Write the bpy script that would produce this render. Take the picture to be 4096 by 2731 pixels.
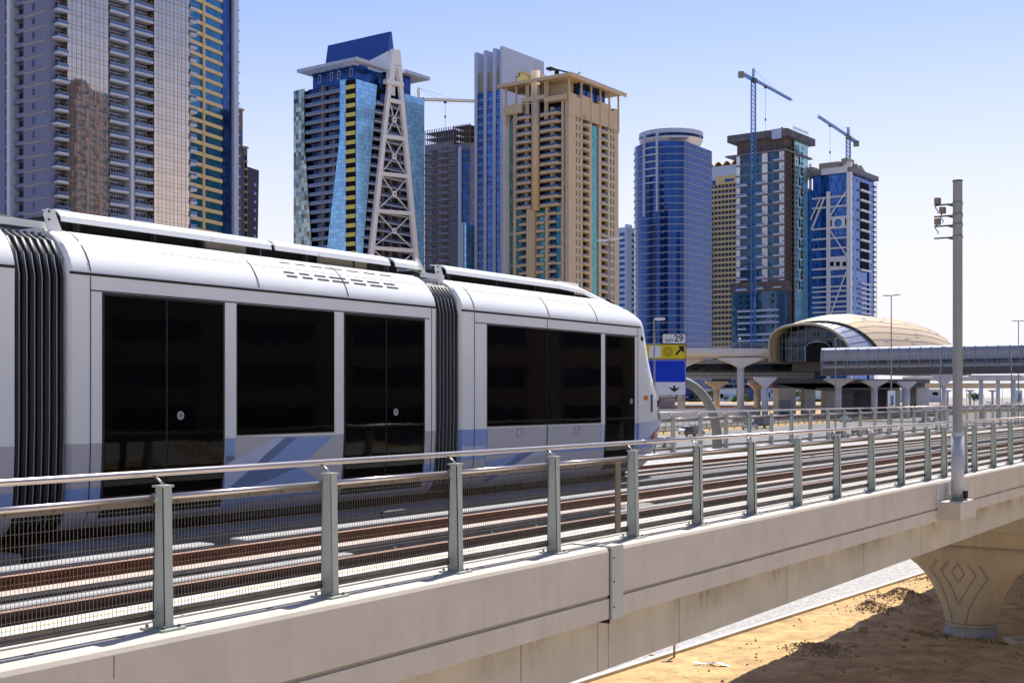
import bpy, math, random
from math import sin, cos, pi, radians, sqrt
from mathutils import Vector, Matrix
random.seed(7)
sc = bpy.context.scene
for o in list(bpy.data.objects): bpy.data.objects.remove(o)
COL = sc.collection
# ---------------------------------------------------------------- camera
HC = 7.65; F = 5050.0; HY = 1586.0; CX = 2048.0      # lens constants measured on the 4096 px wide photograph
cd = bpy.data.cameras.new('camera'); cam = bpy.data.objects.new('camera', cd); COL.objects.link(cam)
cam.location = (0, 0, HC); cam.rotation_euler = (radians(90), 0, 0)
cd.sensor_width = 36; cd.lens = F/4096*36; cd.shift_y = (HY-1365.5)/4096
cd.clip_start = 0.1; cd.clip_end = 20000
sc.camera = cam
# ---------------------------------------------------------------- sky, sun, exposure
SKY_TINT = (1.20, .89, 1.03, 1)
HAZE_COL = (6.3, 6.45, 7.1, 1)
SUN_AZ, SUN_EL = radians(23), radians(59)
w = bpy.data.worlds.new('World'); sc.world = w; w.use_nodes = True
nt = w.node_tree; nt.nodes.clear()
sky = nt.nodes.new('ShaderNodeTexSky'); sky.sky_type = 'NISHITA'; sky.sun_disc = False
sky.sun_elevation = SUN_EL; sky.sun_rotation = SUN_AZ; sky.altitude = 0; sky.air_density = 1.35; sky.dust_density = 0.6; sky.ozone_density = 3.0
hs = nt.nodes.new('ShaderNodeHueSaturation'); hs.inputs['Saturation'].default_value = 1.25; hs.inputs['Value'].default_value = 1.0
bg = nt.nodes.new('ShaderNodeBackground'); bg.inputs['Strength'].default_value = 0.070
ow = nt.nodes.new('ShaderNodeOutputWorld')
tn = nt.nodes.new('ShaderNodeMix'); tn.data_type = 'RGBA'; tn.blend_type = 'MULTIPLY'; tn.inputs[0].default_value = 1; tn.inputs[7].default_value = SKY_TINT
nt.links.new(sky.outputs[0], hs.inputs['Color']); nt.links.new(hs.outputs[0], tn.inputs[6]); 
# pale dust haze towards the horizon, the same all the way round
tcw = nt.nodes.new('ShaderNodeTexCoord'); sx_ = nt.nodes.new('ShaderNodeSeparateXYZ'); nt.links.new(tcw.outputs['Generated'], sx_.inputs[0])
mrw = nt.nodes.new('ShaderNodeMapRange'); mrw.inputs[1].default_value = 0.0; mrw.inputs[2].default_value = .33; mrw.inputs[3].default_value = .95; mrw.inputs[4].default_value = 0; mrw.interpolation_type = 'SMOOTHSTEP'; nt.links.new(sx_.outputs[2], mrw.inputs[0])
hz = nt.nodes.new('ShaderNodeMix'); hz.data_type = 'RGBA'; nt.links.new(mrw.outputs[0], hz.inputs[0]); nt.links.new(tn.outputs[2], hz.inputs[6]); hz.inputs[7].default_value = HAZE_COL
nt.links.new(hz.outputs[2], bg.inputs[0]); nt.links.new(bg.outputs[0], ow.inputs[0])
sd = bpy.data.lights.new('sun', 'SUN'); sd.energy = 3.5; sd.angle = radians(0.5); sd.color = (1, 0.955, 0.88)
so = bpy.data.objects.new('sun', sd); COL.objects.link(so)
sv = Vector((sin(SUN_AZ)*cos(SUN_EL), cos(SUN_AZ)*cos(SUN_EL), sin(SUN_EL)))
so.rotation_euler = sv.to_track_quat('Z', 'Y').to_euler(); so.location = (40, 60, 120)
sc.view_settings.view_transform = 'Standard'; sc.view_settings.look = 'None'
sc.view_settings.exposure = 1.10; sc.view_settings.gamma = 1; sc.view_settings.use_curve_mapping = False
sc.cycles.use_denoising = True; sc.cycles.max_bounces = 6; sc.cycles.diffuse_bounces = 3; sc.cycles.glossy_bounces = 3
sc.cycles.transmission_bounces = 4; sc.cycles.transparent_max_bounces = 8
sc.cycles.caustics_reflective = False; sc.cycles.caustics_refractive = False
sc.cycles.pixel_filter_type = 'BLACKMAN_HARRIS'; sc.cycles.filter_width = 1.5

# ---------------------------------------------------------------- mesh helpers
class MB:
    def __init__(s): s.v = []; s.f = []; s.m = []; s.sm = []; s.auto = 0
    def add(s, vs, fs, mi=0, smooth=False):
        b = len(s.v); s.v += [tuple(p) for p in vs]
        for q in fs: s.f.append(tuple(b+i for i in q)); s.m.append(mi); s.sm.append(smooth)
        return s
    def box(s, x0, x1, y0, y1, z0, z1, mi=0):
        if x1 < x0: x0, x1 = x1, x0
        if y1 < y0: y0, y1 = y1, y0
        if z1 < z0: z0, z1 = z1, z0
        return s.add([(x0,y0,z0),(x1,y0,z0),(x1,y1,z0),(x0,y1,z0),(x0,y0,z1),(x1,y0,z1),(x1,y1,z1),(x0,y1,z1)],
              [(0,3,2,1),(4,5,6,7),(0,1,5,4),(1,2,6,5),(2,3,7,6),(3,0,4,7)], mi)
    def bbox(s, x0, x1, y0, y1, z0, z1, b=0.02, mi=0):      # box with chamfered vertical and top edges
        pts = [(x0+b,y0),(x1-b,y0),(x1,y0+b),(x1,y1-b),(x1-b,y1),(x0+b,y1),(x0,y1-b),(x0,y0+b)]
        cx, cy = (x0+x1)/2, (y0+y1)/2
        top = [(cx+(px-cx)*(1-2*b/max(x1-x0, 1e-6)), cy+(py-cy)*(1-2*b/max(y1-y0, 1e-6))) for px, py in pts]
        vs = [(px,py,z0) for px,py in pts]+[(px,py,z1-b) for px,py in pts]+[(px,py,z1) for px,py in top]
        fs = [tuple(range(7,-1,-1)), tuple(range(16,24))]
        for k in (0,8):
            for i in range(8): j = (i+1)%8; fs.append((k+i,k+j,k+8+j,k+8+i))
        return s.add(vs, fs, mi)
    def bar(s, p0, p1, r0, r1=None, n=6, mi=0, smooth=True, cap=True):
        r1 = r0 if r1 is None else r1
        p0, p1 = Vector(p0), Vector(p1); d = (p1-p0)
        if d.length < 1e-6: return s
        d.normalize(); a = Vector((0,0,1)) if abs(d.z) < .9 else Vector((1,0,0))
        u = d.cross(a).normalized(); v = d.cross(u)
        vs = []
        for p, r in ((p0,r0),(p1,r1)):
            for i in range(n):
                t = 2*pi*(i+.5)/n; vs.append(p+u*cos(t)*r+v*sin(t)*r)
        fs = [(i,(i+1)%n,n+(i+1)%n,n+i) for i in range(n)]
        s.add(vs, fs, mi, smooth and n > 4)
        if cap: b = len(s.v)-2*n; s.f += [tuple(b+i for i in range(n-1,-1,-1)), tuple(b+n+i for i in range(n))]; s.m += [mi,mi]; s.sm += [False,False]
        return s
    def tube(s, pts, r, n=8, mi=0):
        pts = [Vector(p) for p in pts]; rings = []
        rs = r if isinstance(r, (list, tuple)) else [r]*len(pts)
        for i, p in enumerate(pts):
            d = (pts[min(i+1,len(pts)-1)]-pts[max(i-1,0)]).normalized()
            a = Vector((0,0,1)) if abs(d.z) < .95 else Vector((1,0,0))
            u = d.cross(a).normalized(); v = d.cross(u)
            rings.append([p+u*cos(2*pi*k/n)*rs[i]+v*sin(2*pi*k/n)*rs[i] for k in range(n)])
        return s.loft(rings, True, mi, True, True)
    def loft(s, rings, closed=True, mi=0, smooth=False, caps=False):
        n = len(rings[0]); vs = [p for r in rings for p in r]; fs = []
        for a in range(len(rings)-1):
            for i in range(n if closed else n-1):
                j = (i+1)%n; fs.append((a*n+i, a*n+j, (a+1)*n+j, (a+1)*n+i))
        s.add(vs, fs, mi, smooth)
        if caps and closed:
            b = len(s.v)-len(vs); s.f += [tuple(b+i for i in range(n-1,-1,-1)), tuple(b+len(vs)-n+i for i in range(n))]; s.m += [mi,mi]; s.sm += [False,False]
        return s
    def prism(s, pts, axis, a0, a1, mi=0):      # polygon given in the two other axes, extruded along axis
        def P(p, a): return {0:(a,p[0],p[1]), 1:(p[0],a,p[1]), 2:(p[0],p[1],a)}[axis]
        n = len(pts); vs = [P(p,a0) for p in pts]+[P(p,a1) for p in pts]
        fs = [tuple(range(n)), tuple(range(2*n-1,n-1,-1))]+[(i,n+i,n+(i+1)%n,(i+1)%n) for i in range(n)]
        return s.add(vs, fs, mi)
    def disc(s, c, r, ax, n=20, th=0.02, mi=0):
        c = Vector(c); ax = Vector(ax).normalized(); return s.bar(c-ax*th/2, c+ax*th/2, r, r, n, mi, True)
    def mesh(s, name, mats):
        me = bpy.data.meshes.new(name); me.from_pydata(s.v, [], s.f)
        mats = mats if isinstance(mats, (list, tuple)) else [mats]
        for m in mats: me.materials.append(m)
        me.polygons.foreach_set('material_index', s.m); me.polygons.foreach_set('use_smooth', s.sm)
        me.validate(); me.update()
        if s.auto: me.set_sharp_from_angle(angle=s.auto)
        return me
    def build(s, name, mats, parent=None, loc=None, rotz=0, label=None, kind=None):
        o = bpy.data.objects.new(name, s.mesh(name, mats)); COL.objects.link(o)
        if parent: o.parent = parent
        if loc: o.location = loc
        if rotz: o.rotation_euler = (0,0,rotz)
        if label: o['label'] = label
        if kind: o['kind'] = kind
        return o
def fixn(o):
    import bmesh
    bm = bmesh.new(); bm.from_mesh(o.data); bmesh.ops.recalc_face_normals(bm, faces=bm.faces); bm.to_mesh(o.data); bm.free(); return o
def tag(o, label, cat, group=None, kind=None):
    o['label'] = label; o['category'] = cat
    if group: o['group'] = group
    if kind: o['kind'] = kind
    return o
def thing(name, label, cat, loc=(0,0,0), rotz=0, group=None):
    o = bpy.data.objects.new(name, None); COL.objects.link(o); o.empty_display_size = .2
    o.location = loc; o.rotation_euler = (0,0,rotz); return tag(o, label, cat, group)
def rep(name, me, parent, places, limit=300):
    """copies of one mesh as parts: places are (x,y,z) or (x,y,z,rotz); beyond the limit they are joined into one stuff part"""
    out = []
    for p in places[:limit]:
        o = bpy.data.objects.new(name, me); COL.objects.link(o); o.parent = parent; o.location = p[:3]
        if len(p) > 3: o.rotation_euler = (0,0,p[3])
        out.append(o)
    rest = places[limit:]
    if rest:
        mb = MB(); V = [v.co for v in me.vertices]
        for p in rest:
            R = Matrix.Translation(p[:3]) @ Matrix.Rotation(p[3] if len(p) > 3 else 0, 4, 'Z')
            b = len(mb.v); mb.v += [tuple(R @ v) for v in V]
            for q in me.polygons: mb.f.append(tuple(b+i for i in q.vertices)); mb.m.append(q.material_index); mb.sm.append(False)
        mb.build('further_'+name+'s', list(me.materials), parent, kind='stuff')
    return out
def dup(root, loc, rotz, label=None, group=None):
    r = root.copy(); COL.objects.link(r); r.location = loc; r.rotation_euler = (0,0,rotz)
    if label: r['label'] = label
    if group: r['group'] = group
    for ch in list(root.children):
        c = ch.copy(); COL.objects.link(c); c.parent = r
        for g in list(ch.children):
            d = g.copy(); COL.objects.link(d); d.parent = c
    return r
def at(x, y, Z): return Vector(((x-CX)*Z/F, Z, HC-(y-HY)*Z/F))
def zat(y, Z): return HC-(y-HY)*Z/F
def xat(x, Z): return (x-CX)*Z/F

# ---------------------------------------------------------------- materials
def mat(name, col, rough=.6, metal=0., var=0., scale=3., bump=0., bscale=20., streak=0., coord='Object', spec=.5, dirt=None, stretch=(1,1,1), rand=0., emit=None, bdist=.02):
    m = bpy.data.materials.new(name); m.use_nodes = True; t = m.node_tree; N = t.nodes; L = t.links
    p = N['Principled BSDF']; p.inputs['Roughness'].default_value = rough; p.inputs['Metallic'].default_value = metal
    p.inputs['Specular IOR Level'].default_value = spec
    c4 = (*col, 1); p.inputs['Base Color'].default_value = c4
    tc = N.new('ShaderNodeTexCoord'); mp = N.new('ShaderNodeMapping'); mp.inputs['Scale'].default_value = stretch
    L.new(tc.outputs[coord], mp.inputs[0]); src = None
    if var > 0:
        n = N.new('ShaderNodeTexNoise'); n.inputs['Scale'].default_value = scale; n.inputs['Detail'].default_value = 6; n.inputs['Roughness'].default_value = .62
        L.new(mp.outputs[0], n.inputs[0])
        r = N.new('ShaderNodeValToRGB'); r.color_ramp.elements[0].position = .32; r.color_ramp.elements[1].position = .68
        r.color_ramp.elements[0].color = (*[max(0,c*(1-var)) for c in col],1); r.color_ramp.elements[1].color = (*[min(1,c*(1+var)) for c in col],1)
        L.new(n.outputs[0], r.inputs[0]); src = r.outputs[0]
    if streak > 0:
        n = N.new('ShaderNodeTexNoise'); n.inputs['Scale'].default_value = 1; n.inputs['Detail'].default_value = 5
        mp2 = N.new('ShaderNodeMapping'); mp2.inputs['Scale'].default_value = (7,7,.35); L.new(tc.outputs[coord], mp2.inputs[0]); L.new(mp2.outputs[0], n.inputs[0])
        mr = N.new('ShaderNodeMapRange'); mr.inputs[1].default_value = .45; mr.inputs[2].default_value = .8; mr.inputs[3].default_value = 0; mr.inputs[4].default_value = streak
        L.new(n.outputs[0], mr.inputs[0])
        mx = N.new('ShaderNodeMix'); mx.data_type = 'RGBA'; mx.inputs[6].default_value = c4
        if src: L.new(src, mx.inputs[6])
        mx.inputs[7].default_value = (*(dirt or [c*.35 for c in col]),1); L.new(mr.outputs[0], mx.inputs[0]); src = mx.outputs[2]
    if rand > 0:
        oi = N.new('ShaderNodeObjectInfo'); h = N.new('ShaderNodeHueSaturation')
        mr = N.new('ShaderNodeMapRange'); mr.inputs[3].default_value = 1-rand; mr.inputs[4].default_value = 1+rand
        L.new(oi.outputs['Random'], mr.inputs[0]); L.new(mr.outputs[0], h.inputs['Value'])
        if src: L.new(src, h.inputs['Color'])
        else: h.inputs['Color'].default_value = c4
        src = h.outputs[0]
    if src: L.new(src, p.inputs['Base Color'])
    if bump > 0:
        n = N.new('ShaderNodeTexNoise'); n.inputs['Scale'].default_value = bscale; n.inputs['Detail'].default_value = 5
        L.new(mp.outputs[0], n.inputs[0]); b = N.new('ShaderNodeBump'); b.inputs['Strength'].default_value = bump; b.inputs['Distance'].default_value = bdist
        L.new(n.outputs[0], b.inputs['Height']); L.new(b.outputs[0], p.inputs['Normal'])
    if emit: p.inputs['Emission Color'].default_value = (*emit[:3],1); p.inputs['Emission Strength'].default_value = emit[3]
    return m
def glassmat(name, tint, cell=(1.5,1.5,3.3), line=.06, linecol=(.05,.06,.07), wav=.02, rough=.05, metal=.75, pv=.35, wscale=.35, spec=.5):
    """facade glass: tinted mirror, every pane slightly tilted and toned, thin joints between panes"""
    m = bpy.data.materials.new(name); m.use_nodes = True; t = m.node_tree; N = t.nodes; L = t.links
    p = N['Principled BSDF']; p.inputs['Metallic'].default_value = metal; p.inputs['Roughness'].default_value = rough; p.inputs['Specular IOR Level'].default_value = spec
    tc = N.new('ShaderNodeTexCoord'); sep = N.new('ShaderNodeSeparateXYZ'); L.new(tc.outputs['Object'], sep.inputs[0])
    ids = []; lines = []
    for i in range(3):
        d = N.new('ShaderNodeMath'); d.operation = 'DIVIDE'; d.inputs[1].default_value = cell[i]; L.new(sep.outputs[i], d.inputs[0])
        ad = N.new('ShaderNodeMath'); ad.operation = 'ADD'; ad.inputs[1].default_value = .137; L.new(d.outputs[0], ad.inputs[0])
        fl = N.new('ShaderNodeMath'); fl.operation = 'FLOOR'; L.new(ad.outputs[0], fl.inputs[0]); ids.append(fl)
        fr = N.new('ShaderNodeMath'); fr.operation = 'FRACT'; L.new(ad.outputs[0], fr.inputs[0])
        lt = N.new('ShaderNodeMath'); lt.operation = 'LESS_THAN'; lt.inputs[1].default_value = line/cell[i]; L.new(fr.outputs[0], lt.inputs[0]); lines.append(lt)
    cmb = N.new('ShaderNodeCombineXYZ')
    for i in range(3): L.new(ids[i].outputs[0], cmb.inputs[i])
    wn = N.new('ShaderNodeTexWhiteNoise'); wn.noise_dimensions = '3D'; L.new(cmb.outputs[0], wn.inputs['Vector'])
    mr = N.new('ShaderNodeMapRange'); mr.inputs[3].default_value = 1-pv; mr.inputs[4].default_value = 1+pv*.5; L.new(wn.outputs['Value'], mr.inputs[0])
    hs = N.new('ShaderNodeHueSaturation'); hs.inputs['Color'].default_value = (*tint,1); L.new(mr.outputs[0], hs.inputs['Value'])
    # joint mask only from the axes lying in the face: use geometry normal
    g = N.new('ShaderNodeTexCoord'); sn = N.new('ShaderNodeSeparateXYZ'); L.new(g.outputs['Normal'], sn.inputs[0])
    tot = None
    for i in range(3):
        ab = N.new('ShaderNodeMath'); ab.operation = 'ABSOLUTE'; L.new(sn.outputs[i], ab.inputs[0])
        l2 = N.new('ShaderNodeMath'); l2.operation = 'LESS_THAN'; l2.inputs[1].default_value = .8; L.new(ab.outputs[0], l2.inputs[0])
        mu = N.new('ShaderNodeMath'); mu.operation = 'MULTIPLY'; L.new(l2.outputs[0], mu.inputs[0]); L.new(lines[i].outputs[0], mu.inputs[1])
        if tot is None: tot = mu
        else:
            mxx = N.new('ShaderNodeMath'); mxx.operation = 'MAXIMUM'; L.new(tot.outputs[0], mxx.inputs[0]); L.new(mu.outputs[0], mxx.inputs[1]); tot = mxx
    mx = N.new('ShaderNodeMix'); mx.data_type = 'RGBA'; L.new(tot.outputs[0], mx.inputs[0]); L.new(hs.outputs[0], mx.inputs[6]); mx.inputs[7].default_value = (*linecol,1)
    L.new(mx.outputs[2], p.inputs['Base Color'])
    # tilt per pane plus slow waviness
    sub = N.new('ShaderNodeVectorMath'); sub.operation = 'SUBTRACT'; L.new(wn.outputs['Color'], sub.inputs[0]); sub.inputs[1].default_value = (.5,.5,.5)
    scl = N.new('ShaderNodeVectorMath'); scl.operation = 'SCALE'; L.new(sub.outputs[0], scl.inputs[0]); scl.inputs['Scale'].default_value = wav
    ns = N.new('ShaderNodeTexNoise'); ns.inputs['Scale'].default_value = wscale; ns.inputs['Detail'].default_value = 2; L.new(tc.outputs['Object'], ns.inputs[0])
    s2 = N.new('ShaderNodeVectorMath'); s2.operation = 'SUBTRACT'; L.new(ns.outputs['Color'], s2.inputs[0]); s2.inputs[1].default_value = (.5,.5,.5)
    sc2 = N.new('ShaderNodeVectorMath'); sc2.operation = 'SCALE'; L.new(s2.outputs[0], sc2.inputs[0]); sc2.inputs['Scale'].default_value = wav*1.6
    geo = N.new('ShaderNodeNewGeometry')
    a1 = N.new('ShaderNodeVectorMath'); a1.operation = 'ADD'; L.new(geo.outputs['Normal'], a1.inputs[0]); L.new(scl.outputs[0], a1.inputs[1])
    a2 = N.new('ShaderNodeVectorMath'); a2.operation = 'ADD'; L.new(a1.outputs[0], a2.inputs[0]); L.new(sc2.outputs[0], a2.inputs[1])
    nn = N.new('ShaderNodeVectorMath'); nn.operation = 'NORMALIZE'; L.new(a2.outputs[0], nn.inputs[0]); L.new(nn.outputs[0], p.inputs['Normal'])
    return m
M = {}
M['conc'] = mat('pale_concrete', (.53,.44,.30), .85, var=.10, scale=1.3, bump=.25, bscale=60, streak=.25, dirt=(.2,.17,.13))
M['fascia'] = mat('fascia_concrete', (.545,.485,.395), .8, var=.07, scale=2.2, bump=.15, bscale=90, streak=.14, dirt=(.25,.21,.16))
M['girder'] = mat('stained_girder_concrete', (.37,.35,.295), .85, var=.12, scale=1.6, bump=.2, bscale=60, streak=.38, dirt=(.15,.12,.07))
def stain(m, z0, z1, col, amt=.9):
    t = m.node_tree; N = t.nodes; L = t.links; p = N['Principled BSDF']; src = p.inputs['Base Color'].links[0].from_socket
    tc = N.new('ShaderNodeTexCoord'); sp = N.new('ShaderNodeSeparateXYZ'); L.new(tc.outputs['Object'], sp.inputs[0])
    mr = N.new('ShaderNodeMapRange'); mr.inputs[1].default_value = z0; mr.inputs[2].default_value = z1; L.new(sp.outputs[2], mr.inputs[0])
    def no(sx, sz, a, b):
        mp = N.new('ShaderNodeMapping'); mp.inputs['Scale'].default_value = (sx,sx,sz); L.new(tc.outputs['Object'], mp.inputs[0]); n = N.new('ShaderNodeTexNoise'); n.inputs['Detail'].default_value = 7; n.inputs['Scale'].default_value = 1; n.inputs['Roughness'].default_value = .7; L.new(mp.outputs[0], n.inputs[0])
        r = N.new('ShaderNodeMapRange'); r.inputs[1].default_value = a; r.inputs[2].default_value = b; L.new(n.outputs[0], r.inputs[0]); return r.outputs[0]
    a = no(.45,.1,.42,.60); b = no(11,4,.30,.66); m1 = N.new('ShaderNodeMath'); m1.operation = 'MULTIPLY'; L.new(a, m1.inputs[0]); L.new(b, m1.inputs[1])
    m2 = N.new('ShaderNodeMath'); m2.operation = 'MULTIPLY'; L.new(m1.outputs[0], m2.inputs[0]); L.new(mr.outputs[0], m2.inputs[1]); m3 = N.new('ShaderNodeMath'); m3.operation = 'MULTIPLY'; m3.inputs[1].default_value = amt; L.new(m2.outputs[0], m3.inputs[0])
    mx = N.new('ShaderNodeMix'); mx.data_type = 'RGBA'; L.new(m3.outputs[0], mx.inputs[0]); L.new(src, mx.inputs[6]); mx.inputs[7].default_value = (*col,1); L.new(mx.outputs[2], p.inputs['Base Color'])
M['girder'] = mat('stained_girder_concrete', (.49,.44,.345), .85, var=.10, scale=1.6, bump=.2, bscale=60, streak=.10, dirt=(.2,.16,.10)); stain(M['girder'], 5.02, 5.38, (.13,.095,.04), .95)
M['groove'] = mat('painted_groove_shade', (.33,.28,.20), .9)  # darker tone standing in for the shade inside grooves
M['joint'] = mat('dark_joint', (.03,.027,.024), .9)
M['deck'] = mat('bright_deck_concrete', (.55,.54,.51), .85, var=.10, scale=3, bump=.3, bscale=50)
M['bed'] = mat('dark_track_bed', (.07,.06,.052), .9, var=.3, scale=4, bump=.3, bscale=40)
M['plinth'] = mat('plinth_concrete', (.35,.345,.33), .85, var=.12, scale=5, bump=.3, bscale=60)
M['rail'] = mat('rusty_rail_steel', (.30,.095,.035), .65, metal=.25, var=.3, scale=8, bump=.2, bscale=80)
M['railtop'] = mat('sunlit_tone_rail_head', (.52,.33,.23), .45, metal=.3, var=.2, scale=10)  # lighter copy of the rail colour, sunlight on the tops painted in
M['aps'] = mat('power_rail_cover', (.45,.37,.30), .7, var=.2, scale=6)
M['box'] = mat('grey_cable_box', (.2,.2,.18), .7, var=.2, scale=6)
M['steel'] = mat('brushed_steel_tube', (.56,.50,.45), .32, metal=.9, var=.12, scale=20, stretch=(.2,4,4))
M['wire'] = mat('mesh_wire', (.22,.19,.15), .5, metal=.5)
M['flat'] = mat('bronze_flat_bar', (.19,.155,.12), .5, metal=.4, var=.15, scale=9)
M['post'] = mat('grey_green_painted_steel', (.40,.44,.395), .5, var=.06, scale=8, streak=.22, dirt=(.2,.16,.1))
M['bolt'] = mat('bolt_steel', (.25,.2,.14), .5, metal=.7)
M['yellow'] = mat('faded_yellow_paint', (.58,.51,.33), .8, var=.25, scale=14)
M['sand'] = mat('desert_sand', (.47,.31,.135), .95, var=.36, scale=1.1, bump=1.0, bscale=5.5, bdist=.09, coord='Object')
M['asphalt'] = mat('sun_bleached_asphalt', (.21,.205,.20), .9, var=.14, scale=.25, bump=.2, bscale=30)
M['paint'] = mat('white_road_paint', (.75,.75,.73), .8, var=.1, scale=2)
M['pave'] = None
M['twhite'] = mat('tram_white_paint', (.88,.89,.85), .22, var=.02, scale=2, spec=.6)
M['tgrey'] = mat('tram_grey_paint', (.50,.505,.52), .25, spec=.6)
M['tblue'] = mat('tram_blue_paint', (.24,.38,.68), .28, spec=.6)
M['tdblue'] = mat('tram_dark_blue_paint', (.10,.19,.38), .28, spec=.6)
M['tlight'] = mat('tram_pale_blue_paint', (.50,.58,.75), .25, spec=.6)
M['tglass'] = mat('tram_black_glass', (.0025,.0027,.003), .03, spec=.15, bump=.12, bscale=1.1)
M['rubber'] = mat('black_rubber', (.012,.012,.013), .5)
M['bellow'] = mat('bellows_fabric', (.012,.012,.013), .45, spec=.4)
M['rib'] = mat('bellows_rib', (.26,.27,.30), .4)
M['black'] = mat('black_underframe', (.012,.011,.010), .8)
M['dkgrey'] = mat('dark_grey_metal', (.06,.06,.065), .55)
M['midgrey'] = mat('mid_grey_metal', (.22,.22,.22), .5, metal=.2)
M['roofeq'] = mat('beige_roof_equipment', (.33,.30,.24), .7, var=.1)
M['red'] = mat('red_print', (.55,.03,.02), .35)
M['orange'] = mat('orange_lamp', (.75,.16,.01), .25)
M['tan'] = mat('tan_stone_cladding', (.55,.455,.32), .8, var=.06, scale=.25, streak=.12, dirt=(.32,.2,.12))
M['tan2'] = mat('sand_painted_wall', (.64,.50,.24), .8, var=.06, scale=.3)
M['brown'] = mat('brown_stone', (.27,.19,.12), .8, var=.1, scale=.3)
M['cream'] = mat('cream_cladding', (.76,.78,.79), .6, var=.05, scale=.2)
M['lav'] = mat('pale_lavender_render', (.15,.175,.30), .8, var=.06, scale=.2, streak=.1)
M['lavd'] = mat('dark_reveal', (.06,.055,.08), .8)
M['white'] = mat('white_paint', (.72,.72,.74), .5, var=.04, scale=1)
M['wcl'] = mat('white_cladding', (.42,.49,.64), .55, var=.05, scale=.3)
M['gold'] = mat('gold_spandrel', (.60,.49,.25), .55, var=.06, scale=.5)
M['bal'] = mat('balcony_glass', (.10,.16,.28), .08, metal=.4)
M['dark'] = mat('dark_interior', (.012,.013,.018), .9, spec=.1)
M['raild'] = mat('shade_toned_rail_steel', (.075,.035,.022), .7, var=.3, scale=8)  # darker copy for two rails: grease plus web shade put into the colour
M['cgrey'] = mat('bare_concrete_frame', (.19,.18,.225), .9, var=.2, scale=.3)
M['cbrown'] = mat('raw_brown_structure', (.12,.095,.09), .9, var=.3, scale=.4)
M['crane'] = mat('crane_blue_paint', (.01,.16,.45), .5)
M['cranew'] = mat('crane_weathered_steel', (.22,.2,.16), .6)
M['lamp'] = mat('lamp_grey', (.24,.24,.22), .5)
M['pole2'] = mat('pole_sleeve_paint', (.44,.45,.46), .5, var=.04, scale=3)
M['pole'] = mat('pole_grey_paint', (.27,.27,.255), .45, var=.05, scale=3, streak=.1)
M['arch'] = mat('gantry_tube_paint', (.26,.26,.22), .55, var=.08, scale=2, streak=.25, dirt=(.14,.12,.08))
M['g_blue'] = glassmat('deep_blue_glass', (.010,.058,.24), wav=.015, pv=.4, metal=.6)
M['g_navy'] = glassmat('navy_glass', (.008,.03,.12), wav=.03, pv=.6)
M['g_sky'] = glassmat('sky_blue_glass', (.30,.64,1.0), (1.4,1.4,1.75), .10, (.06,.17,.40), wav=.008, pv=.25, metal=.35, rough=.12)
M['g_mirror'] = glassmat('champagne_mirror_glass', (.74,.56,.45), (2.05,2.05,1.65), .05, (.22,.22,.14), wav=.004, pv=.06, rough=.03, metal=1., wscale=.5)
M['g_teal'] = glassmat('teal_glass', (.015,.15,.30), (1.2,1.2,3.66), .05, (.02,.1,.2), wav=.01, pv=.25, metal=.5)
M['g_green'] = glassmat('green_glass', (.08,.35,.40), (1.2,1.2,1.1), .10, (.12,.26,.25), wav=.015, pv=.35, metal=.45)
M['g_aqua'] = glassmat('aqua_glass', (.28,.58,.64), (2.5,2.5,2.2), .10, (.10,.25,.3), wav=.012, pv=.2, metal=.35)
M['g_slate'] = glassmat('slate_blue_glass', (.02,.085,.17), (2.6,2.6,3.2), .08, (.03,.05,.08), wav=.015, pv=.45, metal=.25)
M['g_royal'] = glassmat('royal_blue_glass', (.02,.13,.50), (1.5,1.5,3.1), .06, (.01,.05,.2), wav=.015, pv=.5, metal=.35)
M['yel'] = mat('bright_yellow_panel', (.74,.60,.12), .5, var=.1)
M['g_win'] = glassmat('window_glass', (.03,.07,.18), (1.1,1.1,2.2), .09, (.12,.11,.12), wav=.05, pv=.7)
M['g_dark'] = glassmat('dark_station_glass', (.02,.035,.06), (2,2,1.6), .06, (.08,.08,.08), wav=.04, pv=.5)
M['goldshell'] = mat('champagne_roof_panels', (.66,.50,.28), .42, metal=.15, var=.06, scale=.3)
M['greyshell'] = mat('grey_roof_panels', (.33,.35,.42), .4, metal=.3, var=.05, scale=.3)
M['panel'] = mat('grey_metal_panel', (.27,.29,.35), .5, metal=.2, var=.12, scale=.5)
M['panell'] = mat('light_metal_roof', (.72,.74,.75), .35, var=.05, scale=.5)
M['pier'] = mat('pier_concrete', (.58,.58,.59), .85, var=.08, scale=.6, streak=.12)
M['pink'] = mat('pink_cap_facet', (.60,.28,.27), .7)
M['rust'] = mat('rust_stain', (.33,.17,.04), .9)
M['cover'] = mat('cover_plate_paint', (.43,.435,.38), .6, var=.05)
M['crown'] = mat('rough_grey_shuttering', (.12,.115,.13), .9, var=.35, scale=.25)
M['plinth2'] = mat('shade_painted_plinth', (.17,.165,.16), .9, var=.15, scale=5)  # darker plinth copy, the tram's shade is put into its colour
M['warm'] = mat('painted_sunlit_concrete', (.60,.50,.40), .8, var=.06)  # warm copy of the pier concrete with sunlight put into the colour
M['leaf'] = mat('hedge_leaves', (.07,.15,.03), .7, var=.5, scale=1.5)
M['trunk'] = mat('tree_bark', (.16,.11,.07), .9)
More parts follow.
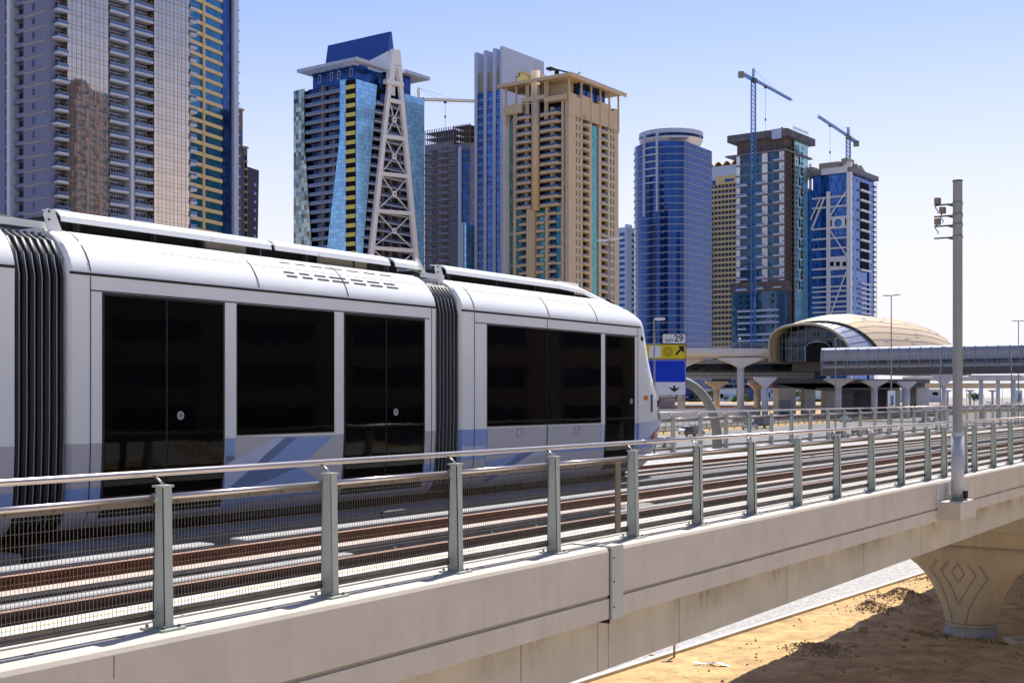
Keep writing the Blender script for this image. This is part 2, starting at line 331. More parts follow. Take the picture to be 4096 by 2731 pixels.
# ---------------------------------------------------------------- terrain
def ground_h(y):
    P = [(-1e5,0),(150,0),(215,.5),(285,1.3),(400,1.95),(519.9,2.3),(521,3.85),(620,4.6),(660,5.0),(1e5,6.0)]
    for (a,ha),(b,hb) in zip(P, P[1:]):
        if y <= b: return ha if y < -9e4 else ha+(hb-ha)*(y-a)/(b-a)
    return 6.0
TH = math.atan(3375/F); CT, ST = cos(TH), sin(TH); PHI = pi/2-TH
def W(t, d, z=0): return Vector((t*ST-d*CT, t*CT+d*ST, z))
def td(x, y): return x*ST+y*CT, -x*CT+y*ST
def tpx(x, d): return (6074*d/(5423-x)-d*ST)/CT          # distance along the line of a photograph column, at offset d
from mathutils import noise as mn
def dk(t): return max(14.8, min(19.5, 16.76-(t-36.5)*.0634))
def sandbump(x, y):
    t, d = td(x, y)
    if d > dk(t)-.1: return 0
    f = min(1, (dk(t)-.1-d)/1.5)*min(1, max(0, (80-y)/10))*min(1, max(0, (y-5)/10))
    h = .15*mn.noise(Vector((x*.16, y*.16, 0)))+.045*mn.noise(Vector((x*.5, y*.5, 3)))+.05*mn.noise(Vector((x*1.4, y*1.4, 5)))+.045*mn.noise(Vector((x*3.7, y*3.7, 9)))-.05*max(0,mn.noise(Vector((x*2.6, y*2.6, 19)))-.25)
    for mx, my, r, a in ((14.7,47.8,1.0,.42),(17.4,51.8,1.3,.3),(13.0,45.9,.7,.22),(13.1,45.0,.3,-.35),(13.5,41.5,1.0,.12),(9.0,38.5,.8,.15),(11.5,43.2,.8,.16)):
        h += a*math.exp(-((x-mx)**2+(y-my)**2)/(r*r*.5))
    q = (x-14.9)**2+(y-41.0)**2
    px, py = W(42.4, 10.4).xy
    rr = sqrt((x-px)**2+(y-py)**2); h *= min(1, max(0, (rr-.9)/2.0)); h -= .12*math.exp(-((rr-1.3)/.5)**2)
    return h*f
def grid(xs, ys, hf, mb, mi=0):
    nx = len(xs); vs = [(x,y,hf(x,y)) for y in ys for x in xs]
    fs = [(j*nx+i, j*nx+i+1, (j+1)*nx+i+1, (j+1)*nx+i) for j in range(len(ys)-1) for i in range(nx-1)]
    return mb.add(vs, fs, mi, True)
def lin(a, b, n): return [a+(b-a)*i/n for i in range(n+1)]
# sand material with footprints and pebbles
m = M['sand']; t_ = m.node_tree
mb = MB()
xs = [-9000,-3000,-1000,-400,-150,-60,-25,-8]+lin(0,40,330)+[55,70,100,150,300,700,1500,4000,9000]
ys = [-4000,-800,-200,-60,-10,5,12]+lin(20,64,340)+[72,85,110,150,215,285,400,519.9,521,620,660,900,1500,3000,7000,14000]
grid(xs, ys, lambda x,y: ground_h(y)+sandbump(x,y), mb)
g = mb.build('ground', M['sand']); g['kind'] = 'structure'
g.data.polygons.foreach_set('use_smooth', [True]*len(g.data.polygons))
def vsheet(name, mtl, t0, t1, d0, d1, z, step=10, kind='structure'):
    brk = [150,215,285,400,519.9,521,620,660]
    mb = MB(); ts = set(lin(t0, t1, max(1, int((t1-t0)/step)))) 
    for d in (d0, d1):
        for b in brk:
            tt = (b-d*ST)/CT
            if t0 < tt < t1: ts.add(tt)
    ts = sorted(ts); nd = max(1, int((d1-d0)/6)); vs = []
    for t in ts:
        for d in lin(d0, d1, nd):
            p = W(t, d); vs.append((t, d, ground_h(p.y)+z))
    fs = [(i*(nd+1)+j, (i+1)*(nd+1)+j, (i+1)*(nd+1)+j+1, i*(nd+1)+j+1) for i in range(len(ts)-1) for j in range(nd)]
    mb.add(vs, fs); o = mb.build(name, mtl, rotz=PHI)
    if kind: o['kind'] = kind
    return o
# interlocking block pavement beyond the sand (fine blocks, seen at a shallow angle)
pv = mat('interlocking_grey_pavers', (.42,.41,.39), .85, var=.08, scale=.6); t_ = pv.node_tree; N = t_.nodes; L = t_.links
br = N.new('ShaderNodeTexBrick'); br.inputs['Scale'].default_value = 2.2; br.inputs['Color1'].default_value = (.50,.485,.45,1); br.inputs['Color2'].default_value = (.33,.325,.31,1); br.inputs['Mortar'].default_value = (.16,.15,.14,1); br.inputs['Mortar Size'].default_value = .03
tc = N.new('ShaderNodeTexCoord'); L.new(tc.outputs['Object'], br.inputs[0]); L.new(br.outputs[0], N['Principled BSDF'].inputs['Base Color']); M['pave'] = pv
mb = MB(); ts = lin(-30, 260, 60); mb.loft([[(t, dk(t)+(26-dk(t))*u, .02) for u in (0,1)] for t in ts], False); o = mb.build('paved_verge', pv, rotz=PHI); o['kind'] = 'structure'
mb = MB(); mb.loft([[(t, dk(t)-.12, -.1), (t, dk(t)-.12, .09), (t, dk(t)+.05, .09), (t, dk(t)+.05, -.1)] for t in ts], True)
kb = mb.build('kerb', M['deck'], rotz=PHI); kb['kind'] = 'structure'
vsheet('highway_near_carriageway', M['asphalt'], -60, 900, 30, 104, .05)
vsheet('highway_far_carriageway', M['asphalt'], -60, 900, 116, 137, .05)
o = vsheet('highway_edge_line', M['yellow'], -20, 800, 102.3, 102.6, .058)
vsheet('highway_edge_line', M['yellow'], -20, 800, 117.2, 117.5, .058)
def dashes(dl):
    mb = MB()
    for d in dl:
        t = 60+random.random()*9
        while t < 520:
            p = W(t, d); q = W(t+3.2, d)
            mb.add([(t,d-.1,ground_h(p.y)+.062),(t+3.2,d-.1,ground_h(q.y)+.062),(t+3.2,d+.1,ground_h(q.y)+.062),(t,d+.1,ground_h(p.y)+.062)], [(0,1,2,3)])
            t += 9
    o = mb.build('lane_markings', M['paint'], rotz=PHI); o['kind'] = 'structure'
dashes([66,72,77,81,85,89,94,98.5,121,125,129,133])
# grey city ground round the far towers, added to cool the bounce from sand
mb = MB(); ys_ = [150,215,285,400,519.9]; 
grid([-900,-500,-250,-100], ys_, lambda x,y: ground_h(y)+.03, mb); grid([-900,-300,0,300,900], [662,800,1000,1600,3000], lambda x,y: ground_h(y)+.03, mb)
grid([-900,-300,0,55], [519.9,521,620,660,661.9], lambda x,y: ground_h(y)+.03, mb)
o = mb.build('city_paving', mat('grey_city_paving', (.20,.205,.215), .9, var=.2, scale=.05)); o['kind'] = 'structure'
# service road terrace behind the highway
def xsheet(name, mtl, x0, x1, y0, y1, z):
    mb = MB(); ys = [y0]+[b for b in (519.9,521,620,660) if y0 < b < y1]+[y1]
    grid([x0,x1], ys, lambda x,y: ground_h(y)+z, mb); o = mb.build(name, mtl); o['kind'] = 'structure'; return o
xsheet('service_road', M['asphalt'], 60, 420, 540, 612, .03)
mb = MB()
for i in range(34): mb.box(60+i*10.6, 60+i*10.6+10.4, 519.2, 519.75, 1.5, 4.1+(.06 if i % 3 else 0))
w_ = mb.build('retaining_wall', M['brown']); tag(w_, 'long low brown retaining wall below the service road beyond the highway', 'wall')
vsheet('bounce_paving', mat('pale_bounce_paving', (.54,.50,.44), .85, var=.08, scale=.3), -150, 400, -190, 3.0, .02)  # unseen pale ground, added to bounce light onto the shaded sides
# rubble, stones, litter on the sand
def rock(name, label, x, y, r, mtl, cat='stone', sq=.6):
    mb = MB(); bmv = []; random.seed(int(x*97+y))
    n = 7; rings = []
    for j in range(1, 5):
        a = pi*j/5; rings.append([Vector((cos(2*pi*i/n)*sin(a)*r*random.uniform(.75,1.1), sin(2*pi*i/n)*sin(a)*r*random.uniform(.75,1.1), -cos(a)*r*sq)) for i in range(n)])
    mb.loft(rings, True, 0, False, True); o = mb.build(name, mtl, loc=(x, y, sandbump(x,y)+r*sq*.4)); return tag(o, label, cat)
# ---------------------------------------------------------------- tram viaduct (frame: x along the line, y away from the camera)
OFF = {}
def vthing(name, label, cat, t, d, z, group=None):
    r = thing(name, label, cat, W(t, d, z), PHI, group); OFF[r.name] = Vector((-t,-d,-z)); return r
def vb(root, mb, name, mtl, label=None, kind=None, parent=None):
    return mb.build(name, mtl, parent or root, loc=(OFF[root.name] if parent is None else (0,0,0)), label=label, kind=kind)
VD = vthing('tram_viaduct', 'beige concrete viaduct carrying two tram tracks over the sand', 'viaduct', 42.4, 10.4, 0)
ZP = 6.127; T0, T1 = -6, 92; J = [-6, 11.14, 25.9, 54, 92]
def ext(pts, t0, t1, mb=None, mi=0): mb = mb or MB(); return mb.prism(pts, 0, t0, t1, mi)
for a, b in zip(J, J[1:]):
    a2, b2 = a+.004, b-.004
    p = ext([(6.27,5.41),(6.27,5.612),(6.292,5.618),(6.292,5.642),(6.27,5.648),(6.27,6.085),(6.285,6.115),(6.31,ZP),(6.74,ZP),(6.74,5.42)], a2, b2)
    fixn(vb(VD, p, 'parapet', M['fascia']))
    vb(VD, MB().box(a2, b2, 6.286, 6.291, 5.616, 5.644), 'parapet_groove', M['groove'])
    p = ext([(14.6,5.41),(14.6,6.195),(14.57,6.225),(14.22,6.225),(14.22,5.42)], a2, b2); fixn(vb(VD, p, 'parapet', M['fascia']))
ts_ = tpx(455, 6.27); vb(VD, MB().box(ts_-.002, ts_+.003, 6.266, 6.2705, 5.94, 6.08), 'rust_streak', M['rust'])
vb(VD, MB().box(11.15, 11.163, 6.269, 6.8, 5.36, 6.11), 'expansion_gap', M['joint'])
cp = MB().box(11.165, 11.40, 6.245, 6.268, 5.395, 6.1); cp.box(11.165, 11.40, 6.245, 6.72, 6.10, 6.140)
cpo = vb(VD, cp, 'joint_cover_plate', M['cover'])
bb = MB()
for z in (5.52, 5.78, 6.02): bb.bar((11.2,6.236,z), (11.2,6.246,z), .008, n=6)
vb(VD, bb, 'cover_plate_bolts', M['dark'])
js = [-6,-3.2,0.05,3.3,6.55,9.8,11.23,11.45,13.1,16.4,19.6,22.8,26.05,29.3,32.55,35.8,39,42.3,45.5,48.8,52,56,60,64,68,72,76,80,84,88,92]
for a, b in zip(js, js[1:]):
    vb(VD, MB().box(a+.008, b-.008, 6.45, 6.62, 4.83, 5.40), 'girder_panel', M['girder'])
    if a > 8: vb(VD, MB().box(a+.008, b-.008, 14.25, 14.42, 4.83, 5.40), 'girder_panel', M['girder'])
vb(VD, MB().box(T0, T1, 6.5, 14.35, 4.845, 5.80), 'deck_slab', M['girder'])
vb(VD, MB().box(T0, T1, 7.3, 13.5, 4.66, 4.844).box(T0, T1, 6.74, 14.22, 5.8, 5.84), 'soffit_beam', M['girder'])
# walkways in slabs
x = T0
while x < 60:
    vb(VD, MB().bbox(x+.006, x+1.994, 6.745, 7.36, 5.84, 6.142, .004), 'walkway_slab', M['deck']); 
    vb(VD, MB().bbox(x+.006, x+1.994, 12.62, 14.215, 5.84, 6.19, .004), 'walkway_slab', M['deck']); x += 2
vb(VD, MB().box(60, T1, 6.745, 7.36, 5.84, 6.14).box(60, T1, 12.62, 14.215, 5.84, 6.188), 'walkway_slab', M['deck'])
vb(VD, MB().box(T0, T1, 7.20, 7.26, 6.1425, 6.1455), 'walkway_line', M['yellow'])
mb = MB()
for i in range(70):
    t = -4+i*.66; mb.box(t, t+.06, 6.50, 6.515, ZP+.0005, ZP+.003)
vb(VD, mb, 'drain_slots', M['joint'], kind='stuff')
vb(VD, MB().box(T0, T1, 9.52, 10.02, 5.84, 6.03), 'track_kerb', M['bed'])
def railprof(d, z=6.202): return [(d-.065,z-.17),(d+.065,z-.17),(d+.065,z-.155),(d+.012,z-.14),(d+.012,z-.045),(d+.036,z-.035),(d+.036,z),(d-.036,z),(d-.036,z-.035),(d-.012,z-.045),(d-.012,z-.14),(d-.065,z-.155)]
for d in (7.55, 9.03, 10.95, 12.43):
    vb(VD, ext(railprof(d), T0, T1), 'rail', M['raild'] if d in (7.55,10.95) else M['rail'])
    rt = vb(VD, MB().box(T0, T1, d-.034, d+.034, 6.203, 6.206), 'rail_head', M['railtop'])
    mb = MB()
    for i in range(80): t = T0+.4+i*.75; mb.box(t, t+.16, d-.13, d+.13, 5.84, 6.035)
    vb(VD, mb, 'rail_fastenings', M['plinth'], kind='stuff')
vb(VD, MB().box(T0, T1, 7.36, 12.62, 5.84, 5.87), 'track_bed', M['bed'])
def segs(name, d0, d1, z, parts, mtl, z0=5.87):
    for a, b in parts: vb(VD, MB().bbox(a, b, d0, d1, z0, z, .012), name, mtl)
segs('plinth', 7.70, 7.83, 6.205, [(-6,8.9),(13.9,24),(24.3,40),(40.3,92)], M['plinth'])
segs('plinth', 9.16, 9.39, 6.235, [(-6,8.55),(8.95,21.5),(21.53,34),(34.4,92)], M['plinth'])
segs('plinth', 10.12, 10.66, 6.215, [(-6,7.1),(7.5,12.2),(12.25,28),(28.03,92)], M['plinth2'])
segs('plinth', 11.10, 11.25, 6.19, [(-6,30),(30.3,92)], M['plinth'])
for d in (8.27, 11.69):
    vb(VD, MB().box(T0, T1, d-.105, d+.105, 6.165, 6.202), 'power_rail_cover', M['aps']); vb(VD, MB().box(T0, T1, d-.12, d+.12, 5.87, 6.15), 'power_rail_box', M['box'])
mb = MB()
for k, t in enumerate((9.3, 11.0, 11.9, 14.6, 16.4, 19.1)): mb.box(t, t+.35, 7.9, 8.1, 5.87, 6.10); mb.bar((t+.5,7.95,6.0),(t+.5,7.95,6.16), .012)
vb(VD, mb, 'track_fittings', M['midgrey'], kind='stuff')
vb(VD, MB().bbox(14.7, 15.5, 8.0, 8.18, 5.87, 6.19, .02), 'junction_box', M['roofeq'], 'beige junction box in the near track')
# pier
PT, PD = 42.4, 10.4
prof = [(0-.5,.80),(.32,.80),(.34,.82),(.36,.80),(.42,.80),(.81,.86),(1.17,.98),(1.58,1.17),(1.90,1.39),(2.15,1.65),(2.36,1.96),(2.62,2.45),(2.86,3.1)]
rings = []
for z, hw in prof:
    ht = .80 if z < 1 else .80-.10*(z-1)/1.9; n = 2 if z < .5 else 2+2.5*min(1,(z-.5)/1.2); r = []
    for i in range(40):
        a = 2*pi*i/40; c, s_ = cos(a), sin(a)
        r.append((PT+ht*math.copysign(abs(c)**(2/n), c), PD+hw*math.copysign(abs(s_)**(2/n), s_), z))
    rings.append(r)
mb = MB().loft(rings, True, 0, True, True)
vb(VD, mb, 'pier', M['conc'], 'flared concrete pier with incised diamond and chevrons')
vb(VD, MB().bar((PT,PD,.36),(PT,PD,.40),.812,n=48), 'pier_ring', M['groove']); vb(VD, MB().bar((PT,PD,.25),(PT,PD,.27),.808,n=48), 'pier_ring', M['groove']); vb(VD, MB().bar((PT,PD,-.4),(PT,PD,.25),.806,n=48), 'pier_base_drum', M['plinth'])
vb(VD, MB().box(PT-.72, PT+.72, 7.0, 13.8, 2.875, 3.42), 'pier_crosshead', M['conc']); vb(VD, MB().box(PT-1.0, PT+1.0, 7.4, 13.4, 3.43, 4.655), 'bearing_block', M['girder'])
vb(VD, MB().box(PT-.735, PT-.72, 7.0, 13.8, 2.85, 2.874), 'crosshead_joint', M['groove'])
def htz(z): return .80 if z < 1 else .80-.10*(z-1)/1.9
def pierline(pts, wd=.048):
    P = []
    for px, py in pts: P.append((PD-(px-860)*.00442, 7.65-((1850+py/1.78)-1586)*.008119))
    mbx = MB()
    for (d0,z0),(d1,z1) in zip(P, P[1:]):
        dx, dz = d1-d0, z1-z0; l = sqrt(dx*dx+dz*dz) or 1; nx, nz = -dz/l*wd/2, dx/l*wd/2; ex, ez = dx/l*wd*.3, dz/l*wd*.3
        t0 = PT-htz(z0)-.006; t1 = PT-htz(z1)-.006
        # follow the rounded face of the pier
        def tt(d, z):
            hw = .8
            for (za,ha),(zb,hb) in zip(prof, prof[1:]):
                if za <= z <= zb: hw = ha+(hb-ha)*(z-za)/(zb-za)
            n = 2 if z < .5 else 2+2.5*min(1,(z-.5)/1.2); u = min(.98, abs(d-PD)/hw); return PT-htz(z)*(1-u**n)**(1/n)
        q = [(d0-ex+nx,z0-ez+nz),(d1+ex+nx,z1+ez+nz),(d1+ex-nx,z1+ez-nz),(d0-ex-nx,z0-ez-nz)]
        vs = [(tt(a,b)-.007,a,b) for a,b in q]+[(tt(a,b)+.03,a,b) for a,b in q]
        mbx.add(vs, [(0,1,2,3),(4,7,6,5),(0,4,5,1),(1,5,6,2),(2,6,7,3),(3,7,4,0)])
    fixn(vb(VD, mbx, 'painted_groove_line', M['groove']))  # slightly raised dark strip, painted for the shade of a cut line
for pl in ([(650,686),(605,748),(680,850),(730,960),(755,1050),(770,1128)], [(665,688),(628,748)], [(735,692),(686,752),(770,880),(816,985),(872,890),(935,780),(880,708)], [(745,695),(705,752)],
           [(806,702),(766,762),(814,835),(856,775),(806,702)], [(955,712),(1022,790),(950,900),(890,1020),(862,1140)], [(970,716),(1002,780)], [(690,1130),(760,1150),(860,1158),(960,1156),(1030,1146)]): pierline(pl)
# pole bracket on the fascia
br = MB(); br.prism([(23.15,5.44),(24.25,5.44),(24.25,5.72),(24.12,5.76),(23.15,5.76)], 1, 5.86, 6.268); fixn(vb(VD, br, 'pole_bracket', M['fascia']))
vb(VD, MB().box(23.1, 23.9, 6.255, 6.268, 5.66, 6.08), 'repair_patch', M['deck'])
TP, DP = 23.75, 6.06
PL = vthing('signal_pole', 'tall grey steel pole standing on the viaduct bracket, carrying signal boxes', 'pole', TP, DP, 5.76)
mb = MB().bar((TP,DP,5.76),(TP,DP,6.93),.115,n=24); mb.bar((TP,DP,6.93),(TP,DP,7.03),.115,.088,24); vb(PL, mb, 'pole_sleeve', M['pole2']); mb = MB(); mb.bar((TP,DP,7.03),(TP,DP,11.58),.088,.084,24,cap=False); vb(PL, mb, 'shaft', M['pole'])
vb(PL, MB().bar((TP,DP,11.58),(TP,DP,11.61),.09,n=24), 'cap', M['dkgrey'])
mb = MB().bar((TP,DP,5.765),(TP,DP,5.80),.17,n=16)
for a in range(6): mb.bar((TP+.14*cos(a),DP+.14*sin(a),5.8),(TP+.14*cos(a),DP+.14*sin(a),5.86),.015)
vb(PL, mb, 'base_flange', M['pole']); vb(PL, MB().box(TP-.05,TP+.0,DP-.17,DP-.10,5.8,5.93).box(TP+.1,TP+.15,DP-.15,DP-.09,5.8,5.93), 'cable_duct', M['black'])
for z in (11.18, 10.97, 10.79, 10.57):
    vb(PL, MB().bar((TP,DP,z-.03),(TP,DP,z+.03),.095,n=20), 'clamp', M['lamp'])
    mb = MB().box(TP-.02,TP+.02,DP+.08,DP+.42,z-.012,z+.012); mb.prism([(DP+.08,z-.05),(DP+.08,z-.012),(DP+.2,z-.012)], 0, TP-.015, TP+.015); vb(PL, mb, 'arm', M['dkgrey'])
for z, dd in ((11.23,.36),(11.05,.27),(10.85,.36)):
    vb(PL, MB().bbox(TP-.06,TP+.06,DP+dd-.05,DP+dd+.05,z-.03,z+.09,.01), 'signal_box', M['bolt']); vb(PL, MB().tube([(TP-.03,DP+dd,z-.03),(TP-.04,DP+dd+.03,z-.1),(TP-.02,DP+dd-.02,z-.17),(TP,DP+dd,z-.2)], .010, 5), 'cable', M['black'])
# ---------------------------------------------------------------- railings
def post_mesh():
    mb = MB(); H = .93
    def col(x0, x1, yb0, yb1, yt0, yt1): mb.add([(x0,yb0,.012),(x1,yb0,.012),(x1,yb1,.012),(x0,yb1,.012),(x0,yt0,H),(x1,yt0,H),(x1,yt1,H),(x0,yt1,H)], [(0,3,2,1),(4,5,6,7),(0,1,5,4),(1,2,6,5),(2,3,7,6),(3,0,4,7)])
    col(-.036,.036,-.060,-.050,-.042,-.032); col(-.005,.005,-.0498,.0498,-.0318,.0318); col(-.036,.036,.05,.06,.032,.042)
    mb.add([(-.036,-.06,.012),(-.036,.06,.012),(-.036,.042,H),(-.036,-.042,H),(-.030,-.06,.012),(-.030,.06,.012),(-.030,.042,H),(-.030,-.042,H)], [(0,3,2,1),(4,5,6,7),(0,4,7,3),(1,2,6,5)])
    return mb.mesh('post', M['post'])
bp = MB().box(-.10,.10,-.11,.11,0,.016).mesh('base_plate', M['post']); 
bo = MB()
for x, y in ((-.065,-.08),(.065,-.08),(-.065,.08),(.065,.08)): bo.bar((x,y,.012),(x,y,.035),.011,n=6)
bo = bo.mesh('anchor_bolts', M['bolt'])
cp = MB().box(-.05,.05,-.05,.05,.931,.945).mesh('cap_plate', M['post'])
stub = MB().bar((.005,-.005,.944),(-.012,.07,1.0),.009,n=6).mesh('rail_stub', M['steel'])
lug = MB().bar((-.05,.040,.861),(.05,.040,.861),.030,n=10).mesh('rail_lug', M['post']); lug2 = MB().bar((-.05,.040,.085),(.05,.040,.085),.030,n=10).mesh('rail_lug', M['post'])
pm = post_mesh()
def mesh_panel(L):
    mb = MB(); n = max(1, round((L-.10)/.029)); r = .0012
    for i in range(n+1): x = .05+(L-.1)*i/n; mb.box(x-r,x+r,.045-r,.045+r,.10,.835)
    for k in range(10): z = .125+k*.0735; mb.box(.05,L-.05,.049-r,.049+r,z-r,z+r)
    return mb.mesh('mesh_panel', M['wire'])
def bay_rails(L):
    mid = MB().bar((.03,.045,.861),(L-.03,.045,.861),.0215,n=12).mesh('infill_rail', M['steel'])
    low = MB().bar((.03,.045,.085),(L-.03,.045,.085),.019,n=10).mesh('base_rail', M['flat'])
    fl = MB().box(.05,L-.05,.036,.042,.812,.842); f2 = MB().box(.05,L-.05,.034,.040,.105,.130)
    for i in range(5): x = .15+(L-.3)*i/4; fl.bar((x,.028,.825),(x,.037,.825),.008,n=6); f2.bar((x,.026,.118),(x,.035,.118),.008,n=6)
    return mid, low, fl.mesh('clamp_bar', M['flat']), f2.mesh('clamp_bar', M['flat'])
def railing(label, dd, zb, posts, hand):
    R = vthing('railing', label, 'railing', posts[0], dd, zb); off = OFF[R.name]; cache = {}
    for a in posts:
        p = bpy.data.objects.new('post', pm); COL.objects.link(p); p.parent = R; p.location = (a+off.x, 0, 0)
        for n_, me in (('base_plate',bp),('anchor_bolts',bo),('cap_plate',cp),('rail_stub',stub),('rail_lug',lug),('rail_lug',lug2)):
            c = bpy.data.objects.new(n_, me); COL.objects.link(c); c.parent = p
    for a, b in zip(posts, posts[1:]):
        L = round(b-a, 2)
        if L not in cache: cache[L] = (mesh_panel(L), *bay_rails(L))
        for n_, me in zip(('mesh_panel','infill_rail','base_rail','clamp_bar','clamp_bar'), cache[L]):
            c = bpy.data.objects.new(n_, me); COL.objects.link(c); c.parent = R; c.location = (a+off.x, 0, 0)
    for a, b in hand:
        mb = MB().bar((a+off.x,.075,1.02),(b+off.x,.075,1.02),.0225,n=16); mb.build('handrail', M['steel'], R)
        for e in (a, b): MB().bar((e+off.x-.03,.075,1.02),(e+off.x+.03,.075,1.02),.0245,n=16).build('handrail_sleeve', M['steel'], R)
    return R
s = 1.617
near = [5.61+s*i for i in range(-5, 12)]+[24.5,26.0,26.8]+[26.8+s*i for i in range(1, 24)]
R1 = railing('grey post railing with wire mesh and steel handrail along the near parapet', 6.50, ZP, near, [(near[0],12.45),(12.47,24.85),(24.87,64)])
MB().box(11.62-near[0],11.72-near[0],-.05,-.03,.09,.83).build('panel_end_plate', M['flat'], R1, label='brown plate closing the mesh')
far = [28.9+s*i for i in range(-18, 30)]
R2 = railing('far railing with grey posts and mesh behind the tram tracks', 14.40, 6.225, far, [(far[0],20),(20,44),(44,far[-1])])
# ---------------------------------------------------------------- tram
TR = vthing('tram', 'white and blue articulated tram with black windows running on the viaduct', 'tram', 12, 11.7, 6.2)
DN, DF = 10.4, 13.0
PRO = [(-1.30,.16),(-1.25,.10),(-1.147,.045),(-.9,.02),(-.66,.008),(-.462,0),(0,0),(.6,0),(1.19,0),(1.26,.004),(1.34,.03),(1.42,.075),(1.50,.135),(1.57,.21),(1.63,.30),(1.665,.40),(1.68,.55)]
def inset(z):
    if z <= PRO[0][0]: return PRO[0][1]
    for (a,ia),(b,ib) in zip(PRO, PRO[1:]):
        if z <= b: return ia+(ib-ia)*(z-a)/(b-a)
    return PRO[-1][1]
Z0 = HC
def body(t0, t1, cols, nose=False):
    rings = []; n_arc = 14 if nose else 0
    NF = [(-1.30,20.0),(-1.25,20.2),(-1.147,20.42),(-.9,20.72),(-.66,20.9),(-.462,21.0),(0,20.92),(.25,20.6),(.6,20.35),(1.19,20.02),(1.26,19.97),(1.34,19.9),(1.42,19.78),(1.50,19.62),(1.57,19.42),(1.63,19.2),(1.665,18.9),(1.68,18.5)]
    zs = sorted(set([z for z,_ in PRO]+([.25] if nose else [])))
    def nf(z):
        for (a,ia),(b,ib) in zip(NF, NF[1:]):
            if z <= b: return ia+(ib-ia)*(z-a)/(b-a)
        return NF[-1][1]
    for z in zs:
        i = inset(z); a, b = DN+i, DF-i; r = [(t0+.03, a+.0, Z0+z)]
        if nose:
            tf = nf(z); ts = min(19.55, tf-.35); e = 2.9; q = .75
            for k in range(n_arc+1):
                u = pi/2*k/n_arc; r.append((ts+(tf-ts)*sin(u)**(2/e), a+q*(1-cos(u)**(2/e)), Z0+z))
            for k in range(n_arc, -1, -1):
                u = pi/2*k/n_arc; r.append((ts+(tf-ts)*sin(u)**(2/e), b-q*(1-cos(u)**(2/e)), Z0+z))
            r += [(t0+.03, b, Z0+z)]
        else: r += [(t1-.03, a, Z0+z),(t1, a+.04, Z0+z),(t1, b-.04, Z0+z),(t1-.03, b, Z0+z),(t0+.03, b, Z0+z)]
        r += [(t0, b-.04, Z0+z),(t0, a+.04, Z0+z)]
        rings.append(r)
    mb = MB().loft(rings, True, 0, True, True); n = len(rings[0]); mb.auto = radians(38)
    for j in range(len(zs)-1):
        zm = (zs[j]+zs[j+1])/2; mi = 0 if zm > -.462 else cols[0] if zm > -.85 else cols[1] if zm > -1.147 else 2
        for i in range(n):
            f = j*n+i; mb.m[f] = mi
            if nose and (8 if zm > .30 else 5) <= i <= n-(12 if zm > .3 else 9) and -.35 < zm < 1.5: mb.m[f] = 5
            elif nose and i >= 5 and i < n-6 and zm <= -.05 and zm > -.9: mb.m[f] = 1 if i % 9 else 4
    return vb(TR, mb, 'car_body', [M['twhite'],M['tgrey'],M['tgrey'],M['tblue'],M['tdblue'],M['tglass']])
body(-3, 7.24, (1,3)); body(7.82, 13.72, (1,3)); body(14.29, 19.55, (3,1), True)
def side(name, t0, t1, z0, z1, off, mtl, parent=None, label=None, th=.012):
    zs = [z0]+[z for z,_ in PRO if z0+.004 < z < z1-.004]+[z1]; mb = MB(); vs = []
    for z in zs:
        d = DN+inset(z)-off; vs += [(t0,d,Z0+z),(t1,d,Z0+z),(t1,d+th,Z0+z),(t0,d+th,Z0+z)]
    n = len(zs); fs = []
    for i in range(n-1):
        a, b = 4*i, 4*i+4; fs += [(a,a+1,b+1,b),(a+1,a+2,b+2,b+1),(a+2,a+3,b+3,b+2),(a+3,a,b,b+3)]
    fs += [(3,2,1,0),(4*n-4,4*n-3,4*n-2,4*n-1)]
    return vb(TR, mb.add(vs, fs), name, mtl, parent=parent, label=label)
def button(t, z, par):
    mb = MB().bar((t,DN-.016,Z0+z),(t,DN-.004,Z0+z),.045,n=20); mb.bar((t,DN-.020,Z0+z),(t,DN-.0165,Z0+z),.026,n=16,mi=1)
    o = vb(TR, mb, 'door_button', [M['tgrey'],M['midgrey']]); o.parent = par; return o
def child(o, par): o.parent = par; o.location = (0,0,0); return o
def door(t0, t1, split, zb=-1.214):
    D = side('door', t0, t1, zb, 1.04, .006, M['rubber'])
    if split: a = [(t0+.03, split-.012), (split+.012, t1-.03)]
    else: a = [(t0+.03, t1-.03)]
    for x, y in a: child(side('door_leaf', x, y, zb+.03, 1.01, .010, M['tglass']), D)
    button(a[-1][0]+.17 if split else t1-.14, -.20 if split else -.08, D).location = (0,0,0)
    side('door_sill', t0, t1, zb-.03, zb-.004, .03, M['tgrey'])
def window(t0, t1, splits=()):
    Wn = side('window', t0, t1, -.435, 1.04, .006, M['rubber']); xs = [t0]+list(splits)+[t1]
    for x, y in zip(xs, xs[1:]): child(side('window_pane', x+.012, y-.012, -.420, 1.025, .010, M['tglass']), Wn)
door(8.20, 9.84, 9.02); window(10.02, 11.64); door(11.82, 13.45, 12.64); window(14.91, 18.21, (16.54,)); door(18.35, 19.39, None); window(2.0, 4.9, (3.4,)); door(5.1, 6.75, 5.95)
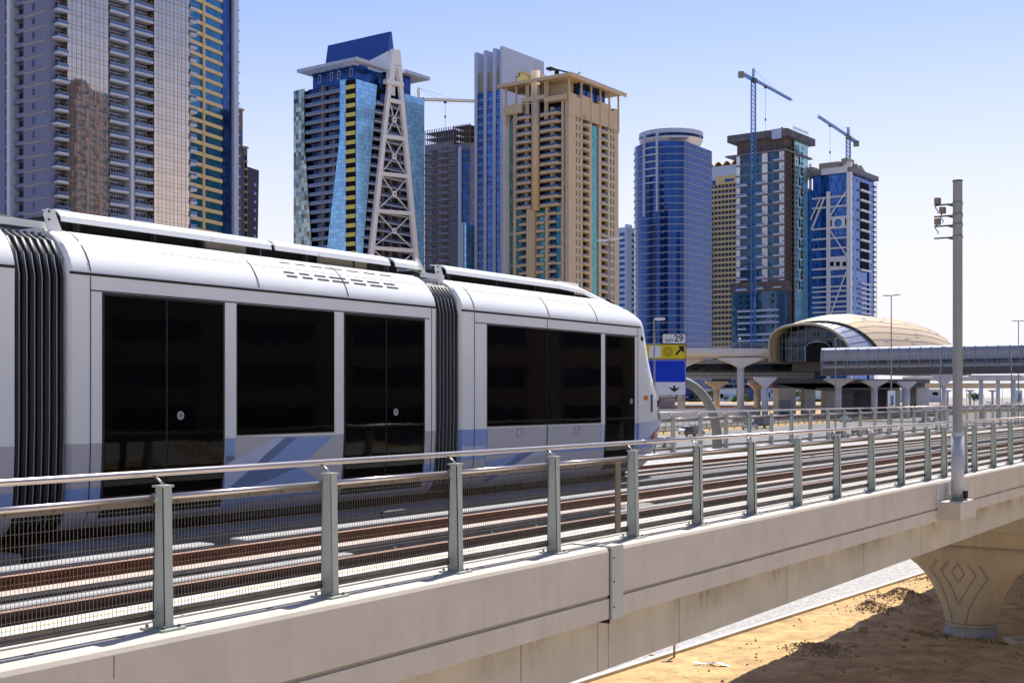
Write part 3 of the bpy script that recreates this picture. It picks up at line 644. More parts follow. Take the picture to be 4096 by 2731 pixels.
# pillars and end strips stand a little proud, seams between panels
side('pillar', 9.86, 10.0, -.462, 1.04, .004, M['twhite']); side('pillar', 11.66, 11.80, -.462, 1.04, .004, M['twhite']); side('pillar', 18.225, 18.335, -.462, 1.04, .004, M['twhite'])
side('pillar', 9.86, 10.0, -1.147, -.464, .004, M['tblue']); side('pillar', 18.225, 18.335, -.80, -.464, .004, M['tlight'])
def seamv(t, z0=-1.25, z1=1.19, w=.007): side('panel_seam', t-w/2, t+w/2, z0, z1, .0075, M['joint'], th=.004)
for t in (8.06, 13.60, 14.60, 16.54, 19.50): seamv(t)
for t, a in ((8.06,1.24),(10.37,1.24),(11.9,1.24),(14.6,1.24),(16.6,1.24),(18.1,1.24)): seamv(t, a, 1.672, .010)
for a, b in ((-3,7.24),(7.82,13.72),(14.29,19.6)):
    side('gutter_seam', a, b, 1.196, 1.222, .006, M['joint'], th=.006); side('cove_seam', a+.25, b, 1.518, 1.523, .002, M['joint'], th=.003)
side('head_seam', 8.06, 13.55, 1.045, 1.056, .006, M['joint'], th=.004); side('head_seam', 14.6, 19.5, 1.045, 1.056, .006, M['joint'], th=.004)
for a, b in ((8.06,8.18),(9.86,11.8),(13.47,13.7),(14.3,18.3)): side('skirt_seam', a, b, -1.15, -1.143, .006, M['joint'], th=.004)
# equipment hatches under the front windows
for a, b in ((14.93,16.52),(16.56,18.20)):
    H = side('equipment_hatch', a, b, -.80, -.455, .008, M['tgrey']); 
    c = (a+b)/2+.05; child(side('latch_plate', c-.09, c+.09, -.60, -.48, .0115, M['joint'], th=.004), H); child(side('latch_cover', c-.085, c+.085, -.595, -.485, .0135, M['tgrey'], th=.003), H)
    o = vb(TR, MB().bar((c+.05,DN-.022,Z0-.53),(c+.05,DN-.012,Z0-.53),.02,n=12), 'latch', M['steel']); o.parent = H; o.location = (0,0,0)
side('hatch_seam', 14.91, 18.22, -.815, -.803, .006, M['joint'], th=.004)
# printed livery (thin film, polygons given in photograph columns and rows of the flank)
def clipz(poly, z, keep_below):
    out = []
    for i in range(len(poly)):
        a, b = poly[i], poly[(i+1)%len(poly)]; ia = (a[1] <= z) if keep_below else (a[1] >= z); ib = (b[1] <= z) if keep_below else (b[1] >= z)
        if ia: out.append(a)
        if ia != ib: u = (z-a[1])/(b[1]-a[1]); out.append((a[0]+u*(b[0]-a[0]), z))
    return out
def livery(name, pts, mtl, off=.005, t0=-99, t1=99):
    P = []
    for x, y in pts: P.append((min(t1, max(t0, tpx(x, DN))), (HY-y)*12.51/(5423-x)))
    mb = MB(); zs = [-1.30,-1.147,-.9,-.66,-.45,2]
    for a, b in zip(zs, zs[1:]):
        q = clipz(clipz(P, a, False), b, True)
        if len(q) >= 3: mb.add([(t, DN+inset(z)-off, Z0+z) for t, z in q], [tuple(range(len(q)))])
    if mb.f: return fixn(vb(TR, mb, name, mtl))
lv = [('livery_stripe',[(897,1745),(1376,1745),(1376,2035),(897,2050)],'tgrey',.004),
 ('livery_stripe',[(897,1858),(1100,1750),(1185,1748),(1023,1855),(985,1890),(897,1965)],'tlight',.0055),
 ('livery_stripe',[(1185,1748),(1332,1746),(1200,1865),(1285,1925),(1300,1960),(1240,2030),(1140,2020),(1060,2000),(890,2040),(890,1965),(985,1890),(1070,1850)],'tblue',.006),
 ('livery_stripe',[(895,1975),(1025,1856),(1060,1820),(1140,1748),(1187,1748),(1072,1850),(1195,1868),(1090,1915),(985,1952),(895,1998)],'tdblue',.007),
 ('livery_stripe',[(1376,1765),(1425,1760),(1425,1900),(1376,1905)],'tgrey',.004)]
for n_, p_, c_, o_ in lv[:4]: livery(n_, p_, M[c_], o_, 9.86, 11.80)
livery('livery_stripe', [(1947,1820),(2420,1800),(2420,1905),(1947,1990)], M['tgrey'], .004, 14.61, 18.33)
livery('livery_stripe', [(1947,1845),(2080,1815),(2000,1880),(1947,1925)], M['tblue'], .0055, 14.61, 18.33)
livery('livery_stripe', [(2080,1815),(2140,1806),(1955,1935),(1900,1960),(1947,1920)], M['tdblue'], .0062, 14.61, 18.33)
livery('livery_stripe', [(2140,1806),(2210,1802),(2100,1845),(1990,1935),(1935,1965),(1960,1930)], M['tlight'], .0068, 14.61, 18.33)
for a, b, c_ in ((14.31,14.90,'tlight'),): side('livery_band', 14.30, b, -.85, -.70, .004, M[c_], th=.003)
# vents in the cove
for x0, wd, y in ((87,65,383),(185,62,393),(278,70,403),(370,102,413),(503,75,430),(605,75,440),(707,70,452)):
    for z, dx in ((1.47,0),(1.425,8)):
        ta = tpx(1080+(x0+dx)/1.547, DN+.1); tb = tpx(1080+(x0+dx+wd)/1.547, DN+.1); o = side('vent_slot', ta, tb, z-.011, z+.011, .003, M['joint'], th=.004)
for x0, wd in ((55,68),(152,65),(247,72),(338,106),(473,76),(577,73),(677,72)):
    side('vent_slot', tpx(1080+x0/1.547, DN+.25), tpx(1080+(x0+wd)/1.547, DN+.25), 1.588, 1.606, .003, M['joint'], th=.004)
# nose details
def nosept(t, z, n=2.9): return (t, DN+inset(z), Z0+z)
vb(TR, MB().bar((19.78,DN-.03,Z0-.02),(19.78,DN+.06,Z0-.02),.045,n=14), 'indicator_lamp', M['orange'])
vb(TR, MB().box(20.02,20.05,DN-.01,DN+.07,Z0-.27,Z0+.04), 'grab_slot', M['dkgrey']); vb(TR, MB().box(19.62,19.70,DN-.008,DN+.02,Z0+.98,Z0+1.05), 'side_camera', M['black'])
# red badge bent on the nose corner
def nosesurf(t, z):
    tf = 20.9+(z+.66)*.5; ts = 19.55; u = max(0, min(1, (t-ts)/(tf-ts))); sn = u**(2.9/2); return DN+inset(z)+.75*(1-(sqrt(max(0,1-sn*sn)))**(2/2.9))
def nosepoly(name, pts, mtl, off=.006, n=6):
    (a,b,c,d) = pts; vs = []; fs = []
    for j in range(n+1):
        for i in range(n+1):
            u, v = i/n, j/n; t = (a[0]*(1-u)+b[0]*u)*(1-v)+(d[0]*(1-u)+c[0]*u)*v; z = (a[1]*(1-u)+b[1]*u)*(1-v)+(d[1]*(1-u)+c[1]*u)*v
            vs.append((t, nosesurf(t,z)-off, Z0+z))
    for j in range(n):
        for i in range(n): k = j*(n+1)+i; fs.append((k,k+1,k+n+2,k+n+1))
    return vb(TR, MB().add(vs, fs), name, mtl)
nosepoly('operator_badge', [(20.06,-.82),(20.42,-.75),(20.42,-.55),(20.06,-.68)], M['red'])
def text(s_, size, mtl, parent, loc, rot, name='lettering', align='CENTER', ext_=.002, bold=0.):
    c = bpy.data.curves.new(name, 'FONT'); c.body = s_; c.size = size; c.align_x = align; c.align_y = 'CENTER'; c.extrude = ext_; c.offset = bold; c.materials.append(mtl)
    o = bpy.data.objects.new(name, c); COL.objects.link(o); bpy.context.view_layer.update()
    me = bpy.data.meshes.new_from_object(o.evaluated_get(bpy.context.evaluated_depsgraph_get())); bpy.data.objects.remove(o); me.materials.clear(); me.materials.append(mtl)
    o = bpy.data.objects.new(name, me); COL.objects.link(o); o.parent = parent; o.location = loc; o.rotation_euler = rot; return o
off = OFF[TR.name]
text('RTA', .12, M['white'], TR, (20.24+off.x, nosesurf(20.24,-.70)-.03+off.y, Z0-.70+off.z), (radians(90),radians(-22),radians(10)))
nosepoly('livery_stripe', [(19.56,-.80),(20.75,-.52),(20.80,-.40),(19.56,-.47)], M['tlight'], .004)
nosepoly('livery_stripe', [(19.60,-.95),(20.5,-.60),(20.85,-.30),(20.3,-.62)], M['tgrey'], .0055)
vb(TR, MB().tube([(19.3,10.9,Z0+1.66),(19.75,10.95,Z0+1.56),(20.15,11.1,Z0+1.30)], .05, 8), 'windscreen_edge', M['tglass'])
# roof fairings, brackets, equipment
def fair(t0, t1, z0=0, z1=0, near=True):
    sec = [(d, z-.04) for d, z in [(10.80,1.80),(10.815,1.86),(10.86,1.905),(10.93,1.93),(11.12,1.945),(11.12,1.93),(10.93,1.912),(10.875,1.89),(10.832,1.85),(10.818,1.80)]]
    if not near: sec = [(23.4-d, z) for d, z in sec]
    r = [[(t, d, Z0+z+dz) for d, z in sec] for t, dz in ((t0,z0),(t1,z1))]
    fixn(vb(TR, MB().loft(r, True, 0, False, True), 'roof_fairing', M['twhite']))
for nr in (True, False):
    for a, b in ((-2.8,6.9),(8.03,10.03),(10.045,10.98),(11.05,11.81),(11.83,13.22),(13.34,13.9),(14.5,15.9),(15.915,17.55)): fair(a, b, near=nr)
    fair(17.56, 18.3, 0, -.03, nr); fair(18.31, 19.5, -.03, -.25, nr)
for a, b, d0, d1, z in ((10.05,10.7,10.93,10.99,1.84),(11.95,12.9,10.93,10.99,1.85)):
    vb(TR, MB().bbox(a, b, d0, d1, Z0+1.68, Z0+z, .02), 'roof_equipment', M['roofeq'])
for a, b in ((-2.9,7.0),(8.1,13.6),(14.6,19.1)): vb(TR, MB().box(a, b, 11.0, 12.4, Z0+1.66, Z0+(1.85 if b < 19 else 1.73)), 'dark_gap_fill', M['black'])  # black fill added to darken the gap under the fairings
vb(TR, MB().box(14.6, 18.2, 11.0, 12.4, Z0+1.731, Z0+1.85), 'dark_gap_fill', M['black'])
for t in (8.3,9.3,10.0,10.9,11.7,12.6,13.3,14.7,15.9,17.0,18.2):
    vb(TR, MB().box(t,t+.03,10.92,11.1,Z0+1.67,Z0+1.86), 'fairing_bracket', M['dkgrey'])
def endplate(t, sg):
    p = [(t-.02,1.66),(t+sg*.10,1.66),(t+sg*.12,1.74),(t+sg*.02,1.96),(t-sg*.06,1.98),(t-sg*.10,1.92)]
    mb = MB().prism([(a,Z0+b-.12) for a,b in p], 1, 10.74, 10.76); P_ = fixn(vb(TR, mb, 'coupling_plate', M['twhite']))
    mb = MB()
    for a, b in ((t-sg*.05,1.95),(t-sg*.05,1.87),(t+sg*.02,1.7)): mb.bar((a,10.73,Z0+b-.12),(a,10.74,Z0+b-.12),.012,n=8)
    vb(TR, mb, 'plate_bolts', M['dkgrey'])
endplate(7.88, 1); endplate(14.24, 1)
vb(TR, MB().prism([(13.70,Z0+1.90),(13.76,Z0+1.90),(13.98,Z0+1.66),(13.90,Z0+1.66)], 1, 10.74, 10.76), 'fairing_end', M['twhite'])
for a, b in ((7.1,7.95),(13.9,14.42)):
    vb(TR, MB().box(a,b,10.80,10.83,Z0+1.66,Z0+1.73), 'coupling_beam', M['twhite']); vb(TR, MB().box(a,b,12.5,12.54,Z0+1.66,Z0+1.73), 'coupling_beam', M['twhite'])
    vb(TR, MB().tube([(a-.05,11.2,Z0+1.72),((a+b)/2,11.2,Z0+1.78),(b+.1,11.2,Z0+1.74)], .04, 8), 'roof_cable', M['black'])
vb(TR, MB().box(17.9,18.5,11.0,12.4,Z0+1.86,Z0+1.92), 'roof_unit', M['twhite']); vb(TR, MB().prism([(18.75,Z0+1.68),(19.2,Z0+1.60),(19.05,Z0+1.78),(18.95,Z0+1.86),(18.87,Z0+1.78)], 1, 11.4, 11.6), 'antenna_fin', M['dkgrey'])
# bellows
path = [(10.62,-1.30),(10.53,-1.2),(10.50,-.9),(10.48,-.3),(10.48,.6),(10.48,1.15),(10.53,1.36),(10.64,1.50),(10.85,1.585),(11.2,1.60),(12.2,1.60),(12.55,1.585),(12.76,1.5),(12.87,1.36),(12.92,1.15),(12.92,-.9),(12.8,-1.3)]
for a, b in ((7.24,7.82),(13.72,14.29)):
    n = 7
    vb(TR, MB().box(a-.02,b+.02,10.62,12.8,Z0-1.28,Z0+1.5), 'bellows_core', M['black'])
    for i in range(n):
        t = a+(b-a)*(i+.5)/n; vb(TR, MB().tube([(t,d,Z0+z) for d,z in path], .036, 10), 'bellows_fold', M['bellow'])
        vb(TR, MB().tube([(t+.01,d-.034 if d < 11 else d, Z0+z+(.034 if 10.8 < d < 12.6 else 0)) for d,z in path[:12]], .007, 6), 'bellows_rib', M['rib'])
# underframe, bogies
for a, b in ((-3,7.2),(7.9,13.6),(14.4,19.6)): vb(TR, MB().box(a,b,10.7,12.7,Z0-1.40,Z0-1.28), 'underframe', M['black'])
for t in (5.2, 10.9, 17.2):
    B = vb(TR, MB().box(t-.95,t+.95,10.66,10.74,Z0-1.40,Z0-1.12).box(t-.95,t+.95,12.66,12.74,Z0-1.40,Z0-1.12), 'bogie', M['dkgrey'])
    for dt in (-.65,.65):
        for d in (10.95, 12.43): o = vb(TR, MB().bar((t+dt,d-.06,Z0-1.447+.30),(t+dt,d+.06,Z0-1.447+.30),.295,n=24), 'wheel', M['dkgrey']); o.parent = B; o.location = (0,0,0)
# ---------------------------------------------------------------- towers
class Tower:
    """rectangular plan: x runs along the right face, y along the left face, both away from the near corner"""
    def __init__(s, name, label, xc, Zc, adeg, cat='tower', group=None):
        s.a = radians(adeg); s.Z = Zc; s.X = xat(xc, Zc); s.g = ground_h(Zc)
        s.root = thing(name, label, cat, (s.X, Zc, s.g), pi/2-s.a, group)
    def R(s, x):
        k = (x-CX)/F; return (k*s.Z-s.X)/(sin(s.a)-k*cos(s.a))
    def L(s, x):
        k = (x-CX)/F; return (k*s.Z-s.X)/(-cos(s.a)-k*sin(s.a))
    def z(s, y, f='C', x=None, sv_=None):
        Z = s.Z
        if f == 'R': Z += (s.R(x) if sv_ is None else sv_)*cos(s.a)
        if f == 'L': Z += (s.L(x) if sv_ is None else sv_)*sin(s.a)
        return zat(y, Z)-s.g
    def fb(s, mb, f, s0, s1, z0, z1, o0, o1, mi=0):
        if f == 'R': return mb.box(s0, s1, -o1, -o0, z0, z1, mi)
        return mb.box(-o1, -o0, s0, s1, z0, z1, mi)
    def part(s, mb, name, m, **k): return mb.build(name, m, s.root, **k)
    def place(s, f, u, z, o=0): return (u, -o, z) if f == 'R' else (-o, u, z)
    def poly(s, f, pts, o0, o1, name, m, **k):       # pts (s,z) polygon on a face, given thickness
        mb = MB()
        if f == 'R': mb.prism(pts, 1, -o1, -o0)
        else: mb.prism(pts, 0, -o1, -o0)
        return fixn(mb.build(name, m, s.root, **k))
    def mirr(s, f, me_fn): return me_fn
def fmesh(f, name, mats, boxes):
    """shared mesh for a repeated facade piece: boxes (s0,s1,z0,z1,o0,o1,mi) in face coordinates"""
    mb = MB()
    for s0,s1,z0,z1,o0,o1,mi in boxes:
        if f == 'R': mb.box(s0,s1,-o1,-o0,z0,z1,mi)
        else: mb.box(-o1,-o0,s0,s1,z0,z1,mi)
    return mb.mesh(name, mats)
def balcony_boxes(w, dep, hp=1.0, th=.25, glass=True, posts=True, wall=0):
    b = [(0,w,0,th,.0,dep,0)]
    if wall: b += [(0,w,th,wall,dep-.12,dep,0),(0,.12,th,wall,0,dep-.13,0),(w-.12,w,th,wall,0,dep-.13,0)]
    if glass:
        z0 = max(th, wall)
        b += [(.05,w-.05,z0,hp+.25,dep-.07,dep-.04,1),(0,w,hp+.25,hp+.30,dep-.10,dep-.02,2),(.02,.05,z0,hp+.25,.02,dep-.1,1),(w-.05,w-.02,z0,hp+.25,.02,dep-.1,1)]
    return b
def winboxes(w, h, frame=.10, split=1):
    b = [(0,w,0,h,-.10,-.04,1),(0,w,0,frame,-.03,.03,0),(0,w,h-frame,h,-.03,.03,0),(0,frame,frame,h-frame,-.03,.03,0),(w-frame,w,frame,h-frame,-.03,.03,0)]
    for i in range(split): x = w*(i+1)/(split+1); b.append((x-frame/2,x+frame/2,frame,h-frame,-.03,.02,0))
    return b

# ---- A: lavender residential tower with two mirror glass bays (left edge of the picture)
T = Tower('residential_tower', 'lavender grey apartment tower with balconies and two tall mirror glass bays', 198, 290, 36)
P = 3.30; RW = T.R(775); LW = 46; TOP = 128
z1 = lambda k: T.z(1586)*0+30+P*k
base = T.z(193, 'R', 343) % P
fl = [base+P*k for k in range(int(34/P), int(TOP/P))]
core = MB(); core.box(1.6, RW-1.6, 1.6, LW, 0, TOP)
T.part(core, 'core', M['lav'])
T.part(T.fb(T.fb(MB(),'R', 0, RW, 0, fl[0], -1.5, 0), 'L', 0, LW, 0, fl[0], -1.5, 0), 'podium', M['lav'])
wall = MB()
for a, b in ((0, T.R(212)),): T.fb(wall, 'R', a, b, fl[0], TOP, -1.6, 0)
T.part(wall, 'corner_wall', M['lav'])
for a, b in ((260,424),(607,748)):
    a, b = T.R(a), T.R(b); T.part(T.fb(MB(),'R', a, b, fl[0], TOP, -1.4, .9), 'mirror_bay', M['g_mirror'], label='tall bay of champagne mirror glass')
    vm = MB(); n = 9
    for i in range(n+1):
        u = a+(b-a)*i/n; T.fb(vm,'R', u-.035, u+.035, fl[0], TOP, .9, .95)
    for z in fl:
        T.fb(vm,'R', a, b, z-.04, z+.04, .9, .95); T.fb(vm,'R', a, b, z+1.06, z+1.13, .9, .95)
    T.part(vm, 'mullions', mat('olive_mullion', (.17,.18,.10), .5), kind='stuff')
for a, b in ((510,524),): T.part(T.fb(MB(),'R', T.R(a), T.R(b), 0, TOP, -1.5, 1.3), 'facade_column', M['wcl'])
wn = fmesh('R', 'balcony_door', [M['white'], M['g_win']], winboxes(1.7, 2.2, .09, 1))
wn2 = fmesh('R', 'window', [M['white'], M['g_win']], winboxes(1.2, 1.5, .09, 0))
for a, b, dep, bx in ((216,259,1.6,0),(425,509,1.2,.3),(525,606,1.2,.3),(749,774,1.4,0)):
    a, b = T.R(a), T.R(b); w_ = b-a-2*bx
    me = fmesh('R', 'balcony', [M['wcl'], M['bal'], M['wcl']], balcony_boxes(w_, dep+1.5, 1.0, .55)+[(0,w_,2.75,3.0,-1.4,dep*.2,0)])
    rep('balcony', me, T.root, [T.place('R', a+bx, z, -1.5) for z in fl])
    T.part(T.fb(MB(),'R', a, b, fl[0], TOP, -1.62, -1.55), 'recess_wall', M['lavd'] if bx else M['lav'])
    if bx:
        rep('balcony_door', wn, T.root, [T.place('R', a+.6, z+.56, -1.45) for z in fl]); rep('balcony_door', wn, T.root, [T.place('R', a+3.0, z+.56, -1.45) for z in fl]); rep('window', wn2, T.root, [T.place('R', a+5.3, z+1.0, -1.45) for z in fl])
    else: rep('balcony_door', wn, T.root, [T.place('R', a+.3, z+.56, -1.45) for z in fl])
corn = fmesh('R', 'balcony_cornice', [M['wcl']], [(-.5,T.R(262)-T.R(216)+.0,.1,.55,-.2,2.0,0)])
rep('balcony_cornice', corn, T.root, [T.place('R', T.R(214), z, 0) for z in fl[1::3]])
# left face
cols = [(T.L(198), T.L(94), 'wall'), (T.L(94), T.L(55), 'rec'), (T.L(40), T.L(20), 'rec2'), (T.L(20), LW, 'wall')]
lw = MB(); T.fb(lw,'L', 0.01, T.L(94), fl[0], TOP, -1.5, -.001); T.fb(lw,'L', T.L(20), LW, fl[0], TOP, -1.5, -.001)
T.part(lw, 'flank_wall', M['lav'])
T.part(T.fb(MB(),'L', T.L(54), T.L(40), 0, TOP, -1.5, .9), 'facade_column', M['wcl'])
a, b = T.L(94), T.L(55); me = fmesh('L', 'loggia', [M['lav'], M['bal'], M['g_win']], [(0,b-a,0,.9,-1.4,0,0),(.3,b-a-.3,.9,2.8,-1.4,-1.3,2)])
rep('loggia', me, T.root, [T.place('L', a, z) for z in fl])
a, b = T.L(40), T.L(20); me = fmesh('L', 'loggia', [M['lav'], M['bal'], M['g_win']], [(0,b-a,0,.7,-1.4,0,0),(.3,b-a-.3,.7,2.8,-1.4,-1.3,2)])
rep('loggia', me, T.root, [T.place('L', a, z) for z in fl])
me = fmesh('L', 'small_window', [M['lavd'], M['g_win']], [(0,1.1,0,1.45,.0,.03,0),(.1,1.0,.1,1.35,.03,.05,1)])
rep('small_window', me, T.root, [T.place('L', T.L(139), z+1.1) for z in fl])
me = fmesh('L', 'string_course', [M['roofeq']], [(0,T.L(94)-1.2,-.12,.12,0,.07,0)]); rep('string_course', me, T.root, [T.place('L', 1.2, z) for z in fl])

# ---- B: gold banded office tower
T = Tower('office_tower', 'teal glass office tower with gold horizontal bands, behind the lavender apartments', 770, 420, 21.6)
TOP = 180; b0, b1 = T.R(770), T.R(887); P = 3.66; base = T.z(208, 'R', 848) % P
fl = [base+P*k for k in range(int(50/P), int(TOP/P))]
T.part(MB().box(.3, T.R(925), .3, 26, 0, TOP), 'core', M['g_teal'])
T.part(T.fb(MB(),'R', -3, b1, 0, TOP, -.3, 0), 'teal_glazing', M['g_teal'])
me = fmesh('R', 'gold_band', [M['gold']], [(-4, b1, 0, 1.22, .0, .35, 0)]); rep('gold_band', me, T.root, [(0,0,z) for z in fl])
T.part(T.fb(MB(),'R', T.R(808), T.R(815), 0, TOP, 0, .6), 'gold_pier', M['gold'])
T.part(T.fb(MB(),'R', b1, T.R(925), 0, TOP, -.3, .15), 'blue_glazing', M['g_blue'])
T.part(T.fb(MB(),'R', T.R(925), T.R(943), 0, TOP, -3, 1.2), 'corner_pier', M['wcl'])
me = fmesh('R', 'fin_bay', [M['wcl'], M['g_sky']], [(0, T.R(953)-T.R(943), 0, .35, -6, .9, 0), (0, T.R(952)-T.R(943), .35, 3.66, -6, .3, 1)]); rep('fin_bay', me, T.root, [T.place('R', T.R(943), z) for z in fl])
# ---- C, D: two narrow towers behind
T = Tower('brown_tower', 'narrow brown stepped stone tower behind the gold banded office tower', 953, 560, 30)
h = T.z(440); T.part(MB().box(-2, T.R(971), 0, 22, 0, h), 'shaft', M['brown']); h2 = T.z(588); T.part(MB().box(T.R(971)+.01, T.R(985), -.6, 20, 0, h2), 'side_shaft', M['brown'])
T.part(MB().box(-2.3, T.R(973), -.6, 22.5, h, h+.9), 'cornice', M['tan']); T.part(MB().box(T.R(970), T.R(987), -1.2, 20, h2, h2+.8), 'cornice', M['tan'])
P = 3.4; fl = [40+P*k for k in range(int((h-46)/P))]
me = fmesh('R', 'window_strip', [M['g_blue'], M['brown']], [(0, T.R(966)-T.R(957), .5, 2.9, .02, .06, 0)]); rep('window', me, T.root, [T.place('R', T.R(957), z) for z in fl])
me = fmesh('R', 'niche', [M['dark'], M['tan']], [(.2, T.R(983)-T.R(974), .8, 2.9, .62, .66, 0), (0, T.R(984)-T.R(973), 0, .7, .6, 1.0, 1)]); rep('balcony', me, T.root, [T.place('R', T.R(973), z) for z in fl if z < h2-4])
T = Tower('dark_tower', 'dark slanting tower with a column of small white windows behind the brown one', 975, 640, 34)
h = T.z(662); RW = T.R(1036); RB = T.R(1020); d_ = mat('dark_facade', (.06,.055,.075), .5, var=.2, scale=.3)
mb = MB(); mb.add([(0,0,0),(RB,0,0),(RB,22,0),(0,22,0),(0,0,h),(RW,0,T.z(682,'R',1036)),(RW,22,h-2),(0,22,h)], [(0,3,2,1),(4,5,6,7),(0,1,5,4),(1,2,6,5),(2,3,7,6),(3,0,4,7)]); T.part(mb, 'shaft', d_)
me = fmesh('R', 'window', [M['wcl']], [(0,1.5,0,1.5,.05,.09,0)]); rep('window', me, T.root, [T.place('R', T.R(1017)-(h-z)*.012, z) for z in [T.z(745,'R',1017)-4.4*k for k in range(12)]])
me = fmesh('R', 'facade_rib', [M['dkgrey']], [(0,RB-.5,0,.5,.0,.12,0)]); rep('facade_rib', me, T.root, [T.place('R', 0, 40+3.6*k) for k in range(int((h-50)/3.6))])

# ---- E: blue tower with white A-shaped frame
T = Tower('pyramid_tower', 'blue glass tower with a white A-shaped truss frame and winged blue crown', 1421.7, 478, 36)
RW = T.R(1694); LW = T.L(1178); H = T.z(317); P = 3.5
fl = [H-P*k for k in range(1, 31)]
zl = fl[-1]
T.part(MB().box(1.6, RW-.2, 1.6, LW-.2, 0, H-.3), 'core', M['dark'])
# left face
x_l = lambda y: 1221 + max(0, (y-420))*.05; x_r = lambda y: 1363-max(0,(y-520))*.11
def zz(f, x, y): return ((T.R(x) if f == 'R' else T.L(x)), T.z(y, f, x))
a, b = T.L(1363), T.L(1221)
slab = fmesh('L', 'loggia_slab', [mat('loggia_slab_render', (.34,.35,.43), .7), M['bal']], [(a, b, -.12, .16, -1.5, .25, 0), (a, b, .22, 1.15, .10, .14, 1)]); rep('loggia_slab', slab, T.root, [(0,0,z) for z in fl])
T.part(T.fb(MB(),'L', a, b, zl, H, -1.58, -1.5), 'loggia_glass', M['g_navy'])
T.part(T.fb(MB(),'L', T.L(1292), T.L(1287), zl, H, -1.5, .15), 'party_wall', M['cgrey']); T.part(T.fb(MB(),'L', T.L(1336), T.L(1332), zl, T.z(560,'L',1334), -1.5, .15), 'party_wall', M['cgrey'])
dw = fmesh('L', 'loggia_door', [M['midgrey'], M['g_win']], winboxes(3.0, 2.5, .09, 2)); rep('loggia_door', dw, T.root, [T.place('L', T.L(1286), z+.23, -1.4) for z in fl]); rep('loggia_door', dw, T.root, [T.place('L', T.L(1330), z+.23, -1.4) for z in fl])
ptsL = lambda pr: [zz('L', x, y) for x, y in pr]
T.poly('L', ptsL([(1363,322),(1386,319),(1386,1200),(1290,1200),(1313,985),(1345,700),(1363,540)]), .3, .5, 'sky_glass', M['g_sky'])
bm_ = fmesh('L', 'gold_panel', [M['yel'], M['dark']], [(T.L(1421), T.L(1386), 0, 1.55, .0, .42, 0), (T.L(1421), T.L(1386), 1.55, P, 0, .40, 1)]); rep('gold_panel', bm_, T.root, [(0,0,z) for z in fl])
T.poly('L', ptsL([(1178,366),(1221,356),(1221,560),(1250,985),(1262,1200),(1178,1200)]), .3, .5, 'end_glass', glassmat('broken_reflecting_glass', (.30,.36,.36), (1.5,1.5,1.75), .05, (.04,.06,.06), wav=.10, pv=.75))
# right face glass wings
T.poly('R', [zz('R',x,y) for x,y in [(1422,318),(1505,342),(1448,1010),(1443,1200),(1422,1200)]], .05, .45, 'sky_glass', M['g_sky'])
T.poly('R', [zz('R',x,y) for x,y in [(1614,376),(1694,398),(1694,1200),(1668,1200),(1662,1010)]], .05, .45, 'sky_glass', M['g_sky'])
def xl(y): return 1562-(y-200)*.108      # axis of the left leg
def xr(y): return 1578+(y-200)*.090
T.part(T.fb(MB(),'R', .5, RW-.5, zl, T.z(380,'R',1560), -1.58, -1.5), 'inner_glazing', M['g_navy'])
for i, z in enumerate(fl[1:]):
    # slab between the wings, its ends follow the slanting glass
    yy = HY-(z+T.g-HC)*F/(T.Z+T.R(1560)*cos(T.a)); a = T.R(1505-(yy-342)*.085+2); b = T.R(1614+(yy-376)*.075-2); st = -.9 if i % 2 else .1
    T.part(T.fb(T.fb(MB(),'R', a+st, b+.3, z-.2, z+.15, -1.5, .8), 'R', a+.2, b-.2, z+.15, z+1.1, .62, .66, 1), 'balcony', [M['wcl'], M['bal']])
mb = MB()
for x in (1562, 1598, 1530): T.fb(mb, 'R', T.R(x), T.R(x)+.3, zl, T.z(460,'R',x), -1.4, .3)
T.part(mb, 'party_wall', M['cgrey'])
dw = fmesh('R', 'loggia_door', [M['midgrey'], M['g_win']], winboxes(3.2, 2.5, .09, 1)); 
for x in (1538, 1572, 1606): rep('loggia_door', dw, T.root, [T.place('R', T.R(x), z+.2, -1.4) for z in fl[6:]])
def leg(xs, w0, w1, nm='frame_leg'):
    q = [zz('R', xs(200)-w0, 200), zz('R', xs(200)+w0, 200), zz('R', xs(1210)+w1, 1210), zz('R', xs(1210)-w1, 1210)]
    T.poly('R', q, .7, 1.9, nm, M['cream'])
leg(xl, 6.5, 9.5); leg(xr, 6.5, 9)
T.poly('R', [zz('R',x,y) for x,y in [(1556,200),(1582,206),(1589,270),(1545,262)]], .5, 2.5, 'frame_apex', M['cream'])
T.poly('R', [zz('R',x,y) for x,y in [(1545,262),(1589,272),(1593,330),(1583,330),(1573,280),(1566,276),(1555,330),(1538,330)]], .5, 2.45, 'frame_apex', M['cream'])
T.poly('R', [zz('R',x,y) for x,y in [(1530,320),(1596,335),(1597,352),(1527,337)]], .5, 2.5, 'frame_beam', M['cream'])
ys = [400, 545, 694, 842, 990, 1135]
for y in ys:
    a, b = xl(y), xr(y); m_ = T.poly('R', [zz('R',x,yy) for x,yy in [(a,y-5),(b,y+7),(b,y+22),(a,y+10)]], .6, 2.2, 'frame_beam', M['cream'])
for y0, y1 in zip(ys, ys[1:]):
    ym = (y0+y1)/2+9; xm = 1567; c = zz('R', xm, ym)
    for xx, yy in ((xl(y0)+10,y0+12),(xr(y0)-8,y0+26),(xl(y1)+12,y1-6),(xr(y1)-10,y1+4)):
        e = zz('R', xx, yy); T.part(MB().bar((c[0],-1.2,c[1]), (e[0],-1.2,e[1]), .26, n=8), 'brace', M['cream'])
    T.part(MB().bar((c[0],-1.6,c[1]),(c[0],-.8,c[1]),1.15,n=20), 'brace_node', M['cream']); T.part(MB().bar((c[0],-1.66,c[1]),(c[0],-1.61,c[1]),.42,n=16), 'node_hub', M['dkgrey'])
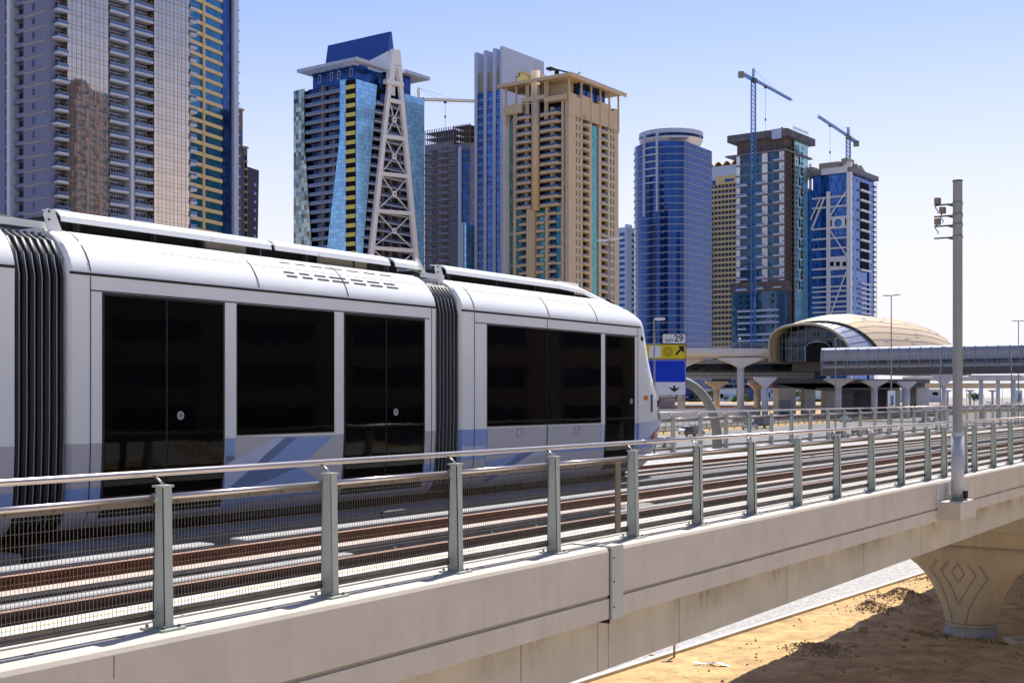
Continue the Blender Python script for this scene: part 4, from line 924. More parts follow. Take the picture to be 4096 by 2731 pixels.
def yat(x, px):
    k = (px-CX)/F; c, s_ = cos(T.a), sin(T.a); return (T.X+x*s_-k*(T.Z+x*c))/(c+k*s_)
# crown
ins = 2.5; H2 = T.z(262); cx1 = T.R(1676); cy1 = T.L(1233)
T.part(MB().box(ins, cx1-6, ins, cy1, H-.3, H2+1.0), 'crown_storey', M['g_blue'])
me = fmesh('L', 'crown_window', [M['wcl'], M['g_navy']], winboxes(1.4, 3.2, .2, 0))
rep('crown_window', me, T.root, [(ins-.06, T.L(x), T.z(y,'L',x)) for x, y in ((1266,327),(1313,318),(1343,312),(1392,301))])
ca, cb = H2+.2, H2+1.4
def cano(x0, x1, y0, y1, nm):
    mb = MB(); mb.box(x0, x1, y0, y0+2.4, ca+.6, cb+.6); mb.box(x0, x1, y1-2, y1, ca+.6, cb+.6); mb.box(x0, x0+1.2, y0+2.41, y1-2.01, ca+.6, cb+.6)
    n = 8
    for i in range(n+1): y = y0+2.4+(y1-y0-4.4)*i/n; mb.box(x0+1.21, x0+7, y-.6, y+.6, ca+.7, cb+.5)
    return T.part(mb, nm, M['wcl'])
cano(-3.2, T.R(1530), -3.5, yat(-3.2, 1187), 'wing_canopy')
T.part(MB().box(-3, T.R(1528), -3.3, -.5, ca+.5, cb+.7), 'canopy_edge', M['wcl'])
T.part(MB().box(T.R(1602), T.R(1700)+.2, -2.5, 9, T.z(322,'R',1690), T.z(322,'R',1690)+1.3), 'wing_canopy', M['wcl'])
T.part(MB().box(T.R(1600), T.R(1646), .5, 14, H-6, T.z(322,'R',1690)-.05), 'crown_storey', M['g_blue'])
ax, az = zz('R', 1570, 124); bx_, bz = zz('R', 1581, 206)
e1 = (T.R(1566), 30)
mb = MB(); A = (T.R(1569), 1.0, az); B = (T.R(1581), .5, T.z(206,'R',1581)); xr_ = T.R(1573); yB = yat(xr_, 1315); zr = T.z(124.5,'R',1569); zbase = H2+1.5; hb = 3.4
mb.add([(xr_-hb,1.2,zbase),(xr_+hb,1.2,zbase),(xr_+hb,yB,zbase),(xr_-hb,yB,zbase),(xr_-.5,1.2,zr),(xr_+.5,1.2,zr),(xr_+.5,yB,zr),(xr_-.5,yB,zr)],
       [(0,3,2,1),(4,5,6,7),(0,1,5,4),(1,2,6,5),(2,3,7,6),(3,0,4,7)])
fixn(T.part(mb, 'wedge_roof', mat('deep_blue_roof_cladding', (.02,.07,.30), .4, metal=.2, var=.08, scale=.3)))
def hx(z): return xr_-hb+(hb-.5)*(z-zbase)/(zr-zbase)-.12
zt_ = T.z(203,'R',1560); yq = yat(xr_-2.5, 1474); zq = zat(251, T.Z+xr_*cos(T.a)+yq*sin(T.a))-T.g
fixn(T.part(MB().add([(hx(zbase),.4,zbase),(hx(zt_),.4,zt_),(hx(zq),yq,zq),(hx(zbase),yq,zbase)]+[(hx(zbase)+.1,.4,zbase),(hx(zt_)+.1,.4,zt_),(hx(zq)+.1,yq,zq),(hx(zbase)+.1,yq,zbase)], [(0,1,2,3),(7,6,5,4),(0,4,5,1),(1,5,6,2),(2,6,7,3),(3,7,4,0)]), 'crown_gable', M['cream']))
T.part(MB().box(xr_-1.3, xr_+1.3, .1, 1.15, H-2, T.z(262,'R',1567)), 'crown_wall', M['cream'])

# ---- F: grey tower under construction
T = Tower('unfinished_tower', 'hazy grey concrete tower under construction with bare storeys on top', 1880, 640, 36)
H = T.z(500); LW = T.L(1697); Lm = T.L(1813); H2 = T.z(560,'L',1750); P = 3.5
T.part(MB().box(.3, 26, .3, Lm, 0, H-9), 'core', M['cgrey']); T.part(MB().box(.3, 26, Lm, LW, 0, H2-2), 'side_core', M['cgrey'])
fl = [H-9-P*k for k in range(1, 33)]
me = fmesh('L', 'storey', [M['cgrey'], M['g_slate'], M['cbrown']], [(0, LW, 0, .45, .0, 1.1, 0), (T.L(1800), T.L(1760), .45, 1.3, .9, 1.0, 0), (T.L(1735), T.L(1712), .45, 1.5, .9, 1.0, 0), (T.L(1745), T.L(1737), .45, 2.8, .02, .1, 1), (T.L(1790), T.L(1768), .45, 2.9, .02, .1, 2), (T.L(1728), T.L(1716), .8, 2.6, .02, .1, 1), (T.L(1832), T.L(1822), .9, 2.6, .02, .1, 1)])
rep('storey', me, T.root, [(0,0,z) for z in fl if z < H2-4])
me = fmesh('L', 'storey', [M['cgrey'], M['g_slate']], [(0, Lm, 0, .4, .0, .4, 0), (T.L(1832), T.L(1822), .9, 2.6, .02, .1, 1)]); rep('storey', me, T.root, [(0,0,z) for z in fl if z >= H2-4])
T.part(T.fb(MB(),'L', T.L(1851), T.L(1839), 0, T.z(590,'L',1845), 0, 1.4), 'white_pier', M['wcl']); T.part(T.fb(MB(),'L', 0, T.L(1852), 0, T.z(602), 0, .6), 'blue_glazing', M['g_blue'])
mb = MB()
def skel(mb, y0, y1, z0, z1, n):
    for i in range(n+1):
        for xx in (.5, 6, 12):
            y = y0+(y1-y0)*i/n; mb.box(xx, xx+.35, y-.2, y+.2, z0, z1)
    z = z0
    while z < z1: mb.box(.3, 12.6, y0, y1, z, z+.28); z += 3.0
skel(mb, .5, Lm, H-9, H+1, 8); T.part(mb, 'bare_frame', M['cbrown'], kind='stuff'); mb = MB(); skel(mb, Lm+.5, LW, H2-2, H2+6, 12); T.part(mb, 'bare_frame', M['cgrey'], kind='stuff')
T.part(MB().box(6, 20, Lm+12, Lm+22, H2-2, T.z(500,'L',1780)-8), 'lift_core', M['cgrey'])

# ---- G: white finned blue tower
T = Tower('finned_tower', 'pale blue glass tower with four tall white fins rising above its roof', 2011, 560, 36)
H = T.z(186); HG = T.z(358); LW = T.L(1881); P = 3.6
RW = T.R(2175)
T.part(MB().box(.8, RW-.5, .8, LW-2, 0, HG), 'core', M['g_navy'])
for x0, x1, y in ((2011,2021,188),(1973.5,1985,195),(1937,1948.5,203),(1900,1911.5,211)):
    pass
for i, (x0, x1, yt) in enumerate(((2011,2018,186),(1985,1973.5,194),(1948.5,1937,202.5),(1911.5,1900,210.5))):
    if i == 0: T.part(MB().box(-.5, RW, -.2, 1.2, 0, H), 'white_fin', M['wcl'])
    else:
        a, b = T.L(x0), T.L(x1); h = T.z(yt, 'L', x0); T.part(MB().box(-.5, RW-2, a, b, 0, h), 'white_fin', M['wcl'])
fl = [HG-P*k for k in range(1, 38)]
for i, (x0, x1) in enumerate(((2011,1985),(1973,1948.5),(1936.5,1911.5))):
    a, b = T.L(x0)+(1.7 if i == 0 else .05), T.L(x1)-.05
    T.part(T.fb(MB(),'L', a, b, 0, HG, -.8, -.0), 'glazing', M['g_royal'] if i < 2 else M['g_blue'])
    me = fmesh('L', 'transom', [M['wcl']], [(a, b, 0, .30, .0, .12, 0), (a, b, 1.0, 1.12, .0, .08, 0)]); rep('transom', me, T.root, [(0,0,z) for z in fl])
    T.part(T.fb(MB(),'L', a, b, HG+.05, HG+9, -1.2, -.8), 'louvre', M['roofeq'])
    T.part(MB().box(8, RW-3, a, b, HG+9, HG+9.4), 'roof_slab', M['wcl'])
a = T.L(1899.5); rings = []
for z in (0, T.z(415,'L',1890)):
    rings.append([(1.5+7*(1-cos(u)) - .0, a+ (LW-a)*sin(u), z) for u in [pi/2*i/8 for i in range(9)]]+[(14, LW, z),(14, a, z),(1.5, a, z)])
T.part(MB().loft(rings, True, 0, False, True), 'curved_corner', M['g_sky'])
mb = MB()
for z in fl:
    if z < T.z(420,'L',1890): mb.loft([[(1.4+7*(1-cos(u)), a+(LW+.1-a)*sin(u), zz_) for u in [pi/2*i/8 for i in range(9)]] for zz_ in (z, z+.35)], False)
T.part(mb, 'corner_bands', M['wcl'], kind='stuff')
T.part(MB().box(-3, 12, T.L(1881), T.L(1863), 0, T.z(895,'L',1870)), 'side_wing', M['g_sky']); T.part(MB().box(-3.4, -3.01, T.L(1872), T.L(1863), 0, T.z(893,'L',1870)), 'wing_pier', M['wcl'])
me = fmesh('R', 'clad_joint', [M['panel']], [(1.5, RW-.1, 0, .08, .2, .215, 0)]); rep('cladding_joint', me, T.root, [(0,0,H-3.2*k) for k in range(1, 16)])
cz = T.z(304,'R',2098); pts = []; cs = T.R(2098); 
for i in range(15): u = pi*i/14; pts.append((cs+ (T.R(2135)-cs)*cos(u), cz-5.5+7.5*sin(u)))
T.poly('R', pts, .2, .6, 'arch_window', mat('yellow_arch_glass', (.62,.55,.16), .4)); 
for k in (0, 1):
    q = []
    for i in range(9): u = pi*.12+pi*.5*i/8; q.append((cs+(3.2-3*k)*1.0+(T.R(2135)-cs)*.8*cos(u)-1, -.9, cz-5.5+6.6*sin(u)))
    T.part(MB().tube(q, .35, 6), 'arch_rib', M['gold'])

# ---- H: tan residential tower with roof canopy
T = Tower('tan_tower', 'tan stone apartment tower with green glass strips and a flat beamed roof canopy', 2274.6, 495, 35.2)
H = T.z(376); P = 3.27; RW = T.R(2474); LW = T.L(2024); base = 2.4
fl = [T.z(722-0)*0+(H-7.5)-P*k for k in range(0, 30)]; zl = fl[-1]
T.part(MB().box(1.7, RW-.1, 1.7, LW-.1, 0, H-1.0), 'core', M['dark'])
def strip(f, x0, x1, top, o=0, m='tan', n='wall_strip', inn=-1.7):
    a, b = (T.R(x0), T.R(x1)) if f == 'R' else (T.L(x0), T.L(x1)); T.part(T.fb(MB(), f, min(a,b), max(a,b), 0, top, inn, o), n, M[m])
for x0, x1 in ((2276,2303.5),(2308.5,2315.5),(2321.5,2331),(2357.5,2367.5),(2395.5,2406),(2432,2440.5),(2446.5,2451.5),(2457.5,2474)): strip('R', x0, x1, H-1)
for x0, x1 in ((2273,2274.4),(2254.5,2245.5),(2063,2052.5),(2036,2024)): strip('L', x0, x1, H-1)
strip('R', 2368, 2395, H-9, -.5, 'g_green', 'glass_strip'); strip('L', 2272.5, 2255, H-5, -.5, 'g_green', 'glass_strip'); strip('L', 2052, 2036.5, H-6, -.5, 'g_green', 'glass_strip')
strip('L', 2157, 2137, H+3, 1.9, 'tan', 'round_pier') if False else None
for x0, x1 in ((2303.5,2308.5),(2315.5,2321.5),(2440.5,2446.5),(2451.5,2457.5)):
    a, b = T.R(x0), T.R(x1); me = fmesh('R', 'slot_window', [M['tan'], M['g_green']], [(a, b, 0, 1.0, -1.6, 0, 0), (a, b, 1.0, P, -.5, -.3, 1)]); rep('slot_window', me, T.root, [(0,0,z) for z in fl])
bm = [M['tan'], M['bal'], M['midgrey'], M['g_win']]
for f, x0, x1, dep, sel in (('R',2331,2357.5,.7,0),('R',2406,2432,-.2,0)):
    a, b = T.R(x0)+.05, T.R(x1)-.05; w_ = b-a
    me = fmesh(f, 'balcony', bm, [(a, b, 0, .9, -1.6, .15, 0), (a, a+w_*.7, 0, .85, .15, dep+.5, 0), (a, a+w_*.7, .9, 1.5, .05, .1, 1), (a, b, .9, P, -1.65, -1.6, 3)]); rep('balcony', me, T.root, [(0,0,z) for z in fl])
ki = 12
for f, x0, x1, dep in (('L',2135,2063.5,1.7),('L',2244.5,2158.5,1.7)):
    a, b = T.L(x0)+.1, T.L(x1)-.1; w_ = b-a
    me = fmesh(f, 'balcony', bm, [(a, b, 0, 1.05, -1.6, .2, 0), (a+w_*.04, a+w_*.86, -.05, 1.0, .2, dep, 0), (a+w_*.05, a+w_*.5, 1.0, 1.7, dep-.15, dep-.08, 1), (a+w_*.05, a+w_*.85, 1.0, 1.5, dep-.3, dep-.25, 1), (a, b, 1.05, P, -1.65, -1.6, 3), (a+w_*.35, a+w_*.5, 1.05, P, -1.6, .0, 0)])
    rep('balcony', me, T.root, [(0,0,z) for z in fl[:ki]])
zk = fl[ki-1]-.1
for x0, x1 in ((2063,2063.5),(2193,2181.5),(2245,2244.4)): 
    a, b = T.L(x0), T.L(x1); T.part(T.fb(MB(),'L', min(a,b), max(a,b), 0, zk, -1.6, .1), 'wall_strip', M['tan'])
T.part(T.fb(MB(),'L', T.L(2142.5), T.L(2110.5), 0, zk, -1.6, 1.0), 'wall_pier', M['tan'])
T.part(T.fb(MB(),'L', T.L(2083), T.L(2063.5), 0, zk, -1.6, -.6), 'glass_strip', M['g_green']); T.part(T.fb(MB(),'L', T.L(2181), T.L(2143), 0, zk, -1.6, -1.2), 'glass_strip', M['g_green']); T.part(T.fb(MB(),'L', T.L(2244), T.L(2225), 0, zk, -1.6, -.3), 'glass_strip', M['g_green'])
for x0, x1, dep in ((2110,2078,.6),(2178,2146,.4),(2225,2193.5,.5)):
    a, b = T.L(x0)+.05, T.L(x1)-.05
    me = fmesh('L', 'balcony', bm, [(a, b, 0, .95, -1.6, dep, 0), (a+.3, b-.2, .95, 1.6, dep-.15, dep-.1, 1), (a, b, .95, P, -1.6, -1.5, 3)]); rep('balcony', me, T.root, [(0,0,z) for z in fl[ki:]])
for k in range(0, 8): 
    z = fl[ki]-2*P*k
    for x0, x1 in ((2083,2064),(2244,2225)): T.part(T.fb(MB(),'L', T.L(x0), T.L(x1), z-.2, z+.8, -.6, .15), 'spandrel', M['tan'])
# round pier, parapet, canopy
pc = T.L(2146); T.part(MB().bar((-.6,pc,zk-1),(-.6,pc,T.z(288,'L',2137)),1.75,n=20), 'round_pier', M['tan']); T.part(MB().bar((-.6,pc,T.z(288,'L',2137)),(-.6,pc,T.z(287,'L',2137)+1),.2,n=8), 'beacon', M['red'])
cr = MB()
for x0, x1, y in ((2273,2185,386),(2185,2094,390),(2094,2022,424)): T.fb(cr, 'L', T.L(x0)-.2, T.L(x1), T.z(430,'L',(x0+x1)/2)+(2.4 if x1 > 2050 else -3), T.z(y,'L',(x0+x1)/2), -1.6, 1.8)
T.part(cr, 'parapet', M['tan'])
cr = MB()
for x0, x1, y in ((2274,2304,374),(2304,2320,392),(2320,2368,388),(2368,2394,415),(2394,2441,414),(2441,2455,445),(2455,2475,438)): a, b = T.R(x0), T.R(x1); T.fb(cr, 'R', a, b-.01, H-9+1, T.z(y,'R',(x0+x1)/2), -1.6, .35)
T.part(cr, 'parapet', M['tan'])
# canopy: right-angled slab overhanging both faces
CZ = T.z(291.5, 'C')-.7; x1_, y1_ = RW+1.0, LW+2.0
cz0 = CZ-1.3
T.part(MB().box(-3.2, x1_, -3.2, y1_, cz0+.5, CZ-.2), 'canopy_roof', M['tan'])
T.part(MB().box(-3.3, x1_+.1, -3.3, -3.0, cz0-.5, CZ-.1).box(-3.3, -3.01, -3.0, y1_+.1, cz0-.1, CZ-.1), 'canopy_fascia', M['tan'])
bmm = MB().box(-2.9, 11, 0, .5, cz0-.25, cz0+.49).mesh('canopy_beam', M['tan']); rep('canopy_beam', bmm, T.root, [(0, y, 0) for y in lin(-.5, y1_-1.5, 14)])
cb_ = MB().box(-.3,.3,-.3,.3,0,1).mesh('canopy_post', M['tan'])
for px, py in [(-1.2,T.L(2030)),(-1.2,T.L(2072)),(-1.2,T.L(2113)),(-1.2,T.L(2120)),(-1.2,T.L(2188)),(-1.2,T.L(2196)),(-.6,-.6),(T.R(2322),-.4),(T.R(2361),-.4),(T.R(2398),-.4),(T.R(2434),-.4),(T.R(2470),-.4)]:
    o = bpy.data.objects.new('canopy_post', cb_); COL.objects.link(o); o.parent = T.root; zb = H-9; o.location = (px,py,zb); o.scale = (1,1,cz0+.5-zb)
T.part(MB().box(T.R(2325), T.R(2426), .8, 10, H-6, cz0+.2), 'penthouse_glazing', M['g_blue']); T.part(MB().box(4.5, T.R(2322), 3.2, LW-14, H-6, cz0+.2), 'penthouse_wall', M['tan'])
T.part(MB().box(T.R(2138), T.R(2158), 2, 6, CZ, CZ+2.8) if False else MB().box(1, 5, T.L(2158), T.L(2140), CZ, CZ+2.6), 'roof_hut', M['tan'])
c0 = T.place('R', T.R(2262), CZ+2.5, -6)
BM = MB().bar((T.R(2248),6,T.z(268,'R',2262)),(T.R(2328),2,T.z(296,'R',2325)),.35,n=6); BM.box(T.R(2246),T.R(2262),4.8,7.2,T.z(272,'R',2254),T.z(263,'R',2254)); BM.bar((T.R(2274),5.5,CZ-.2),(T.R(2274),5.5,T.z(274,'R',2274)),.9,n=6); BM.bar((T.R(2325),2,T.z(296,'R',2325)),(T.R(2331),1,T.z(287,'R',2331)),.2); BM.bar((T.R(2322),3,T.z(290,'R',2325)),(T.R(2327),1,T.z(300,'R',2325)),.2)
T.part(BM, 'facade_cleaning_crane', M['black'])
BM = MB().bar((2,T.L(2062),T.z(306,'L',2062)),(2,T.L(2053),T.z(302,'L',2053)),.25).bar((2,T.L(2064),T.z(291,'L',2062)),(2,T.L(2068),T.z(303,'L',2062)),.22).bar((2,T.L(2066),T.z(294,'L',2062)),(2,T.L(2072),T.z(293,'L',2062)),.2); T.part(BM, 'davit', M['black'])

# ---- I: distant pale block
T = Tower('pale_tower', 'small distant pale tower with blue window bands behind the street lamp', 2506, 900, 40)
H = T.z(908); T.part(MB().box(0, T.R(2540), 0, T.L(2470), 0, H), 'shaft', M['wcl']); T.part(MB().box(3, T.R(2538), 2, T.L(2490), H, H+2.5), 'penthouse', M['wcl'])
me = fmesh('L', 'window_band', [M['g_blue']], [(T.L(2499), T.L(2478), 0, 2.1, 0, .1, 0)]); rep('window_band', me, T.root, [(0,0,H-6-4.2*k) for k in range(22)])
me = fmesh('R', 'window_band', [M['g_blue']], [(T.R(2527), T.R(2536), 0, 2.1, 0, .1, 0)]); rep('window_band', me, T.root, [(0,0,H-6-4.2*k) for k in range(22)])

# ---- J: round blue tower
Zc = 703; X0 = xat(2684, Zc); RR = 20.4; gz = ground_h(Zc)
J_ = thing('round_tower', 'curved deep blue glass tower with a round saucer drum on its roof', 'tower', (X0, Zc, gz), 0)
H = zat(564, 683)-gz; P = 3.8
a0 = math.asin(min(1, (xat(2735,684)-X0)/RR)); p0 = Vector((RR*sin(a0), -RR*cos(a0))); dr = Vector((sin(radians(34.4)), cos(radians(34.4))))
p1 = p0+dr*34.8; q1 = p1+Vector((-dr.y, dr.x))*14
def outline(off=0, n=30):
    r = []
    for i in range(n+1):
        a = -pi*.95+(a0+pi*.95)*i/n; r.append(((RR+off)*sin(a), -(RR+off)*cos(a)))
    nrm = Vector((dr.y, -dr.x))*off; r += [tuple(p0+nrm+dr*u) for u in lin(.6, 34.8, 8)]; r.append(tuple(q1+dr*.0+Vector((0,off)))); return r
o0 = outline()
fl = [H-3.4-P*k for k in range(0, 34)]; zb = fl[-1]
MB().loft([[(x*.97,y*.97,z) for x,y in o0] for z in (0, H-1)], True, 0, False, True).build('core', M['g_navy'], J_)
ob = outline(.0); 
gl = MB().loft([[(x,y,z) for x,y in ob] for z in (0, P-.01)], True).mesh('glass_band', M['g_blue'])
sl = MB().loft([[(x,y,z) for (x,y),z in ((p,z) for p in outline(.3))] for z in (0, .42)], True, 0, False, True).mesh('floor_band', mat('slate_floor_band', (.26,.31,.42), .6))
glist = rep('glass_band', gl, J_, [(0,0,z) for z in fl[1:]]); rep('floor_band', sl, J_, [(0,0,z) for z in fl])
MB().loft([[(x,y,z) for x,y in ob] for z in (fl[0]+.46, H)], True, 0, False, True).build('parapet_glass', M['g_blue'], J_)
for i in range(2): # the white fins near the top
    xx = (2584, 2630)[i]; k = (xx-CX)/F; a = math.asin((k*(Zc-RR*.9)-X0)/RR); MB().box(-.55,.55,-1.2,.6,H-40+(i*2),H+5.5-0).build('white_fin', M['wcl'], J_, loc=(RR*sin(a), -RR*cos(a), 0), rotz=a)
a, b = [math.asin((((xx-CX)/F)*(Zc-RR*.9)-X0)/RR) for xx in (2584,2630)]
mb = MB()
for k in range(6):
    z = fl[0]-P*k; mb.loft([[((RR+.9)*sin(a+(b-a)*i/6), -(RR+.9)*cos(a+(b-a)*i/6), zq) for i in range(7)] for zq in (z-.1, z+.75)], False)
mb.build('bay_sill', M['wcl'], J_)
ring = lambda r, z: [(r*sin(2*pi*i/48), -r*cos(2*pi*i/48), z) for i in range(48)]
zd = lambda y: zat(y, Zc-17)-gz; RD = 17.7
MB().loft([ring(RD-4.5, H-2), ring(RD-3.2, zd(571)), ring(RD-1.0, zd(556)), ring(RD, zd(542))], True, 0, True).build('drum_bowl', M['cream'], J_)
MB().loft([ring(RD-.3, zd(542)), ring(RD-.3, zd(530))], True).build('drum_window_band', M['g_navy'], J_)
MB().loft([ring(RD+.1, zd(530)), ring(RD+.1, zd(512)), ring(RD-1, zd(512)+.3), ring(1, zd(512)+.3)], True, 0, False).build('drum_rim', M['wcl'], J_)
MB().box(-3, 7, -RD-3, -RD+8, zd(556), zd(549)).build('drum_balcony', M['wcl'], J_); 

# ---- K: yellow tower and its blue neighbour
T = Tower('blue_capped_tower', 'blue glass tower with a pale band and wavy ochre roof behind the yellow apartments', 2990, 1000, 36)
H = T.z(648,'L',2900); T.part(MB().box(0, 20, 0, T.L(2835), 0, H-14), 'shaft', M['g_blue']); T.part(MB().box(-.5, 20, -.5, T.L(2833), H-14, H-3), 'pale_band', M['wcl'])
mb = MB()
for k in range(4):
    y0 = T.L(2960-k*34); y1 = T.L(2960-(k+1)*34); mb.loft([[(x, y0+(y1-y0)*u, H-3+3.4*sin(pi*u)) for u in lin(0,1,8)] for x in (-1, 18)], False)
T.part(mb, 'wavy_roof', mat('ochre_roof', (.55,.36,.10), .6))
T = Tower('yellow_tower', 'yellow apartment block with small square bays behind the round blue tower', 2990, 900, 36)
P = 3.8; H = T.z(738,'L',2880); H1 = T.z(700,'L',2920); T.part(MB().box(.9, 22, 0, T.L(2842), 0, H), 'shaft', M['lavd']); T.part(MB().box(.4, 22, 0, T.L(2862), H, H1), 'stair_house', M['tan2']); T.part(T.fb(MB(),'L', T.L(2935), T.L(2898), H+1.5, H1-2.5, -.35, -.3), 'house_window', M['g_blue'])
fl = [H-P*(k+1) for k in range(34)]; 
a, b = T.L(2945), T.L(2842); n = 7; w_ = (b-a)/n
bayb = [(0,w_,0,.75,-1.2,0,0),(0,.45,.75,P,-1.2,0,0),(.45,w_,P-.3,P,-1.2,0,0),(.7,w_-.3,.75,2.9,-1.1,-1.0,1),(w_*.55,w_*.55+.12,.75,2.9,-.99,-.95,2),(.7,w_-.3,.75,1.4,-.12,-.08,3)]
me = fmesh('L', 'apartment_bay', [M['tan2'], M['g_blue'], M['white'], M['bal']], bayb); rep('apartment_bay', me, T.root, [(0, a+w_*i, z) for z in fl for i in range(n)])
T.part(MB().box(-2, 8, T.L(2846), T.L(2836), 0, T.z(845,'L',2840)), 'side_tower', M['tan2'])
# ---- L: tower under construction with teal cladding
T = Tower('construction_tower', 'half clad blue and brown tower under construction with a tower crane on its front', 3140, 790, 36.5)
CTW = T
H = T.z(519); H3 = T.z(1160,'L',3040); LW = T.L(2944); RW = T.R(3229); P2 = 6.6
yslab = [1160-41.9*k for k in range(0, 14)]
T.part(MB().box(1.5, RW, 1.5, LW, 0, H-1), 'core', M['cbrown'])
zf = [T.z(y,'L',3040) for y in yslab]
fl = [z for z in zf if z < H-14]
bays = [(3128,3137,'w'),(3117,3127,'w'),(3071,3116,'g'),(3048,3070,'w'),(3023,3047,'g'),(2961,3004,'g'),(2946,2960,'w'),(3004,3022,'g')]
for x0, x1, k in bays:
    a, b = sorted((T.L(x0), T.L(x1))); me = fmesh('L', 'facade_bay', [M['g_slate'] if k == 'g' else M['cream'], M['cgrey'], M['dark']], [(a, b, .8, P2, -.6, .0 if k == 'g' else .1, 0)]+([(b-1.6, b-.8, 1.6, 3.2, .0, .05, 2)] if k == 'g' else [])); rep('facade_bay', me, T.root, [(0,0,z) for z in fl])
T.part(MB().box(0,.01,0,.01,0,.01), 'datum', M['cgrey']) if False else None
slab = fmesh('L', 'storey_slab', [M['cgrey']], [(0, LW, -.2, .75, -1, .4, 0)]); rep('storey_slab', slab, T.root, [(0,0,z) for z in fl])
bal = fmesh('L', 'white_balcony', [M['wcl'], M['bal']], [(0, T.L(2950)-T.L(2993), 0, 1.0, .4, 2.6, 0), (0, T.L(2950)-T.L(2993), 1.0, 2.0, 2.4, 2.5, 1)])
bal2 = fmesh('L', 'white_balcony', [M['wcl'], M['bal']], [(0, T.L(3024)-T.L(3059), 0, 1.0, .4, 2.6, 0), (0, T.L(3024)-T.L(3059), 1.0, 2.0, 2.4, 2.5, 1)])
bal3 = fmesh('L', 'white_balcony', [M['wcl']], [(0, T.L(3098)-T.L(3130), 0, 1.0, .4, 2.4, 0)])
rep('white_balcony', bal, T.root, [(0,T.L(2993),z) for z in fl[:-2]]); rep('white_balcony', bal2, T.root, [(0,T.L(3059),z+.3) for z in fl[:-2]]); rep('white_balcony', bal3, T.root, [(0,T.L(3130),z+.6) for z in fl])
# corner left raw: open slabs
mb = MB()
for z in fl+[fl[-1]+P2]:
    for dz in (0, 3.3): mb.box(-.4, T.R(3177), -.4, 1.6, z+dz, z+dz+.35)
for x in (0, T.R(3150), T.R(3163), T.R(3176)): mb.box(x-.3, x+.3, -.35, .3, 0, H-8)
T.part(mb, 'raw_corner_frame', M['cbrown'], kind='stuff')
a, b = T.R(3177), T.R(3229)
T.part(T.fb(MB(),'R', a, b, 0, T.z(562,'R',3200), -.5, .4), 'teal_cladding', M['g_aqua'])
wn = fmesh('R', 'dark_window', [M['dark']], [(0,1.3,0,1.9,.4,.45,0)])
pl = []
for i, z in enumerate([f+q for f in fl+[fl[-1]+P2] for q in (1.2,4.5)]): pl += [(a+1.5,0,z),(a+4.4 if i % 2 else a+9.3,0,z),(a+11.5,0,z)]
rep('dark_window', wn, T.root, [p for p in pl if p[0] < b-1.4])
op = fmesh('R', 'open_shaft', [M['dark'], M['cream']], [(0,2.6,0,5.4,.3,.46,0),(-.3,2.9,-.9,-.1,.3,.6,1),(-.35,-.05,-.9,5.6,.3,.6,1)]); rep('open_shaft', op, T.root, [(a+(8.2 if i % 2 else 5.4), 0, z+.8) for i, z in enumerate(fl)])
T.part(MB().box(b, b+.6, -.2, 14, 0, T.z(575,'R',3232)), 'end_wall', M['cgrey'])
fr = MB(); x2, x3 = T.R(3234), T.R(3245)
fr.box(x3-1.6, x3, -.3, .9, T.z(1100,'R',3240), T.z(655,'R',3240)); fr.box(x2, x2+.7, 1.2, 2, 0, T.z(600,'R',3236))
for z in fl: fr.box(b+.6, x3-1.6, -.2, 1.4, z+.2, z+1.0)
T.part(fr, 'outrigger_frame', M['cream']); T.part(MB().box(T.R(3236), T.R(3244), .2, 6, 0, T.z(1100,'R',3240)), 'podium_pier', M['wcl'])
# crown
T.part(MB().box(-2.5, T.R(3247), -2.5, LW+5, T.z(545,'C'), H+.4), 'crown_parapet', M['crown']); T.part(MB().box(-3.1, -3.01, 1, T.L(3095), T.z(555,'C'), H+.6), 'crown_panel', M['wcl'])
T.part(MB().box(-1.5, RW+5, -1.5, LW+7, T.z(603,'C'), T.z(597,'C')), 'crown_slab', M['cgrey'])
mb = MB()
for i in range(22): mb.box(-.2, .2, i*(LW/22), i*(LW/22)+.25, T.z(603), T.z(568)); mb.bar((T.R(3155)+i*1.1,-3,H+1),(T.R(3155)+i*1.1,-3,H+3),.12,n=4)
T.part(mb, 'raw_posts', M['cgrey'], kind='stuff'); T.part(MB().box(3, 4, 3, 4, H, H+2.5).box(3, 3.5, LW*.3, LW*.7, H, H+1.6), 'roof_upstand', M['cbrown'])
# lower wider block
LB = T.L(2928); T.part(MB().box(-1, 5, -.6, LB, 0, T.z(1168,'L',3030)), 'podium_glazing', M['g_slate']); T.part(MB().box(-1.3, 6, -1.2, LB+.5, T.z(1168,'L',3030)+.01, T.z(1128,'L',3030)), 'transfer_storey', M['cbrown'])
a, b = T.L(3120), T.L(2956); me = fmesh('L', 'white_balcony', [M['wcl'], M['bal']], [(a, b, 0, 1.0, 1, 2.4, 0), (a, b, 1.0, 1.9, 2.2, 2.3, 1)]); rep('white_balcony', me, T.root, [(0,0,T.z(y,'L',3030)) for y in (1247,1271,1295,1342,1366)]); 
me = fmesh('L', 'white_balcony', [M['wcl']], [(T.L(2990), T.L(2956), 0, 1.0, 1, 2.4, 0)]); rep('white_balcony', me, T.root, [(0,0,T.z(1318,'L',3030))])
wn = fmesh('L', 'dark_window', [M['dark']], [(0,1.4,0,1.8,1.0,1.05,0)]); rep('dark_window', wn, T.root, [(0, T.L(x), T.z(y,'L',3030)) for y in (1190,1214,1240,1264,1288,1312,1336,1360) for x in (2970,2998,3035,3098)])
T.part(T.fb(MB(),'L', T.L(3026), T.L(3020), T.z(1260,'L',3023), T.z(1190,'L',3023), 1, 1.4), 'white_panel', M['wcl'])

